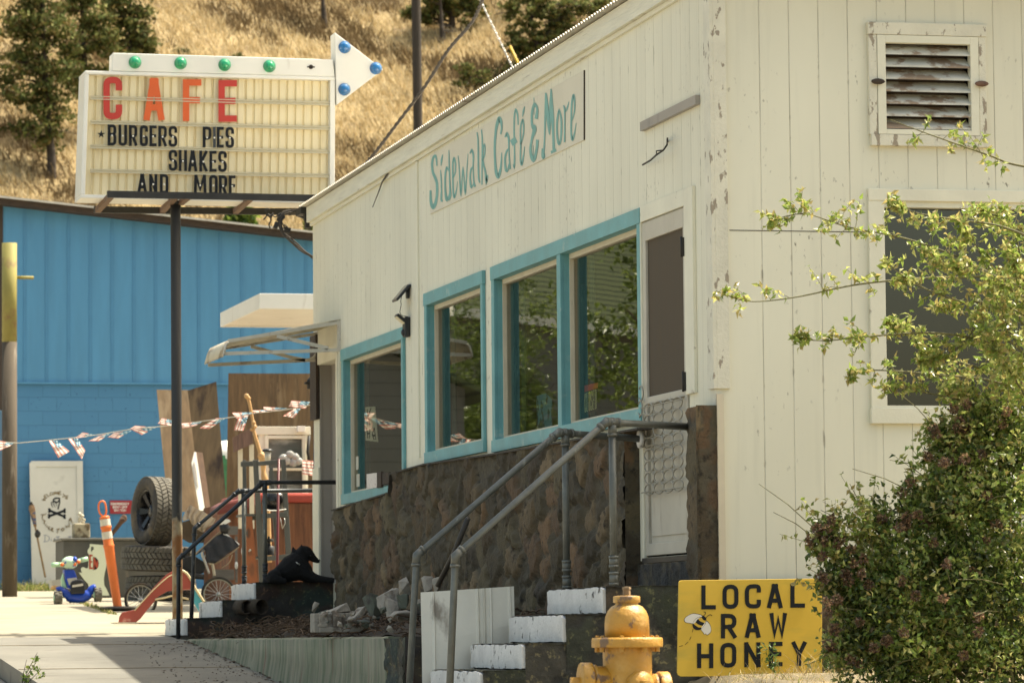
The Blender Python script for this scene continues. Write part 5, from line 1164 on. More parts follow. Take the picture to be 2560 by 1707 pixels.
mb = MB(); mb.prism([T_(*p) for p in ((390,620),(640,620),(700,760),(720,900),(600,1100),(490,1080),(430,900))], (0, .16, 0)); mb.build('front_column', m_bluep2, t, bevel=.012)
mb = MB(); mb.prism([T_(x, y, -.006) for x, y in ((470,840),(690,810),(715,870),(690,960),(520,1000))], (0, .01, 0)); mb.build('sticker', m_silver, t)
mb = MB(); mb.prism([T_(x, y, .02) for x, y in ((380,700),(330,850),(350,1080),(420,1150),(470,1050),(400,860))], (0, .10, 0)); mb.build('side_panel', m_mint, t, bevel=.01)
mb = MB(); c = T_(530, 450, .02); mb.blob(c, (205*s1, .10, 155*s1), 9, .03, seed=4); mb.build('dashboard', mat('decal_mint', (.50,.68,.50), .4, .05, 4, dirt=(.04,.12,.42), dscale=(18,18,18), dthr=(.60,.63)), t)
mb = MB(); mb.blob(T_(655, 370, -.03), (60*s1, .06, 72*s1), 7, .02); mb.build('blue_cap', m_bluep2, t)
mb = MB(); mb.tube([T_(380, 500), T_(240, 495)], [.03, .024], 10); mb.tube([T_(255, 495), T_(85, 508)], .028*.95, 12); mb.tube([T_(700, 430), T_(800, 395)], .024, 10); mb.tube([T_(800, 395), T_(975, 350)], .026, 12); mb.tube([T_(235, 450), T_(245, 540)], .014, 8); mb.tube([T_(780, 355), T_(800, 440)], .014, 8); mb.build('handlebar', m_mint, t)
for p in ((345,495),(745,425),(655,485)): mb = MB(); mb.blob(T_(p[0], p[1], -.05), 48*s1, 7, 0); mb.build('indicator', m_orange, t)
mb = MB(); pts = [(560,960),(590,900),(680,865),(800,855),(870,890),(910,960),(915,1200),(560,1220)]; mb.prism([T_(x, y, -.10) for x, y in pts], (0, .07, 0)); mb.build('seat', m_black, t, bevel=.012)
mb = MB(); mb.prism([T_(x, y, -.106) for x, y in ((595,1000),(860,955),(862,1010),(600,1052))], (0, .008, 0)); mb.build('seat_sticker', m_silver, t)
mb = MB(); mb.blob(T_(165, 1060, .1), (90*s1, .06, 50*s1), 6, .2, seed=3); tag(mb.build('orange_bag', mat('orange_bag', (.62,.36,.12), .6, .2, 9)), 'crumpled pale orange bag behind the left wheel of the toy quad', 'bag')
slab('plastic_crate', YQ+1.2, zt_, [(85,880),(340,850),(340,1080),(100,1080)], .25, mat('pale_plastic', (.42,.40,.33), .5, .1, 6), None, 'small pale plastic box on the ground beside the leaning white door', 'box')
# ------------------------------------------------------------------ delineator post
p0 = onG(zo(660, 1400)); t = thing('delineator_post', 'leaning orange traffic post with two reflective bands and a loop handle', 'traffic post', tuple(p0)); Yd = p0.y
d_ = lambda x, y: onY(Yd, zo(x, y)); sc = (d_(1000, 0)-d_(0, 0)).x/1000; B0 = d_(662, 1402); T0 = d_(586, 885)
def along(y0): return B0.lerp(T0, (1402-y0)/(1402-885))
mb = MB(); mb.tube([along(1402), along(1395), along(1380), along(1050), along(1045), along(1035), along(1030), along(945), along(940), along(930), along(925), along(886), along(878), along(872)], [24*sc, 24*sc, 23.5*sc, 28.5*sc, 31*sc, 31*sc, 28*sc, 27*sc, 31*sc, 31*sc, 27*sc, 27*sc, 30*sc, 20*sc], 24); mb.build('post_body', m_orange, t)
for a, b in ((890, 926), (960, 1000)): mb = MB(); mb.tube([along(b), along(a)], 29.3*sc, 24, cap=False); mb.build('reflective_band', m_silver, t)
mb = MB(); lp = [(573,872),(556,850),(552,810),(566,790),(585,795),(594,830),(592,860),(582,872)]; mb.tube(smoothpts([tuple(d_(x, y)) for x, y in lp], 3, True), 5.2*sc, 8, closed=True); mb.build('loop_handle', m_orange, t)
mb = MB(); g0 = onG(zo(610, 1428)); mb.blob((p0.x-.0, Yd, p0.z+.02), (.20, .2, .025), 6, .0); mb.build('rubber_base', m_rubber, t)
# ------------------------------------------------------------------ tyres
zt2 = zm(260, 1160, 340/1333)
def tyre(name, label, c, ax, R, w, rim=True, seed=0):
    t = thing(name, label, 'tyre', tuple(c), 'old off-road tyres stacked in the yard'); M = Matrix.Translation(c)@Vector(ax).normalized().to_track_quat('Z', 'Y').to_matrix().to_4x4()
    mb = MB(); h = w/2; pr = [(R*.56, h*.72), (R*.60, h*.80), (R*.66, h*.98), (R*.80, h*1.05), (R*.90, h*.98), (R*.955, h*.84), (R*.965, h*.4), (R*.965, -h*.4), (R*.955, -h*.84), (R*.90, -h*.98), (R*.80, -h*1.05), (R*.66, -h*.98), (R*.60, -h*.8), (R*.56, -h*.72), (R*.56, h*.72)]
    mb.lathe(pr, M, 72, cap=False); mb.build('tyre_wall', m_rubber, t)
    mb = MB(); n = 46
    for k in range(n):
        for j, (za, zb_) in enumerate(((-.92, -.52), (-.46, -.04), (.04, .46), (.52, .92))):
            a = 2*pi*(k+.5*(j % 2)+.12*(j > 1))/n; Rm = Matrix.Rotation(a, 4, 'Z'); dw = R*2*pi/n*.40; sk = .018*(1 if j % 2 else -1)
            q = [(R*.955, -dw-sk, za*h), (R*.955, dw-sk, za*h), (R*.955, dw+sk, zb_*h), (R*.955, -dw+sk, zb_*h)]; rt = R*(1.0 if 0 < j < 3 else .985)
            vs = [M@Rm@Vector(p) for p in q]+[M@Rm@Vector((rt, p[1]*.93, p[2])) for p in q]; mb.add(vs, [(4,5,6,7),(0,1,5,4),(1,2,6,5),(2,3,7,6),(3,0,4,7)])
    mb.build('tread', m_tread, t)
    if rim:
        mb = MB(); mb.lathe([(R*.60, h*.82), (R*.61, h*.86), (R*.585, h*.86), (R*.55, h*.70), (R*.52, h*.2), (R*.50, -h*.3), (R*.50, -h*.5)], M, 48, cap=False)
        mb.lathe([(R*.20, h*.30), (R*.18, h*.42), (R*.09, h*.45), (.001, h*.45)], M, 24)
        for k in range(6):
            Rm = Matrix.Rotation(2*pi*k/6, 4, 'Z'); q = [(R*.15, -.028, h*.18), (R*.53, -.05, h*.50), (R*.53, .05, h*.50), (R*.15, .028, h*.18)]
            vs = [M@Rm@Vector(p) for p in q]+[M@Rm@Vector((p[0], p[1]*.8, p[2]+.03)) for p in q]; mb.add(vs, [(4,5,6,7),(0,1,5,4),(1,2,6,5),(2,3,7,6),(3,0,4,7),(3,2,1,0)])
        mb.build('rim', mat('black_alloy', (.02,.02,.022), .25, .1, 9, metal=.6) if 'black_alloy' not in bpy.data.materials else bpy.data.materials['black_alloy'], t)
    return t
YT = 25.0; TT = lambda x, y, dy=0: onY(YT+dy, zt2(x, y)); s2 = (TT(1000, 0)-TT(0, 0)).x/1000
ax = (-_r*.88-_f*.47); ax.z = .06
tyre('tyre', 'big off-road tyre with black alloy rim standing upright on the tyre stack', TT(500, 462), ax, 338*s2, 250*s2)
tyre('tyre', 'tyre lying flat on top of the stack beneath the upright tyre', TT(520, 925), (.03, -.03, 1), 352*s2, 235*s2, False)
tyre('tyre', 'bottom tyre of the stack resting on the ground behind the red slide', Vector((TT(560, 1160).x, YT+.03, zg(YT)+.118+.02)), (0, 0, 1), 345*s2, 236*s2, False)
# ------------------------------------------------------------------ toddler slide
g1 = onG(zt2(230, 1560)); YSl = g1.y; Sl = lambda x, y, dy=0: onY(YSl+dy, zt2(x, y))
t = thing('toddler_slide', 'small red plastic slide with teal ladder side standing at the pole', 'slide', tuple(g1))
m_slred = mat('faded_red_plastic', (.34,.07,.05), .4, .08, 4, dirt=(.5,.25,.2), dscale=(8,8,8), dthr=(.66,.72)); top = [(150,1492),(175,1452),(230,1440),(300,1425),(350,1375),(480,1215),(600,1090),(670,1045),(740,1030),(800,1055)]
bot = [(140,1555),(190,1560),(300,1560),(360,1510),(430,1420),(540,1290),(620,1245),(700,1232),(760,1228),(860,1225)]
wd = .34
def wall_strip(mb, y_off, a, b, th):
    vs = []; n = len(a)
    for dy in (y_off, y_off+th):
        for p in a: vs.append(Sl(p[0], p[1], dy))
        for p in b: vs.append(Sl(p[0], p[1], dy))
    fs = [(i, i+1, n+i+1, n+i) for i in range(n-1)]+[(2*n+i, 2*n+n+i, 2*n+n+i+1, 2*n+i+1) for i in range(n-1)]+[(i, 2*n+i, 2*n+i+1, i+1) for i in range(n-1)]+[(n+i, n+i+1, 3*n+i+1, 3*n+i) for i in range(n-1)]+[(0, n, 3*n, 2*n), (n-1, 2*n+n-1, 3*n+n-1, n+n-1)]
    mb.add(vs, fs)
mb = MB(); wall_strip(mb, 0, top, bot, .03); wall_strip(mb, wd, top, bot, .03); mid = [(x+8, y+45) for x, y in top]; mid2 = [(x+8, y+60) for x, y in top]; wall_strip(mb, .03, mid, mid2, wd-.03); mb.build('chute', m_slred, t, bevel=.006)
mb = MB(); P = [Sl(x, y, -.004) for x, y in ((800,1060),(900,1225),(770,1228),(765,1110))]; mb.prism(P, (0, .38, 0)); mb.build('platform_side', m_slred, t, bevel=.01)
mb = MB(); mb.tube(smoothpts([tuple(Sl(x, y, -.012)) for x, y in ((740,1030),(800,1060),(840,1110),(905,1230),(985,1355))], 4), .012, 8); mb.tube(smoothpts([tuple(Sl(x, y, -.008)) for x, y in ((300,1432),(480,1235),(620,1110),(680,1080))], 4), .006, 6); mb.tube(smoothpts([tuple(Sl(x, y, -.01)) for x, y in ((500,1325),(600,1305),(680,1290),(830,1320))], 4), .011, 6); mb.build('pale_rail', mat('pale_cream_plastic', (.60,.50,.30), .4, .05, 4), t)
mb = MB(); mb.prism([Sl(x, y) for x, y in ((862,1228),(905,1222),(985,1350),(950,1468),(930,1440),(868,1330))], (0, .03, 0)); mb.prism([Sl(x, y, wd) for x, y in ((862,1228),(905,1222),(985,1350),(950,1468),(930,1440),(868,1330))], (0, .03, 0)); mb.build('ladder_side', mat('teal_plastic', (.08,.38,.46), .4, .06, 4), t)
mb = MB(); mb.box(g1.x-.12, YSl-.02, g1.z-.02, g1.x+.10, YSl+wd, g1.z+.012); tag(mb.build('wood_block', m_tan), 'thin pale wooden block under the foot of the red slide', 'block')
# ------------------------------------------------------------------ jogging stroller
zs_r = zm(440, 1240, 260/1568); YR = 21.0; Sr = lambda x, y, dy=0: onY(YR+dy, zs_r(x, y)); s3 = (Sr(1000, 0)-Sr(0, 0)).x/1000
t = thing('jogging_stroller', 'folded tan and black jogging stroller with spoked bicycle wheels', 'stroller', (Sr(500, 1600).x, YR, zg(YR)))
m_rimw = mat('wheel_rim', (.50,.46,.34), .4, .08, 6, metal=.3); m_tan2 = mat('tan_canvas', (.42,.33,.22), .9, .12, 6, dirt=(.2,.15,.1), dscale=(8,8,8), dthr=(.6,.75)); m_blk2 = mat('black_canvas', (.028,.028,.027), .8, .3, 6)
def spoked(c, r, axv):
    M = Matrix.Translation(c)@Vector(axv).to_track_quat('Z', 'Y').to_matrix().to_4x4(); mb = MB(); mb.tube([M@Vector((r*.93*cos(a), r*.93*sin(a), 0)) for a in np.linspace(0, 2*pi, 41)[:-1]], r*.075, 8, closed=True); o = mb.build('wheel', m_rubber, t)
    mb = MB(); mb.tube([M@Vector((r*.83*cos(a), r*.83*sin(a), 0)) for a in np.linspace(0, 2*pi, 41)[:-1]], r*.04, 6, closed=True); mb.build('rim', m_rimw, o)
    mb = MB()
    for k in range(18):
        a = 2*pi*k/18; b = a+(.35 if k % 2 else -.35); mb.tube([M@Vector((r*.1*cos(b), r*.1*sin(b), .02*(1 if k % 2 else -1))), M@Vector((r*.82*cos(a), r*.82*sin(a), 0))], .0026, 4, cap=False)
    mb.lathe([(r*.13, -.02), (r*.13, .02)], M, 12); mb.build('spokes', m_galv, o)
spoked(Sr(640, 1475), 262*s3, -_f+_r*.1); c_ = onY(YR-.2, (352, 1499)); spoked(Vector(c_), .185, -_f-_r*.25)
def sl_(n, pts, m, dy=0, th=.02, bev=.004): mb = MB(); mb.prism([Sr(x, y, dy) for x, y in pts], (0, th, 0)); return mb.build(n, m, t, bevel=bev)
mb = MB()   # draped canopy: folded grid
def drape(n, rows, m, dy=0, fold=.05):
    P = []
    for j, r_ in enumerate(rows):
        q = smoothpts(r_, 6); P.append([tuple(Sr(x, y, dy+fold*sin(i*1.15+j*.7)-.08*j)) for i, (x, y) in enumerate(q)])
    mb = MB(); mb.grid(P); o = mb.build(n, m, t); s = o.modifiers.new('t', 'SOLIDIFY'); s.thickness = .006; return o
drape('canopy', [[(100,340),(205,145),(300,190),(400,230),(515,300),(600,345)], [(105,370),(170,330),(235,300),(330,330),(430,400),(560,420)], [(120,375),(200,350),(235,410),(330,500),(400,540),(450,480)]], m_tan2, 0, .03)
sl_('seat_back', [(95,390),(230,350),(330,500),(450,560),(420,700),(200,700),(95,640)], mat('brown_canvas', (.10,.075,.05), .9, .2, 6), .12)
drape('seat_fabric', [[(300,890),(500,700),(620,600),(720,560)], [(440,800),(560,760),(700,640),(870,640)], [(460,1000),(600,900),(780,800),(945,735)], [(585,1010),(700,930),(820,840),(945,760)]], m_blk2, 0, .02)
sl_('frame_panel', [(290,860),(620,560),(690,510),(710,560),(520,700),(310,890)], m_tan2, .03)
sl_('footrest', [(620,400),(700,340),(800,350),(830,375),(760,420),(660,430)], m_white, -.05, .04)
for k_, pts in enumerate(([(450,790),(395,840),(400,900),(450,1020),(500,1165)], [(420,905),(470,890)], [(500,1020),(545,1010),(580,1195)], [(200,1195),(420,1215)], [(590,1020),(830,860),(945,760)], [(720,560),(830,640),(945,735)], [(680,1085),(800,1000),(850,880)])):
    mb = MB(); m_ = (m_galv, m_galv, m_tan, m_dark, m_tan2, m_white, m_tan2)[k_]; mb.tube(smoothpts([tuple(Sr(x, y, -.03)) for x, y in pts], 4) if len(pts) > 2 else [Sr(x, y, -.03) for x, y in pts], (.013, .011, .016, .03, .008, .014, .006)[k_], 8); mb.build('frame_tube', m_, t)
mb = MB(); mb.blob(Sr(735, 490, -.03), (.06, .04, .06), 6, .2, seed=5); mb.build('hinge', m_black, t)
sl_('storage_basket', [(100,900),(290,900),(470,1010),(430,1150),(300,1200),(100,1090)], m_blk2, .1, .15, .02)
# ------------------------------------------------------------------ timber sheets, window, tub
z3b = zm(380, 900, 500/1188)
def sheetpl(name, Y, pts, ytop, label, m, th=.018, cat='board', grp=None):
    y0 = max(p[1] for p in pts); y1 = min(p[1] for p in pts)
    P = [onY(Y+ytop*(y0-p[1])/(y0-y1)+(p[2] if len(p) > 2 else 0), z3b(p[0], p[1])) for p in pts]; mb = MB(); mb.prism(P, (0, th, 0)); return tag(mb.build(name, m), label, cat, grp)
sheetpl('plywood_sheet', 29.2, [(28,175),(218,178),(335,900),(98,900)], .35, 'narrow grey brown plywood sheet directly behind the dark sign pole', m_ply)
sheetpl('plywood_sheet', 28.3, [(213,180,.4),(382,128,0),(447,900,0),(295,900,.4)], .5, 'taller plywood sheet with dark soot stain leaning right of the pole', mat('sooty_plywood', (.20,.13,.065), .8, .2, 2.2, stretch=(6,6,.8), dirt=(.05,.03,.02), dscale=(3,3,1.6), dthr=(.52,.66)))
sheetpl('plywood_sheet', 26.5, [(455,78),(962,80),(962,860),(443,860)], .1, 'large dark plywood sheet standing behind the white window frame', mat('dark_plywood', (.15,.092,.042), .8, .25, 2.2, stretch=(9,9,.9), dirt=(.05,.025,.015), dscale=(5,5,3), dthr=(.60,.68), col2=(.22,.15,.08), c2thr=(.55,.7), c2scale=1.6))
t = thing('leaning_picture', 'narrow pale framed picture leaning with a brown plank on the sooty plywood', 'picture', tuple(onY(27.6, z3b(290, 895))))
for nm, pts, m in (('frame', [(252,545),(262,545),(315,892),(282,892),(236,612)], m_white), ('backing_plank', [(262,545),(300,548),(350,895),(318,892)], m_wood)):
    mb = MB(); mb.prism([onY(27.6+.3*(895-y)/350, z3b(x, y)) for x, y in pts], (0, .03, 0)); mb.build(nm, m, t)
mb = MB(); mb.prism([onY(27.59+.3*(895-y)/350, z3b(x, y)) for x, y in ((250,600),(262,650),(275,760),(262,740),(243,640))], (0, .004, 0)); mb.build('print', m_greydoor, t)
t = thing('salvaged_window', 'old white window in a peeling frame propped before the large plywood', 'window', tuple(onY(25.4, z3b(780, 900))))
YW = 25.4; wz = lambda x, y, dy=0: onY(YW+dy, z3b(x, y))
for nm, R_s, m, dy in (('window_head', [(605,395,942,442)], m_cream, 0), ('frame', [(640,442,690,900), (905,442,925,900)], m_cream, .02), ('sash', [(672,448,692,900), (895,448,914,900), (692,448,895,466), (692,640,895,655)], m_cream, -.0), ('alarm_box', [(865,392,912,425)], m_white, -.08)):
    mb = MB()
    for x0, y0, x1, y1 in R_s: a, b = wz(x0, y1, dy), wz(x1, y0, dy); mb.box(a.x, a.y, a.z, b.x, a.y+.07, b.z)
    mb.build(nm, m, t, bevel=.004)
mb = MB(); a, b = wz(692, 900, .04), wz(895, 466, .04); mb.add([(a.x, a.y, a.z), (b.x, a.y, a.z), (b.x, a.y, b.z), (a.x, a.y, b.z)], [(0,1,2,3)]); 
gw = mat('pale_reflection_glass', (.14,.15,.135), .08, .3, 1.6, col2=(.42,.44,.40), c2thr=(.5,.62), c2scale=1.5, stretch=(1,1,2.4), spec=.8); mb.build('pane', gw, t)  # pale patches in the pane colour stand in for reflections
for i, (x, y) in enumerate(((820,560),(850,575),(780,580),(870,600),(800,600),(840,610))):
    mb = MB(); mb.blob(wz(x, y, -.1), (.055, .03, .045), 6, .1, seed=i); tag(mb.build('glass_float', mat('pearl_glass', (.55,.56,.52), .15, .1, 9, trans=.4) if i == 0 else bpy.data.materials['pearl_glass']), 'small round pearl glass ball among a cluster hanging at the salvaged window', 'ornament', 'pearl glass balls at the salvaged window')
# dark column strip between ply and window + striped flag
mb = MB(); a, b = wz(925, 640, -.05), wz(955, 448, -.05); mb.tube([(a.x+.02, a.y, b.z), (a.x, a.y, lerp(a.z, b.z, .5)), (a.x+.03, a.y, a.z)], .02, 6); tag(mb.build('iron_scroll', m_dark), 'black curled iron bracket hanging right of the salvaged window', 'bracket')
def flagmesh(mb, grid_fn, rows=7, cols=8, canton=True, thk=0):
    for r in range(rows):
        for c in range(cols):
            q = [grid_fn(c/cols, r/rows), grid_fn((c+1)/cols, r/rows), grid_fn((c+1)/cols, (r+1)/rows), grid_fn(c/cols, (r+1)/rows)]
            red = (.66,.33,.29) if r % 2 == 0 else (.90,.86,.78)
            if canton and c < cols*.42 and r < rows*.55: red = (.10,.24,.36) if (r+c) % 2 else (.45,.58,.62)
            mb.add(q, [(0,1,2,3)], red)
m_flag = bpy.data.materials.new('flag_cloth'); m_flag.use_nodes = True; nt = m_flag.node_tree; nt.nodes.clear(); go = _n(nt, 'ShaderNodeOutputMaterial'); vc = _n(nt, 'ShaderNodeVertexColor', layer_name='tone'); df = _n(nt, 'ShaderNodeBsdfDiffuse'); tr = _n(nt, 'ShaderNodeBsdfTranslucent'); ms = _n(nt, 'ShaderNodeMixShader'); ms.inputs[0].default_value = .4
nt.links.new(vc.outputs[0], df.inputs[0]); nt.links.new(vc.outputs[0], tr.inputs[0]); nt.links.new(df.outputs[0], ms.inputs[1]); nt.links.new(tr.outputs[0], ms.inputs[2]); nt.links.new(ms.outputs[0], go.inputs[0])
zf5 = zm(560, 900, 340/1333); YF2 = 13.2
def quadfn(P, Yf_, zfn, wob=.02):
    a, b, c, d = P     # a canton corner, b along stripes, c, d
    def f(u, v):
        x = (1-u)*((1-v)*a[0]+v*d[0])+u*((1-v)*b[0]+v*c[0]); y = (1-u)*((1-v)*a[1]+v*d[1])+u*((1-v)*b[1]+v*c[1])
        return onY(Yf_+wob*sin(u*7+v*2.5), zfn(x, y))
    return f
mb = MB(); flagmesh(mb, quadfn([(875,985),(770,980),(765,1115),(875,1135)], YF2, zf5), 9, 8, False); tag(mb.build('stick_flag', m_flag), 'small striped flag hanging beside the white corner of the far doorway', 'flag')
# garland
zg4 = zm(0, 1060, 420/2352); zg5 = zm(420, 960, 380/2352)
t = thing('flag_garland', 'string of small stars and stripes flags sagging across the yard to the doorway', 'bunting', tuple(onY(12.7, (782, 1015))))
def yg(fx): return 12.72+(784-fx)/784*3.2
spx = [(784,1010),(740,1020),(700,1026),(640,1032),(585,1042),(510,1052),(455,1060),(400,1066),(330,1072),(240,1087),(180,1094),(110,1101),(45,1107),(0,1104),(-60,1096)]
mb = MB(); mb.tube([onY(yg(x), (x, y)) for x, y in spx], .004, 5); mb.build('string', m_silver, t)
FL = [(zg4, [(190,262),(-30,225),(-60,395),(150,300)]), (zg4, [(790,228),(975,380),(815,474),(685,232)]), (zg4, [(1085,195),(1195,368),(1145,492),(955,205)]), (zg4, [(1340,150),(1160,112),(1040,200),(1180,182)]), (zg4, [(1600,100),(1385,165),(1235,235),(1380,238)]), (zg4, [(1850,88),(1600,120),(1505,182),(1650,200)]), (zg4, [(2200,42),(1890,20),(1820,66),(1985,150)]),
 (zg5, [(60,560),(-90,520),(-160,610),(50,648)]), (zg5, [(545,570),(205,605),(225,685),(430,645)]), (zg5, [(900,522),(750,525),(485,680),(640,692)]), (zg5, [(1300,437),(990,440),(1065,540),(1230,505)]), (zg5, [(1240,500),(1165,716),(1020,716),(1075,545)]), (zg5, [(1855,372),(1478,350),(1478,400),(1690,415)]), (zg5, [(2200,272),(1910,255),(1868,348),(2130,380)]), (zg5, [(2052,378),(1950,522),(1780,492),(1955,378)]), (zg5, [(1560,398),(1310,405),(1320,440),(1500,430)])]
for fn, P in FL:
    fx = fn(sum(p[0] for p in P)/4, 0)[0]; mb = MB(); flagmesh(mb, quadfn(P, yg(fx), fn, .03), 7, 8); mb.build('flag', m_flag, t)
# carved staff
st = [(565,215,9),(575,240,10),(590,310,9),(597,350,9),(605,385,13),(603,410,9),(622,480,11),(640,540,13),(655,575,24),(660,610,20),(662,660,14),(668,700,20),(680,760,14),(690,900,13),(700,1200,13)]
Yst = 19.6; P_ = smoothpts([(x, y, w) for x, y, w in st], 4); scs = (onY(Yst, z3b(1000, 0))-onY(Yst, z3b(0, 0))).x/1000; mb = MB(); mb.tube([onY(Yst, z3b(x, y)) for x, y, w in P_], [w*scs for x, y, w in P_], 12)
for i, (x, y, r) in enumerate(((562,214,15),(574,225,12),(603,372,13),(608,395,14),(650,568,22),(664,585,20),(590,412,9),(645,560,12))): mb.blob(onY(Yst-.01, z3b(x, y)), r*scs, 6, .12, seed=i)
o = mb.build('carved_staff', mat('honey_wood', (.55,.32,.13), .5, .12, 6, bump=.3, dirt=(.5,.12,.08), dscale=(9,9,9), dthr=(.66,.7))); tag(o, 'knobbly honey coloured carved wooden staff rising above the grey stand', 'staff')
t = thing('wooden_sign', 'faded brown board sign tilted on a pale post beside the carved staff', 'sign', tuple(onY(20.2, z3b(527, 1100))))
mb = MB(); mb.prism([onY(20.2, z3b(*p)) for p in ((480,460),(592,402),(600,495),(488,547))], (0, .03, 0)); mb.build('sign_board', mat('purple_brown_board', (.17,.10,.075), .8, .25, 5, stretch=(8,8,.8)), t)
mb = MB()
for x in (527, 594): a, b = onY(20.24, z3b(x, 1000)), onY(20.24, z3b(x, 500)); mb.box(a.x-.02, 20.24, a.z, a.x+.025, 20.28, b.z)
mb.build('sign_post', m_tan, t)
# hot tub
z6 = zm(560, 1180, 300/1470); YH2 = 23.0; hh = lambda x, y, dy=0: onY(YH2+dy, z6(x, y))
t = thing('hot_tub', 'cedar panelled hot tub with faded red cover beside the far doorway', 'hot tub', (hh(700, 500).x, YH2, zg(YH2)))
a = hh(60, 1400); b = hh(1240, 375); mb = MB(); mb.box(a.x, YH2, zg(YH2), b.x, YH2+1.8, b.z); n_ = 26
for i in range(n_): x = lerp(a.x, b.x, (i+.5)/n_); mb.box(x-.022, YH2-.012, zg(YH2)+.02, x+.022, YH2-.0005, b.z-.01)
mb.build('cedar_panel', mat('cedar', (.22,.085,.035), .6, .3, 3, stretch=(8,8,.7), dirt=(.08,.03,.015), dscale=(9,9,2), dthr=(.55,.7)), t)
a = hh(-250, 375); b = hh(1240, 255); mb = MB(); mb.box(hh(280, 300).x, YH2-.05, a.z, b.x, YH2+1.85, b.z); mb.build('cover', mat('red_vinyl', (.42,.07,.05), .35, .08, 3), t, bevel=.03)
z9 = zm(500, 1040, 220/1150); mb = MB(); mb.prism([onY(YH2-.3, z9(x, y)) for x, y in ((215,1180),(330,1115),(725,1035),(725,1185),(215,1290))], (0, .5, 0)); mb.build('cover_flap', mat('maroon_vinyl', (.22,.06,.05), .35, .15, 3), t, bevel=.03)
# ------------------------------------------------------------------ grey stand
YG = 17.2; gg_ = lambda x, y, dy=0: onY(YG+dy, z6(x, y)); t = thing('tiered_stand', 'tall grey wooden tiered stand behind the far handrails', 'stand', (gg_(600, 1400).x, YG, zg(YG))); m_gw = mat('grey_wood_paint', (.075,.08,.072), .6, .12, 6, stretch=(4,4,.8))
def gbar(nm, pts, dy=0, th=.035): mb = MB(); mb.prism([gg_(x, y, dy) for x, y in pts], (0, th, 0)); mb.build(nm, m_gw, t, bevel=.003)
gbar('leg', [(360,-150),(415,-150),(525,1400),(440,1400)]); gbar('leg', [(705,-160),(755,-160),(850,1400),(780,1400)]); gbar('leg', [(230,-150),(270,-150),(290,800),(240,800)], .5); gbar('leg', [(560,-60),(600,-60),(700,1400),(660,1400)], .55)
for y in (-160, 490, 1010): gbar('rail', [(415,y+30),(720,y+0),(720,y+60),(418,y+82)] if y < 0 else [(425+.07*y,y+20),(760+.04*y,y-10),(762+.04*y,y+55),(430+.07*y,y+78)], -.012, .03)
for y, x0 in ((-130, 210), (530, 240), (1040, 380)): gbar('rail', [(x0,y),(390,y-10),(390,y+55),(x0,y+60)], .1, .03)
for y in (60, 508, 1028): 
    if y > 100: mb = MB(); a, b = gg_(250 if y < 900 else 380, y), gg_(790, y); mb.box(a.x, YG+.02, a.z-.02, b.x, YG+.5, a.z); mb.build('shelf', m_gw, t)
mb = MB(); c = gg_(620, 350, .15); mb.blob(c, (.125, .12, .10), 9, .07, seed=8); tag(mb.build('black_bag', mat('shiny_black', (.012,.012,.012), .2, .2, 9)), 'shiny black bag stuffed on the middle shelf of the grey stand', 'bag')
mb = MB(); mb.tube(smoothpts([tuple(gg_(x, y, -.04)) for x, y in ((480,452),(560,468),(660,466),(760,452))], 4), .006, 6); tag(mb.build('clothes_line', m_white), 'thin white cord lying along the middle shelf of the grey stand', 'cord')
c = gg_(550, 960, .2); M = Matrix.Translation((c.x, c.y, gg_(550, 1010).z)); mb = MB(); mb.lathe([(.05, 0), (.055, .01), (.055, .085), (.045, .09), (.02, .095), (.018, .13), (.05, .135), (.045, .16), (.012, .165), (.01, .185), (.001, .186)], M, 20); tag(mb.build('camping_lantern', m_black), 'small black lantern on the lowest shelf of the grey stand', 'lantern')
c = gg_(535, -170, .2); M = Matrix.Translation((c.x, c.y, gg_(550, -140).z)); t2 = thing('garden_light', 'frosted garden light with black cap on top of the grey stand', 'lamp', tuple(c)); mb = MB(); mb.lathe([(.026, 0), (.036, .10)], M, 16); mb.build('frosted_body', m_silver, t2); mb = MB(); mb.lathe([(.055, .10), (.055, .112), (.04, .125), (.012, .128), (.001, .13)], M, 16); mb.build('cap', m_black, t2)
for i, (x, y) in enumerate(((690,560),(740,560))): mb = MB(); mb.tube([gg_(x, y, -.05), gg_(x+12, y+60, -.05), gg_(715, y+130, -.05)], .0035, 4); tag(mb.build('chain', m_galv), 'thin chain looped from the middle rail of the grey stand', 'chain', 'chain loops on the grey stand')
a = onY(14.4, zf5(537, 965)); b = onY(14.4, z6(650, 1190)); mb = MB(); mb.tube([b-Vector((0,0,.3)), b, a], [.014, .014, .010], 10); tag(mb.build('maroon_pole', mat('maroon_metal', (.12,.015,.018), .4, .1, 6)), 'slim maroon pole standing upright in front of the grey stand', 'pole')
# orange panel with oval holes (grid with gaps)
YO2 = 16.0; oo = lambda x, y, dy=0: onY(YO2+dy, z6(x, y)); holes_o = [(300,745,28,60),(320,985,24,45),(340,1190,32,85),(250,1020,0,0)]
mb = MB(); nx_, ny_ = 30, 60; P = []
for j in range(ny_+1):
    y = lerp(540, 1395, j/ny_); xa = lerp(215, 150, 0)+lerp(20, -10, j/ny_); xb = lerp(345, 415, j/ny_); P.append([(lerp(xa, xb, i/nx_), y) for i in range(nx_+1)])
vs = [oo(x, y, dy) for dy in (0, .03) for row in P for x, y in row]; fs = []; N1 = (nx_+1)*(ny_+1)
def inhole(x, y): return any(rx and ((x-cx)/rx)**2+((y-cy)/ry)**2 < 1 for cx, cy, rx, ry in holes_o)
keep = {}
for j in range(ny_):
    for i in range(nx_):
        x = (P[j][i][0]+P[j+1][i+1][0])/2; y = (P[j][i][1]+P[j+1][i+1][1])/2
        if not inhole(x, y): keep[(i, j)] = 1
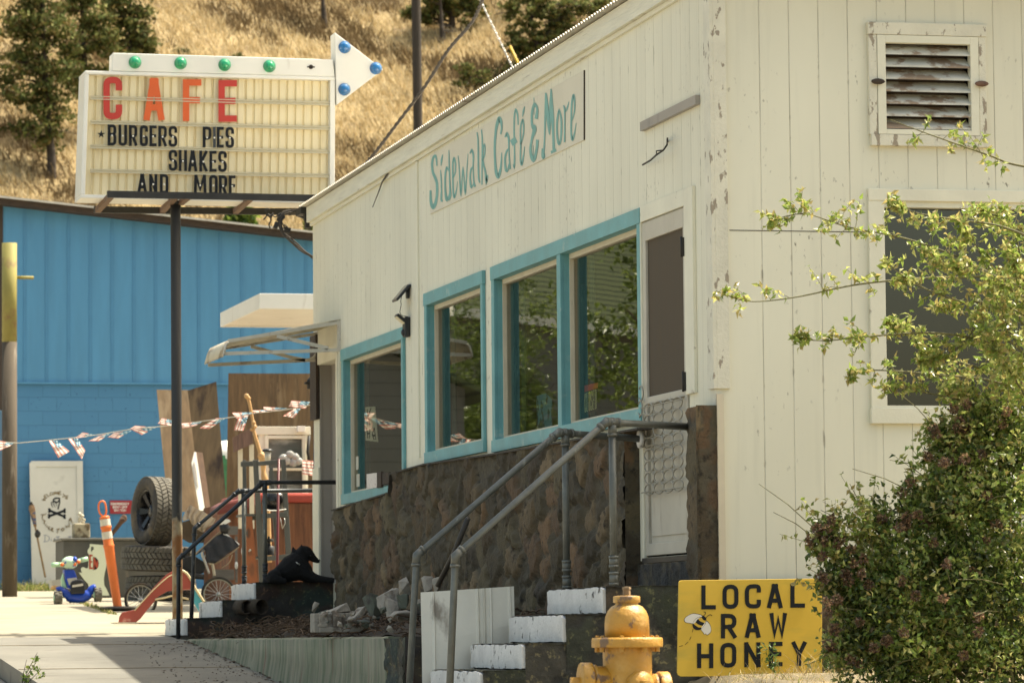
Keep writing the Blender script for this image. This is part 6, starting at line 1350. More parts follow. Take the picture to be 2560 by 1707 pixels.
for (i, j) in keep:
    a = j*(nx_+1)+i; q = (a, a+1, a+nx_+2, a+nx_+1); fs.append(q); fs.append(tuple(N1+k for k in reversed(q)))
    for (di, dj, e) in ((-1,0,(0,3)), (1,0,(1,2)), (0,-1,(0,1)), (0,1,(3,2))):
        if (i+di, j+dj) not in keep: fs.append((q[e[0]], q[e[1]], N1+q[e[1]], N1+q[e[0]]))
mb.add(vs, fs); tag(mb.build('perforated_board', mat('orange_brown_plastic', (.26,.085,.03), .6, .12, 4, dirt=(.14,.05,.02), dscale=(5,5,5), dthr=(.6,.75))), 'orange brown board with oval cut-outs standing behind the far handrail', 'board')
mb = MB()
for (x0, y0, x1, y1) in ((770,450,935,580),(560,1100,880,1260),(900,600,930,1300)): a, b = Sr(x0, y1, .7), Sr(x1, y0, .7); mb.box(a.x, a.y, a.z, b.x, a.y+.04, b.z)
tag(mb.build('weathered_bench', mat('grey_planks', (.19,.17,.14), .9, .15, 5, stretch=(1,4,6))), 'weathered grey plank bench behind the jogging stroller', 'bench')
mb = MB()
for i, (x, y, rx, rz_) in enumerate(((910,1040,22,55),(1005,830,18,70),(1090,790,50,45))): mb.blob(Sr(x, y, .4), (rx*s3, .05, rz_*s3), 7, .05, seed=i)
tag(mb.build('white_jug', m_white), 'white rounded plastic jug wedged beside the orange brown board', 'jug')
# green shed sliver
YGs = 33.0; t = thing('garden_shed', 'green louvred shed with rounded cream top between the plywood sheets', 'shed', tuple(onY(YGs, z3b(440, 1100)))); a, b = onY(YGs, z3b(395, 900)), onY(YGs, z3b(520, 565)); mb = MB(); mb.box(a.x, YGs, zg(YGs), b.x, YGs+.6, b.z)
n_ = 14
for i in range(n_): z = lerp(zg(YGs), b.z, i/n_); mb.box(a.x, YGs-.02, z, b.x, YGs-.001, z+.055)
mb.build('louvred_front', mat('shed_green', (.05,.20,.08), .5, .1, 6), t); mb = MB(); c = onY(YGs, z3b(455, 565)); mb.blob((c.x+.05, YGs+.3, b.z), (.36, .32, .22), 9, 0); mb.build('rounded_top', m_white, t)
# wall lantern by the door
q = onY(12.75, (775, 958)); mb = MB(); mb.box(-.06, 12.7, q.z-.01, .01, 12.76, q.z+.01); mb.lathe([(.028, -.05), (.034, .02), (.012, .05), (.002, .055)], Matrix.Translation((q.x, 12.73, q.z)), 10); tag(mb.build('wall_lantern', m_dark), 'tiny black wall lantern on the weathered plank by the far doorway', 'lantern')

# ================================================================== DOG
YDg = 11.75; K = lambda x, y, dy=0: Vector(onY(YDg+dy, z6(x, y))); sd_ = (K(1000, 0)-K(0, 0)).x/1000
mb = MB(); flo = K(800, 1360)
def limb(pts, n=12): P = smoothpts([tuple(K(x, y, dy))+(r*sd_,) for x, y, r, dy in pts], 4); mb.tube([p[:3] for p in P], [max(.004, p[3]) for p in P], n)
limb([(540,1318,48,.0),(620,1285,82,.0),(720,1235,122,.0),(815,1185,160,.0),(880,1125,150,.0),(935,1050,118,.0)])
limb([(860,1180,150,.0),(960,1210,135,.0),(1050,1280,80,.0),(1150,1315,42,.0)])      # trunk
limb([(930,1130,120,0),(940,1060,95,0),(950,1000,85,0),(985,985,80,0)])    # neck
limb([(935,985,80,0),(1000,985,84,0),(1055,1020,62,0),(1100,1060,44,0),(1150,1085,30,0),(1160,1082,22,0)])      # head and muzzle
limb([(905,1150,105,-.03),(1000,1230,75,-.05),(1080,1290,50,-.06),(1200,1315,38,-.06),(1310,1325,36,-.06),(1350,1330,28,-.06)])
limb([(905,1150,105,.05),(1010,1230,75,.07),(1100,1280,50,.08),(1200,1305,38,.08),(1320,1320,34,.08),(1350,1326,26,.08)])
limb([(640,1270,95,-.06),(590,1290,75,-.1),(660,1320,50,-.12),(760,1335,36,-.12)])
limb([(560,1310,50,.02),(520,1300,34,.05),(500,1330,26,.02),(560,1345,20,-.04)])
for x, y, dy, s in ((860,940,.03,1),(950,915,-.035,1.1)):
    e = [K(x-42, y+60, dy), K(x+45, y+45, dy), K(x-4-(10 if s == 1 else -6), y-38, dy)]; mb.prism([e[0], e[1], e[2]], (0, .022, 0)); mb.blob(K(x+2, y+42, dy), 42*sd_, 6, 0)
dog = mb.build('dog_body', mat('black_fur', (.012,.012,.013), .75, .3, 30, bump=1, bscale=160, spec=.25))
rm = dog.modifiers.new('remesh', 'REMESH'); rm.mode = 'VOXEL'; rm.voxel_size = .0065; smo = dog.modifiers.new('smooth', 'SMOOTH'); smo.iterations = 4; smo.factor = .5
dog.name = 'dog'; tag(dog, 'black dog lying on the far stone landing with head raised, looking right', 'dog')
mb = MB(); mb.tube([K(860, 1085, -.085), K(900, 1115, -.10), K(930, 1130, -.10)], .006, 6); c_ = mb.build('collar', m_galv); c_.parent = dog
mb = MB(); mb.blob(K(1060, 1020, -.048), .0065, 6, 0); e_ = mb.build('eye', m_black); e_.parent = dog
mb = MB(); mb.blob(K(1166, 1078, 0), (.010, .014, .009), 6, 0); e_ = mb.build('nose', m_black); e_.parent = dog
# ================================================================== THINGS INSIDE THE WINDOWS
zq = zm(840, 780, 400/1254)
def wcard(name, fn, pts, X, m, label, cat, th=.004):
    P = [onX(X, fn(x, y)) for x, y in pts]; mb = MB(); mb.prism(P, (th, 0, 0)); return tag(mb.build(name, m), label, cat) if label else mb.build(name, m)
m_card = mat('card_white', (.90,.87,.78), .7, .05, 6)
t = thing('window_poster', 'white hand lettered poster hanging inside the farthest teal window', 'poster', tuple(onX(.12, zq(280, 1018))))
o = MB(); o.prism([onX(.075, zq(x, y)) for x, y in ((230,745),(305,738),(328,1016),(232,1005))], (.004, 0, 0)); o.build('poster_card', m_card, t)
mw = lambda x, y, h: onX(.0745-h, zq(x, y)); mb = MB()
for s in ([(245,760),(250,880)], [(275,750),(250,820),(268,885)], [(240,905),(250,990)], [(268,900),(262,990)], [(242,950),(265,950)], [(300,905),(284,960),(300,1000)], [(300,905),(312,1000)], [(288,965),(308,968)]): ribbon(mb, s, 9, mw, .001, pen=(.7, 1.6))
mb.build('lettering', m_ink, t)
t = thing('closed_sign', 'small CLOSED sign with a red band in the window next to the storm door', 'sign', tuple(onX(.12, zR2(1070, 1230))))
for nm, q, m, x in (('sign_card', ((1030,1118),(1104,1088),(1104,1225),(1032,1248)), m_dark, .075), ('red_band', ((1033,1083),(1108,1066),(1106,1098),(1033,1120)), mat('band_red', (.70,.10,.08), .5, .1, 6), .074)):
    mb = MB(); mb.prism([onX(x, zR2(a, b)) for a, b in q], (.003, 0, 0)); mb.build(nm, m, t)
mb = MB(); n = 6
for i, ch in enumerate('CLOSED'):
    x0 = 1034+11.4*i; ys0 = 1232-3.6*i; ys1 = 1128-4.6*i; glyph(mb, ch, x0, ys0, x0+9.2, ys1, 3.2, lambda x, y, h: onX(.0742-h, zR2(x, y)), rad=.8)
mb.build('lettering', mat('pale_yellow_green', (.85,.88,.55), .5, .1, 6), t)
wcard('window_card', zR2, [(762,1142),(815,1126),(850,1160),(852,1310),(768,1330)], .076, mat('card_blue', (.16,.40,.60), .6, .15, 9, dirt=(.02,.05,.12), dscale=(9,9,9), dthr=(.5,.55)), 'pale blue card with dark blue shape standing in the middle teal window', 'card')
wcard('window_card', zq, [(240,1268),(330,1256),(334,1372),(240,1388)], -.035, mat('flower_card', (.74,.68,.62), .7, .05, 6, dirt=(.30,.10,.10), dscale=(40,40,40), dthr=(.60,.64)), 'small pale card with reddish scribble standing on the far teal window sill', 'card', .006)
mb = MB(); a, b = onX(-.03, zq(372, 1372)), onX(-.03, zq(338, 1254)); mb.box(-.05, a.y, a.z, -.028, b.y, b.z); a, b = onX(-.03, zq(428, 1345)), onX(-.03, zq(375, 1262)); mb.box(-.045, a.y, a.z, -.028, b.y-.01, b.z)
tag(mb.build('dark_book', m_wooddark, bevel=.004), 'dark narrow box standing on the far sill beside the pale card', 'box')
mb = MB()
for (x0, y0, x1, y1) in ((156,1132,176,1236),(160,1270,184,1370)): mb.prism([onX(.064, zq(*p)) for p in ((x0,y0),(x1,y0-4),(x1,y1-4),(x0,y1))], (.001, 0, 0))
tag(mb.build('window_sticker', m_silver), 'narrow pale stickers on the lower corner of the farthest window', 'sticker')

# ================================================================== ACROSS THE STREET (seen mirrored in the panes)
m_roofg = bpy.data.materials.new('green_shingles'); m_roofg.use_nodes = True; nt = m_roofg.node_tree; b_ = nt.nodes['Principled BSDF']; tc = _n(nt, 'ShaderNodeTexCoord'); sp = _n(nt, 'ShaderNodeSeparateXYZ'); nt.links.new(tc.outputs['Object'], sp.inputs[0])
def stripes(nt, sp, per, c1, c2, w=.82):
    m1 = _n(nt, 'ShaderNodeMath', operation='DIVIDE'); nt.links.new(sp.outputs[2], m1.inputs[0]); m1.inputs[1].default_value = per
    m2 = _n(nt, 'ShaderNodeMath', operation='FRACT'); nt.links.new(m1.outputs[0], m2.inputs[0]); m3 = _n(nt, 'ShaderNodeMath', operation='GREATER_THAN'); nt.links.new(m2.outputs[0], m3.inputs[0]); m3.inputs[1].default_value = w
    mx = _n(nt, 'ShaderNodeMix', data_type='RGBA'); nt.links.new(m3.outputs[0], mx.inputs[0]); mx.inputs[6].default_value = (*c1, 1); mx.inputs[7].default_value = (*c2, 1); return mx.outputs[2]
nt.links.new(stripes(nt, sp, .13, (.11,.13,.055), (.035,.045,.02), .7), b_.inputs['Base Color']); b_.inputs['Roughness'].default_value = .9
m_lap = bpy.data.materials.new('lap_siding'); m_lap.use_nodes = True; nt = m_lap.node_tree; b_ = nt.nodes['Principled BSDF']; tc = _n(nt, 'ShaderNodeTexCoord'); sp = _n(nt, 'ShaderNodeSeparateXYZ'); nt.links.new(tc.outputs['Object'], sp.inputs[0]); nt.links.new(stripes(nt, sp, .20, (.15,.145,.125), (.07,.07,.06), .93), b_.inputs['Base Color'])
def house(name, label, p, dirv, L_, wd, he, pitch, ov=.35, side=-1, shed=False):
    """p: real eave start; dirv: along the eave; building extends to the far side of it"""
    d = Vector((dirv[0], dirv[1], 0)).normalized(); n = Vector((d.y, -d.x, 0)); n = n if n.x*side > 0 else -n       # away from the street
    t = thing(name, label, 'house', (p[0], p[1], zg(p[1]))); P = Vector((p[0], p[1], 0)); Z = Vector((0,0,1)); e = P-n*ov
    def q(a, b, z): return P+d*a+n*b+Z*z
    mb = MB(); hr = he+wd/2*pitch; mb.prism([q(.4, 0, -.6), q(.4, wd, -.6), q(.4, wd, he+wd*pitch-.05), q(.4, 0, he)] if shed else [q(.4, 0, -.6), q(.4, wd, -.6), q(.4, wd, he), q(.4, wd/2, hr-.05), q(.4, 0, he)], d*(L_-.8)); mb.build('wall', m_lap, t)
    mb = MB()
    if shed: mb.hexa([q(0, -ov, he-ov*pitch), q(L_, -ov, he-ov*pitch), q(L_, wd, he+wd*pitch), q(0, wd, he+wd*pitch)], Z*.08)
    for s in (() if shed else (0, 1)):
        a0 = -ov if s == 0 else wd+ov; z0 = he-ov*pitch; mb.hexa([q(0, a0, z0), q(L_, a0, z0), q(L_, wd/2, hr+.02), q(0, wd/2, hr+.02)], Z*.08)
    rf = mb.build('roof', m_roofg, t)
    mb = MB(); z0 = he-ov*pitch; mb.hexa([q(-.03, -ov-.03, z0-.10), q(L_+.03, -ov-.03, z0-.10), q(L_+.03, -ov-.03, z0+.09), q(-.03, -ov-.03, z0+.09)], n*.028)
    for a in (-.03, L_): mb.hexa([q(a, -ov, z0-.1), q(a, wd/2, hr-.12), q(a, wd/2, hr+.12), q(a, -ov, z0+.10)], d*.03)
    mb.build('gutter', m_white, t)
    for k in range(2):
        mb = MB(); a = L_*(.3+.35*k); mb.hexa([q(a, -.02, he-1.9), q(a+1, -.02, he-1.9), q(a+1, -.02, he-.7), q(a, -.02, he-.7)], n*.015); mb.build('window', m_dark, t)
    return t
house('street_house', 'pale lap sided house with green shingle roof, mirrored in the teal windows', (-10.0, 54.5), (-.707, .707), 26, 8, 6.05, .8, side=1, shed=True)
house('storage_building', 'low green roofed building with lap sided gable, mirrored in the far teal windows', (-2.7, 38.2), (0, 1), 6, 4.3, 3.3, .5)
mb = MB(); mb.tube([(-4.3, 24, -.6), (-3.9, 24, 8)], [.13, .10], 12); tag(mb.build('wooden_pole', m_wood), 'brown wooden pole across the street, mirrored in the far window', 'pole')
t = thing('parked_car', 'white parked car across the street, mirrored low in the far window', 'car', (-4.6, 31, zg(31)))
zc_ = zg(31)-.15; X0 = -5.4
def carp(y, z, x=0): return (X0+x, 29+y, zc_+z)
mb = MB(); pr = [(0,.35),(.05,.8),(1.0,.95),(1.7,1.42),(3.2,1.45),(4.0,1.0),(4.5,.9),(4.55,.4),(4.0,.3),(.5,.3)]; mb.prism([carp(y, z) for y, z in pr], (1.7, 0, 0)); mb.build('car_body', m_white, t, bevel=.06)
mb = MB(); mb.prism([carp(y, z, -.01) for y, z in ((1.2,.98),(1.78,1.36),(3.1,1.38),(3.75,1.0))], (1.72, 0, 0)); mb.build('windows', m_black, t)
for y in (.9, 3.6):
    for x in (-.0, 1.52): mb = MB(); mb.tube([carp(y, .32, x-.02), carp(y, .32, x+.2)], .32, 20); mb.build('wheel', m_rubber, t)

# ================================================================== VEGETATION
def leafmat(name, trans=.35, rough=.5, spec=.3):
    m = bpy.data.materials.new(name); m.use_nodes = True; nt = m.node_tree; b = nt.nodes['Principled BSDF']; a = _n(nt, 'ShaderNodeVertexColor', layer_name='tone'); L = nt.links.new
    L(a.outputs[0], b.inputs['Base Color']); b.inputs['Roughness'].default_value = rough; b.inputs['Specular IOR Level'].default_value = spec
    tr = _n(nt, 'ShaderNodeBsdfTranslucent'); ms = _n(nt, 'ShaderNodeMixShader'); ms.inputs[0].default_value = trans; L(a.outputs[0], tr.inputs[0]); o = nt.nodes['Material Output']; L(b.outputs[0], ms.inputs[1]); L(tr.outputs[0], ms.inputs[2]); L(ms.outputs[0], o.inputs[0]); return m
m_leaf = leafmat('rose_leaf', .48, .32, .6); m_needle = leafmat('needles', .2, .8, .1); m_straw = leafmat('straw', .3, .8, .1)
class VQ:      # fast numpy collector of small faces
    def __init__(s): s.V = []; s.F = []; s.C = []; s.n = 0
    def faces(s, P, C):        # P (n,k,3), C (n,3)
        n, k, _ = P.shape; s.V.append(P.reshape(-1, 3)); s.F.append((np.arange(n*k).reshape(n, k)+s.n)); s.C.append(np.repeat(C, k, axis=0)); s.n += n*k
    def build(s, name, m, parent=None):
        V = np.concatenate(s.V); C = np.concatenate(s.C); me = bpy.data.meshes.new(name); F_ = [f for a in s.F for f in a.tolist()]; me.from_pydata(V.tolist(), [], F_)
        ca = me.color_attributes.new('tone', 'FLOAT_COLOR', 'POINT'); ca.data.foreach_set('color', np.concatenate([C, np.ones((len(C), 1))], 1).astype(np.float32).ravel()); me.materials.append(m)
        o = bpy.data.objects.new(name, me); SC.collection.objects.link(o)
        if parent is not None: o.parent = parent; o.matrix_parent_inverse = Matrix.Translation(-parent.location) if parent.type == 'EMPTY' else Matrix()
        return o
def unit(n): v = rng.normal(size=(n, 3)); return v/np.linalg.norm(v, axis=1, keepdims=True)
def leaves(vq, C, L_, Wd, cols, up=.0, bend=.25, dirs=None):
    """C (n,3) leaf bases; folded pointed leaf = two quads sharing a rib"""
    n = len(C); d = unit(n) if dirs is None else dirs; d = d/np.linalg.norm(d, axis=1, keepdims=True); r = unit(n); r[:, 2] += up; s = np.cross(d, r); s /= np.linalg.norm(s, axis=1, keepdims=True)+1e-9; nn = np.cross(s, d)
    l = (L_*rng.uniform(.6, 1.3, n))[:, None]; w = (Wd*rng.uniform(.7, 1.2, n))[:, None]
    tip = C+d*l-nn*l*bend; m1 = C+d*l*.45; a = m1+s*w+nn*w*.45; b = m1-s*w+nn*w*.45
    c = cols[rng.integers(len(cols), size=n)]*rng.uniform(.75, 1.25, (n, 1))
    vq.faces(np.stack([C, a, tip, m1], 1), c); vq.faces(np.stack([C, m1, tip, b], 1), c*.96)
# ---- hill grass
CU, SU = np.array(CAM), 0
def hillhit(p):
    d = ray(p)
    for i in range(600):
        t_ = 100+i*.25; q = CAM+d*t_
        if q.z <= hillz(q.x, q.y): return q
    return CAM+d*140
vq = VQ(); N_ = 72000
ax_ = rng.uniform(-100, 1700, N_); ay_ = rng.uniform(-60, 640, N_)
# scatter over the slope in ground space instead of the picture
yy = rng.uniform(92, 152, N_); xx = rng.uniform(-2, 42, N_)+(yy-92)*.12
hz_ = np.array([hillz(a, b) for a, b in zip(xx, yy)])
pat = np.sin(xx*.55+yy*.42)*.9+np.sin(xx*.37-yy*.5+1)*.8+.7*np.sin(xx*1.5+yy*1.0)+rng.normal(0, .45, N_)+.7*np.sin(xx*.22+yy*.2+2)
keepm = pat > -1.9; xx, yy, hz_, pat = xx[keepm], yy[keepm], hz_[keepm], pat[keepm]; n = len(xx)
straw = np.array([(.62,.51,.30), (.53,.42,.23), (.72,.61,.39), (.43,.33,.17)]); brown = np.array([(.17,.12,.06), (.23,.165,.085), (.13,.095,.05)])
for k in range(5):
    base = np.stack([xx+rng.normal(0, .16, n), yy+rng.normal(0, .16, n), hz_-.05], 1); lean_ = np.stack([rng.normal(-.25, .35, n), rng.normal(-.15, .3, n), np.ones(n)], 1)
    h = rng.uniform(.15, .42, n)[:, None]*np.where(pat > .9, 1.25, 1)[:, None]; w = rng.uniform(.012, .034, n)[:, None]; sx = np.stack([rng.normal(0, 1, n), rng.normal(0, .4, n), np.zeros(n)], 1); sx /= np.linalg.norm(sx, axis=1, keepdims=True)
    c = np.where((pat > .7)[:, None], brown[rng.integers(3, size=n)], straw[rng.integers(4, size=n)])*rng.uniform(.8, 1.2, (n, 1))  # brown bands put the slope's shadow streaks, with dead brush, into the grass colour
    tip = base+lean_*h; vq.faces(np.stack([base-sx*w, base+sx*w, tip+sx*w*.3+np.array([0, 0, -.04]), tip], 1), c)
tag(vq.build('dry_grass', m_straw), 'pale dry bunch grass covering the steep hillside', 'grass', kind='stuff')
# ---- hillside trees
NG = np.array([(.10,.12,.035), (.13,.145,.045), (.07,.09,.028), (.17,.17,.06), (.15,.12,.045)])
m_bark = mat('juniper_bark', (.055,.042,.03), .95, .3, 6, bump=1, bscale=8)
def conifer(name, label, base, trunk, blobs, n=9000, tw_=.11, base_q=None, limbs=10, nsz=.15, group='conifers on the dry hillside', cols=NG, trans=None):
    q = base_q if base_q is not None else hillhit(D_(*base)); Yt = q.y; pp = lambda x, y, dy=0: onY(Yt+dy, D_(x, y)); t = thing(name, label, 'tree', tuple(q), group); s = (pp(1000, 0)-pp(0, 0)).x/1000
    mb = MB(); P = [pp(*p) for p in trunk]; P[0] = Vector((P[0].x, Yt, hillz(P[0].x, Yt)-.3)) if base_q is None else P[0]; mb.tube(smoothpts([tuple(p) for p in P], 4), [lerp(tw_, tw_*.35, i/(4*(len(P)-1))) for i in range(4*(len(P)-1)+1)], 8)
    r = random.Random(len(label)); SP = smoothpts([tuple(p) for p in P], 4)
    for (bx, by, rx, ry) in blobs:
        c = pp(bx, by); a = Vector(min(SP, key=lambda p: (Vector(p)-c).length+.35*abs(p[2]-c.z+.3))); 
        for k in range(2): e = c+Vector((r.uniform(-1, 1)*rx*s*.7, r.uniform(-1, 1)*rx*s*.6, r.uniform(-.5, .5)*ry*s)); mb.tube([a, a.lerp(e, .5)+Vector((0,0,r.uniform(-.1,.15))), e], [tw_*.3, tw_*.18, .012], 5)
    for k in range(limbs):
        a = Vector(SP[int(len(SP)*r.uniform(.12, .8))]); dx = r.uniform(-1, 1); e = a+Vector((dx*r.uniform(.5, 1.3), r.uniform(-.6, .6), r.uniform(-.25, .25))); mb.tube([a, a.lerp(e, .6)+Vector((0,0,.08)), e], [.025, .016, .006], 4)
    mb.build('trunk', m_bark, t)
    vq = VQ(); A = sum(b[2]*b[3] for b in blobs)
    for (bx, by, rx, ry) in blobs:
        c = np.array(pp(bx, by)); k = max(6, int(n*rx*ry/A/26*(.48 if name == 'juniper_tree' else .40))); u = unit(k)*(rng.uniform(0, 1, (k, 1))**.40)*rng.uniform(.8, 1.25, (k, 1)); cc = c+u*np.array([rx*s, rx*s*.9, ry*s]); cc = cc[rng.uniform(size=k) > .12]
        tn = rng.uniform(.5, 1.45, (len(cc), 1))
        for j in range(26):
            o = rng.normal(0, .15 if name == 'juniper_tree' else .095, (len(cc), 3))*np.array([1.1, 1.1, .5]); b0 = cc+o; d = unit(len(cc)); d[:, 2] = np.abs(d[:, 2])*.8+.15; sv = np.cross(d, unit(len(cc))); sv /= np.linalg.norm(sv, axis=1, keepdims=True)+1e-9
            w = nsz*.32; col = cols[rng.integers(len(cols), size=len(cc))]*tn; vq.faces(np.stack([b0-sv*w, b0+sv*w, b0+d*nsz+sv*w*.4, b0+d*nsz-sv*w*.4], 1), col)
    vq.build('crown', m_needle, t); return t
conifer('juniper_tree', 'front dense juniper on the hillside left of the letter sign, trunk bare at the foot', (118,408), [(118,410),(118,360),(112,300),(105,200),(100,100),(95,-40)], [(100,60,62,70),(95,-20,50,60),(60,130,55,55),(120,150,60,60),(70,215,62,45),(130,235,45,50),(95,290,58,42),(45,300,32,25),(120,325,32,30),(40,60,40,50),(150,95,35,50),(20,180,26,50)], 15000, .17)
conifer('juniper_tree', 'juniper with dark straight trunk just behind the left edge of the letter sign', (200,330), [(200,335),(198,260),(195,150),(190,60),(186,-60)], [(190,30,55,50),(215,110,45,40),(175,180,35,35),(230,60,40,40),(205,210,32,28),(180,-30,50,40),(225,165,28,20),(160,120,24,30)], 8000, .13)
conifer('juniper_tree', 'spreading juniper crown above the start of the arrow sign', (300,200), [(300,200),(300,140),(298,70),(300,-50)], [(300,60,45,45),(270,30,40,40),(320,100,34,28),(330,40,24,40),(260,95,40,25),(300,-20,50,40),(285,120,28,16),(338,125,14,10)], 7500, .12)
conifer('bare_tree', 'dark bare conifer trunk standing on the slope above the arrow head', (745,66), [(745,70),(744,40),(741,0),(738,-60)], [(740,-60,50,30)], 1500, .13, limbs=6)
conifer('pine_tree', 'twin trunk pine on the slope right of the utility pole', (1040,82), [(1042,85),(1038,50),(1043,20),(1050,-40)], [(1000,28,52,26),(960,40,30,16),(1050,18,50,24),(1010,5,55,22),(1060,-15,55,30),(948,32,18,10),(1075,60,14,9),(1090,20,26,20)], 11000, .17, limbs=16)
conifer('pine_tree', 'second trunk beside the twin trunk pine, leaning left with dead lower limbs', (1018,108), [(1020,110),(1016,80),(1014,50),(1010,-20)], [(1000,-20,40,20)], 1200, .13, limbs=18)
conifer('pine_tree', 'shaggy olive pine crown filling the top right of the hillside', (1240,180), [(1240,185),(1235,120),(1220,40),(1210,-40)], [(1230,30,60,38),(1210,75,48,32),(1265,80,48,38),(1185,105,34,20),(1240,125,50,26),(1290,40,45,38),(1200,135,30,16),(1330,20,50,26),(1380,10,46,18),(1180,20,34,26),(1300,95,30,20)], 15000, .12, limbs=14)
conifer('pine_tree', 'dark straight trunk in the brown shade left of the shaggy olive pine', (1175,48), [(1176,50),(1175,20),(1174,-30)], [(1175,-40,50,25)], 1200, .13, limbs=4)
conifer('young_pine', 'small young pine low on the slope at the foot of the yellow marker', (1085,215), [(1085,215),(1080,180),(1075,150)], [(1070,165,26,16),(1095,190,30,14),(1065,195,16,10),(1110,175,12,10)], 2200, .04, limbs=4, nsz=.12)
conifer('young_pine', 'sparse young pine on the slope directly above the roof edge', (1170,190), [(1170,190),(1168,165)], [(1160,170,18,10),(1185,155,14,9),(1135,190,18,9)], 1300, .035, limbs=3, nsz=.12)
conifer('young_pine', 'tiny green seedling on the slope above the green lamps of the sign', (420,128), [(420,132),(420,115)], [(420,122,12,8),(545,132,5,4)], 400, .02, limbs=1, nsz=.10)
BG_ = np.array([(.12,.19,.03), (.20,.28,.05), (.07,.12,.02), (.26,.30,.06)])
def bushy(label, base, blobs, Yb, n=2500):
    pp = lambda x, y: onY(Yb, D_(x, y)); c0 = pp(*base); t = thing('sumac_bush', label, 'bush', (c0.x, Yb, zg(Yb))); s = (pp(1000, 0)-pp(0, 0)).x/1000; mb = MB()
    for bx, by, r_ in blobs: c = pp(bx, by); mb.tube([(c0.x, Yb, zg(Yb)-.1), (lerp(c0.x, c.x, .6), Yb, lerp(zg(Yb), c.z, .6)), tuple(c)], [.03, .02, .006], 5)
    mb.build('stems', m_bark, t); vq = VQ()
    for bx, by, r_ in blobs: c = np.array(pp(bx, by)); k = n//len(blobs); leaves(vq, c+unit(k)*(rng.uniform(0, 1, (k, 1))**.5)*r_*s, .13, .035, BG_)
    vq.build('foliage', m_leaf, t)
bushy('green leafy bush behind the blue roof, under the middle of the sign rack', (552,520), [(552,482,20),(540,505,22),(566,500,20),(555,522,26),(548,470,10)], 48)
bushy('small yellow green bush behind the blue roof near the sign pole', (385,505), [(384,490,9),(380,505,10),(395,478,6)], 48, 500)
bushy('thin yellow green bush behind the blue roof at the cafe corner', (716,525), [(716,500,7),(712,515,9)], 48, 300)
# utility pole, guy wire, marker
YU = 78.0; a, b = onY(YU, D_(964, 560)), onY(YU, D_(955, -30)); r_ = (onY(YU, D_(966, 0))-onY(YU, D_(945, 0))).x/2; t = thing('utility_pole', 'dark weathered wooden utility pole standing between the cafe roof and the hillside', 'utility pole', (a.x, YU, zg(YU)))
m_up = mat('utility_pole_wood', (.05,.04,.03), .85, .3, 4, stretch=(5,5,.5), bump=.4)
mb = MB(); mb.tube([(a.x, YU, zg(YU)-.5), a, b, b+(b-a)*.15], [r_*1.05, r_, r_, r_*.97], 20); mb.build('pole_shaft', m_up, t)
mb = MB(); c = b+(b-a)*.10; mb.box(c.x-1.1, YU-.18, c.z-.05, c.x+1.1, YU-.08, c.z+.07); mb.build('cross_arm', m_up, t)
mb = MB(); p0, p1 = onY(70, D_(1206, 216)), onY(74, D_(1098, -10)); n_ = 34
for i in range(n_):
    if i % 2 == 0: mb.tube([p0.lerp(p1, i/n_), p0.lerp(p1, (i+1)/n_)], .022, 5)
    else: mb.tube([p0.lerp(p1, i/n_), p0.lerp(p1, (i+1)/n_)], .014, 5)
tag(mb.build('guy_wire', m_galv), 'bright twisted steel guy wire crossing the slope down to the roof', 'guy wire')
mb = MB(); mb.tube([onY(69, D_(1224, 216)), onY(69, D_(1171, 106))], .03, 8); tag(mb.build('wire_marker', mat('marker_yellow', (.75,.48,.03), .5, .05, 4)), 'yellow plastic guy wire marker on the slope right of the utility pole', 'marker')

# ---- front bed, straw and rose bush
mb = MB(); P = []
bedz = lambda x, y: -.70-.012*abs(x-.5)-max(0, (-y-1.3))*.23+.02*sin(x*5+y*7)
for y in np.linspace(-.05, -3.6, 30): P.append([(x, y, bedz(x, y) if x > -.28 else lerp(zg(y)-.2, bedz(x, y), (x+.5)/.22 if x > -.5 else 0)) for x in np.linspace(-.5, 7, 50)])
mb.grid(P); structure(mb.build('planting_bed', m_dirt))
def blades(vq, n, xr_, yr_, zf_, h0, h1, w0, cols, lean_=.5):
    x = rng.uniform(*xr_, n); y = rng.uniform(*yr_, n); z = np.array([zf_(a, b) for a, b in zip(x, y)]); b0 = np.stack([x, y, z-.01], 1); h = rng.uniform(h0, h1, n)[:, None]; d = np.stack([rng.normal(0, lean_, n), rng.normal(0, lean_, n), np.ones(n)], 1); d /= np.linalg.norm(d, axis=1, keepdims=True)
    s = unit(n); s[:, 2] = 0; s /= np.linalg.norm(s, axis=1, keepdims=True)+1e-9; w = rng.uniform(.6, 1.3, n)[:, None]*w0; m_ = b0+d*h*.55; tip = m_+(d+np.stack([rng.normal(0, .7, n), rng.normal(0, .5, n), rng.normal(-.3, .3, n)], 1))*h*.45; c = cols[rng.integers(len(cols), size=n)]*rng.uniform(.8, 1.2, (n, 1))
    vq.faces(np.stack([b0-s*w, b0+s*w, m_+s*w*.8, m_-s*w*.8], 1), c); vq.faces(np.stack([m_-s*w*.8, m_+s*w*.8, tip+s*w*.1, tip-s*w*.1], 1), c)
SG = np.array([(.50,.40,.20), (.42,.33,.16), (.55,.47,.27), (.34,.25,.12), (.22,.26,.08)])
vq = VQ(); blades(vq, 7000, (-.25, 4), (-2.6, -.66), bedz, .04, .12, .0022, SG, 1.3); blades(vq, 300, (.1, 2.2), (-1.0, -.66), bedz, .10, .2, .0025, SG, .5)
tag(vq.build('straw_grass', m_straw), 'dry straw grass on the bed below the yellow sign', 'grass', kind='stuff')
GW = np.array([(.10,.17,.04), (.16,.24,.06), (.07,.12,.03)])
wi = 0
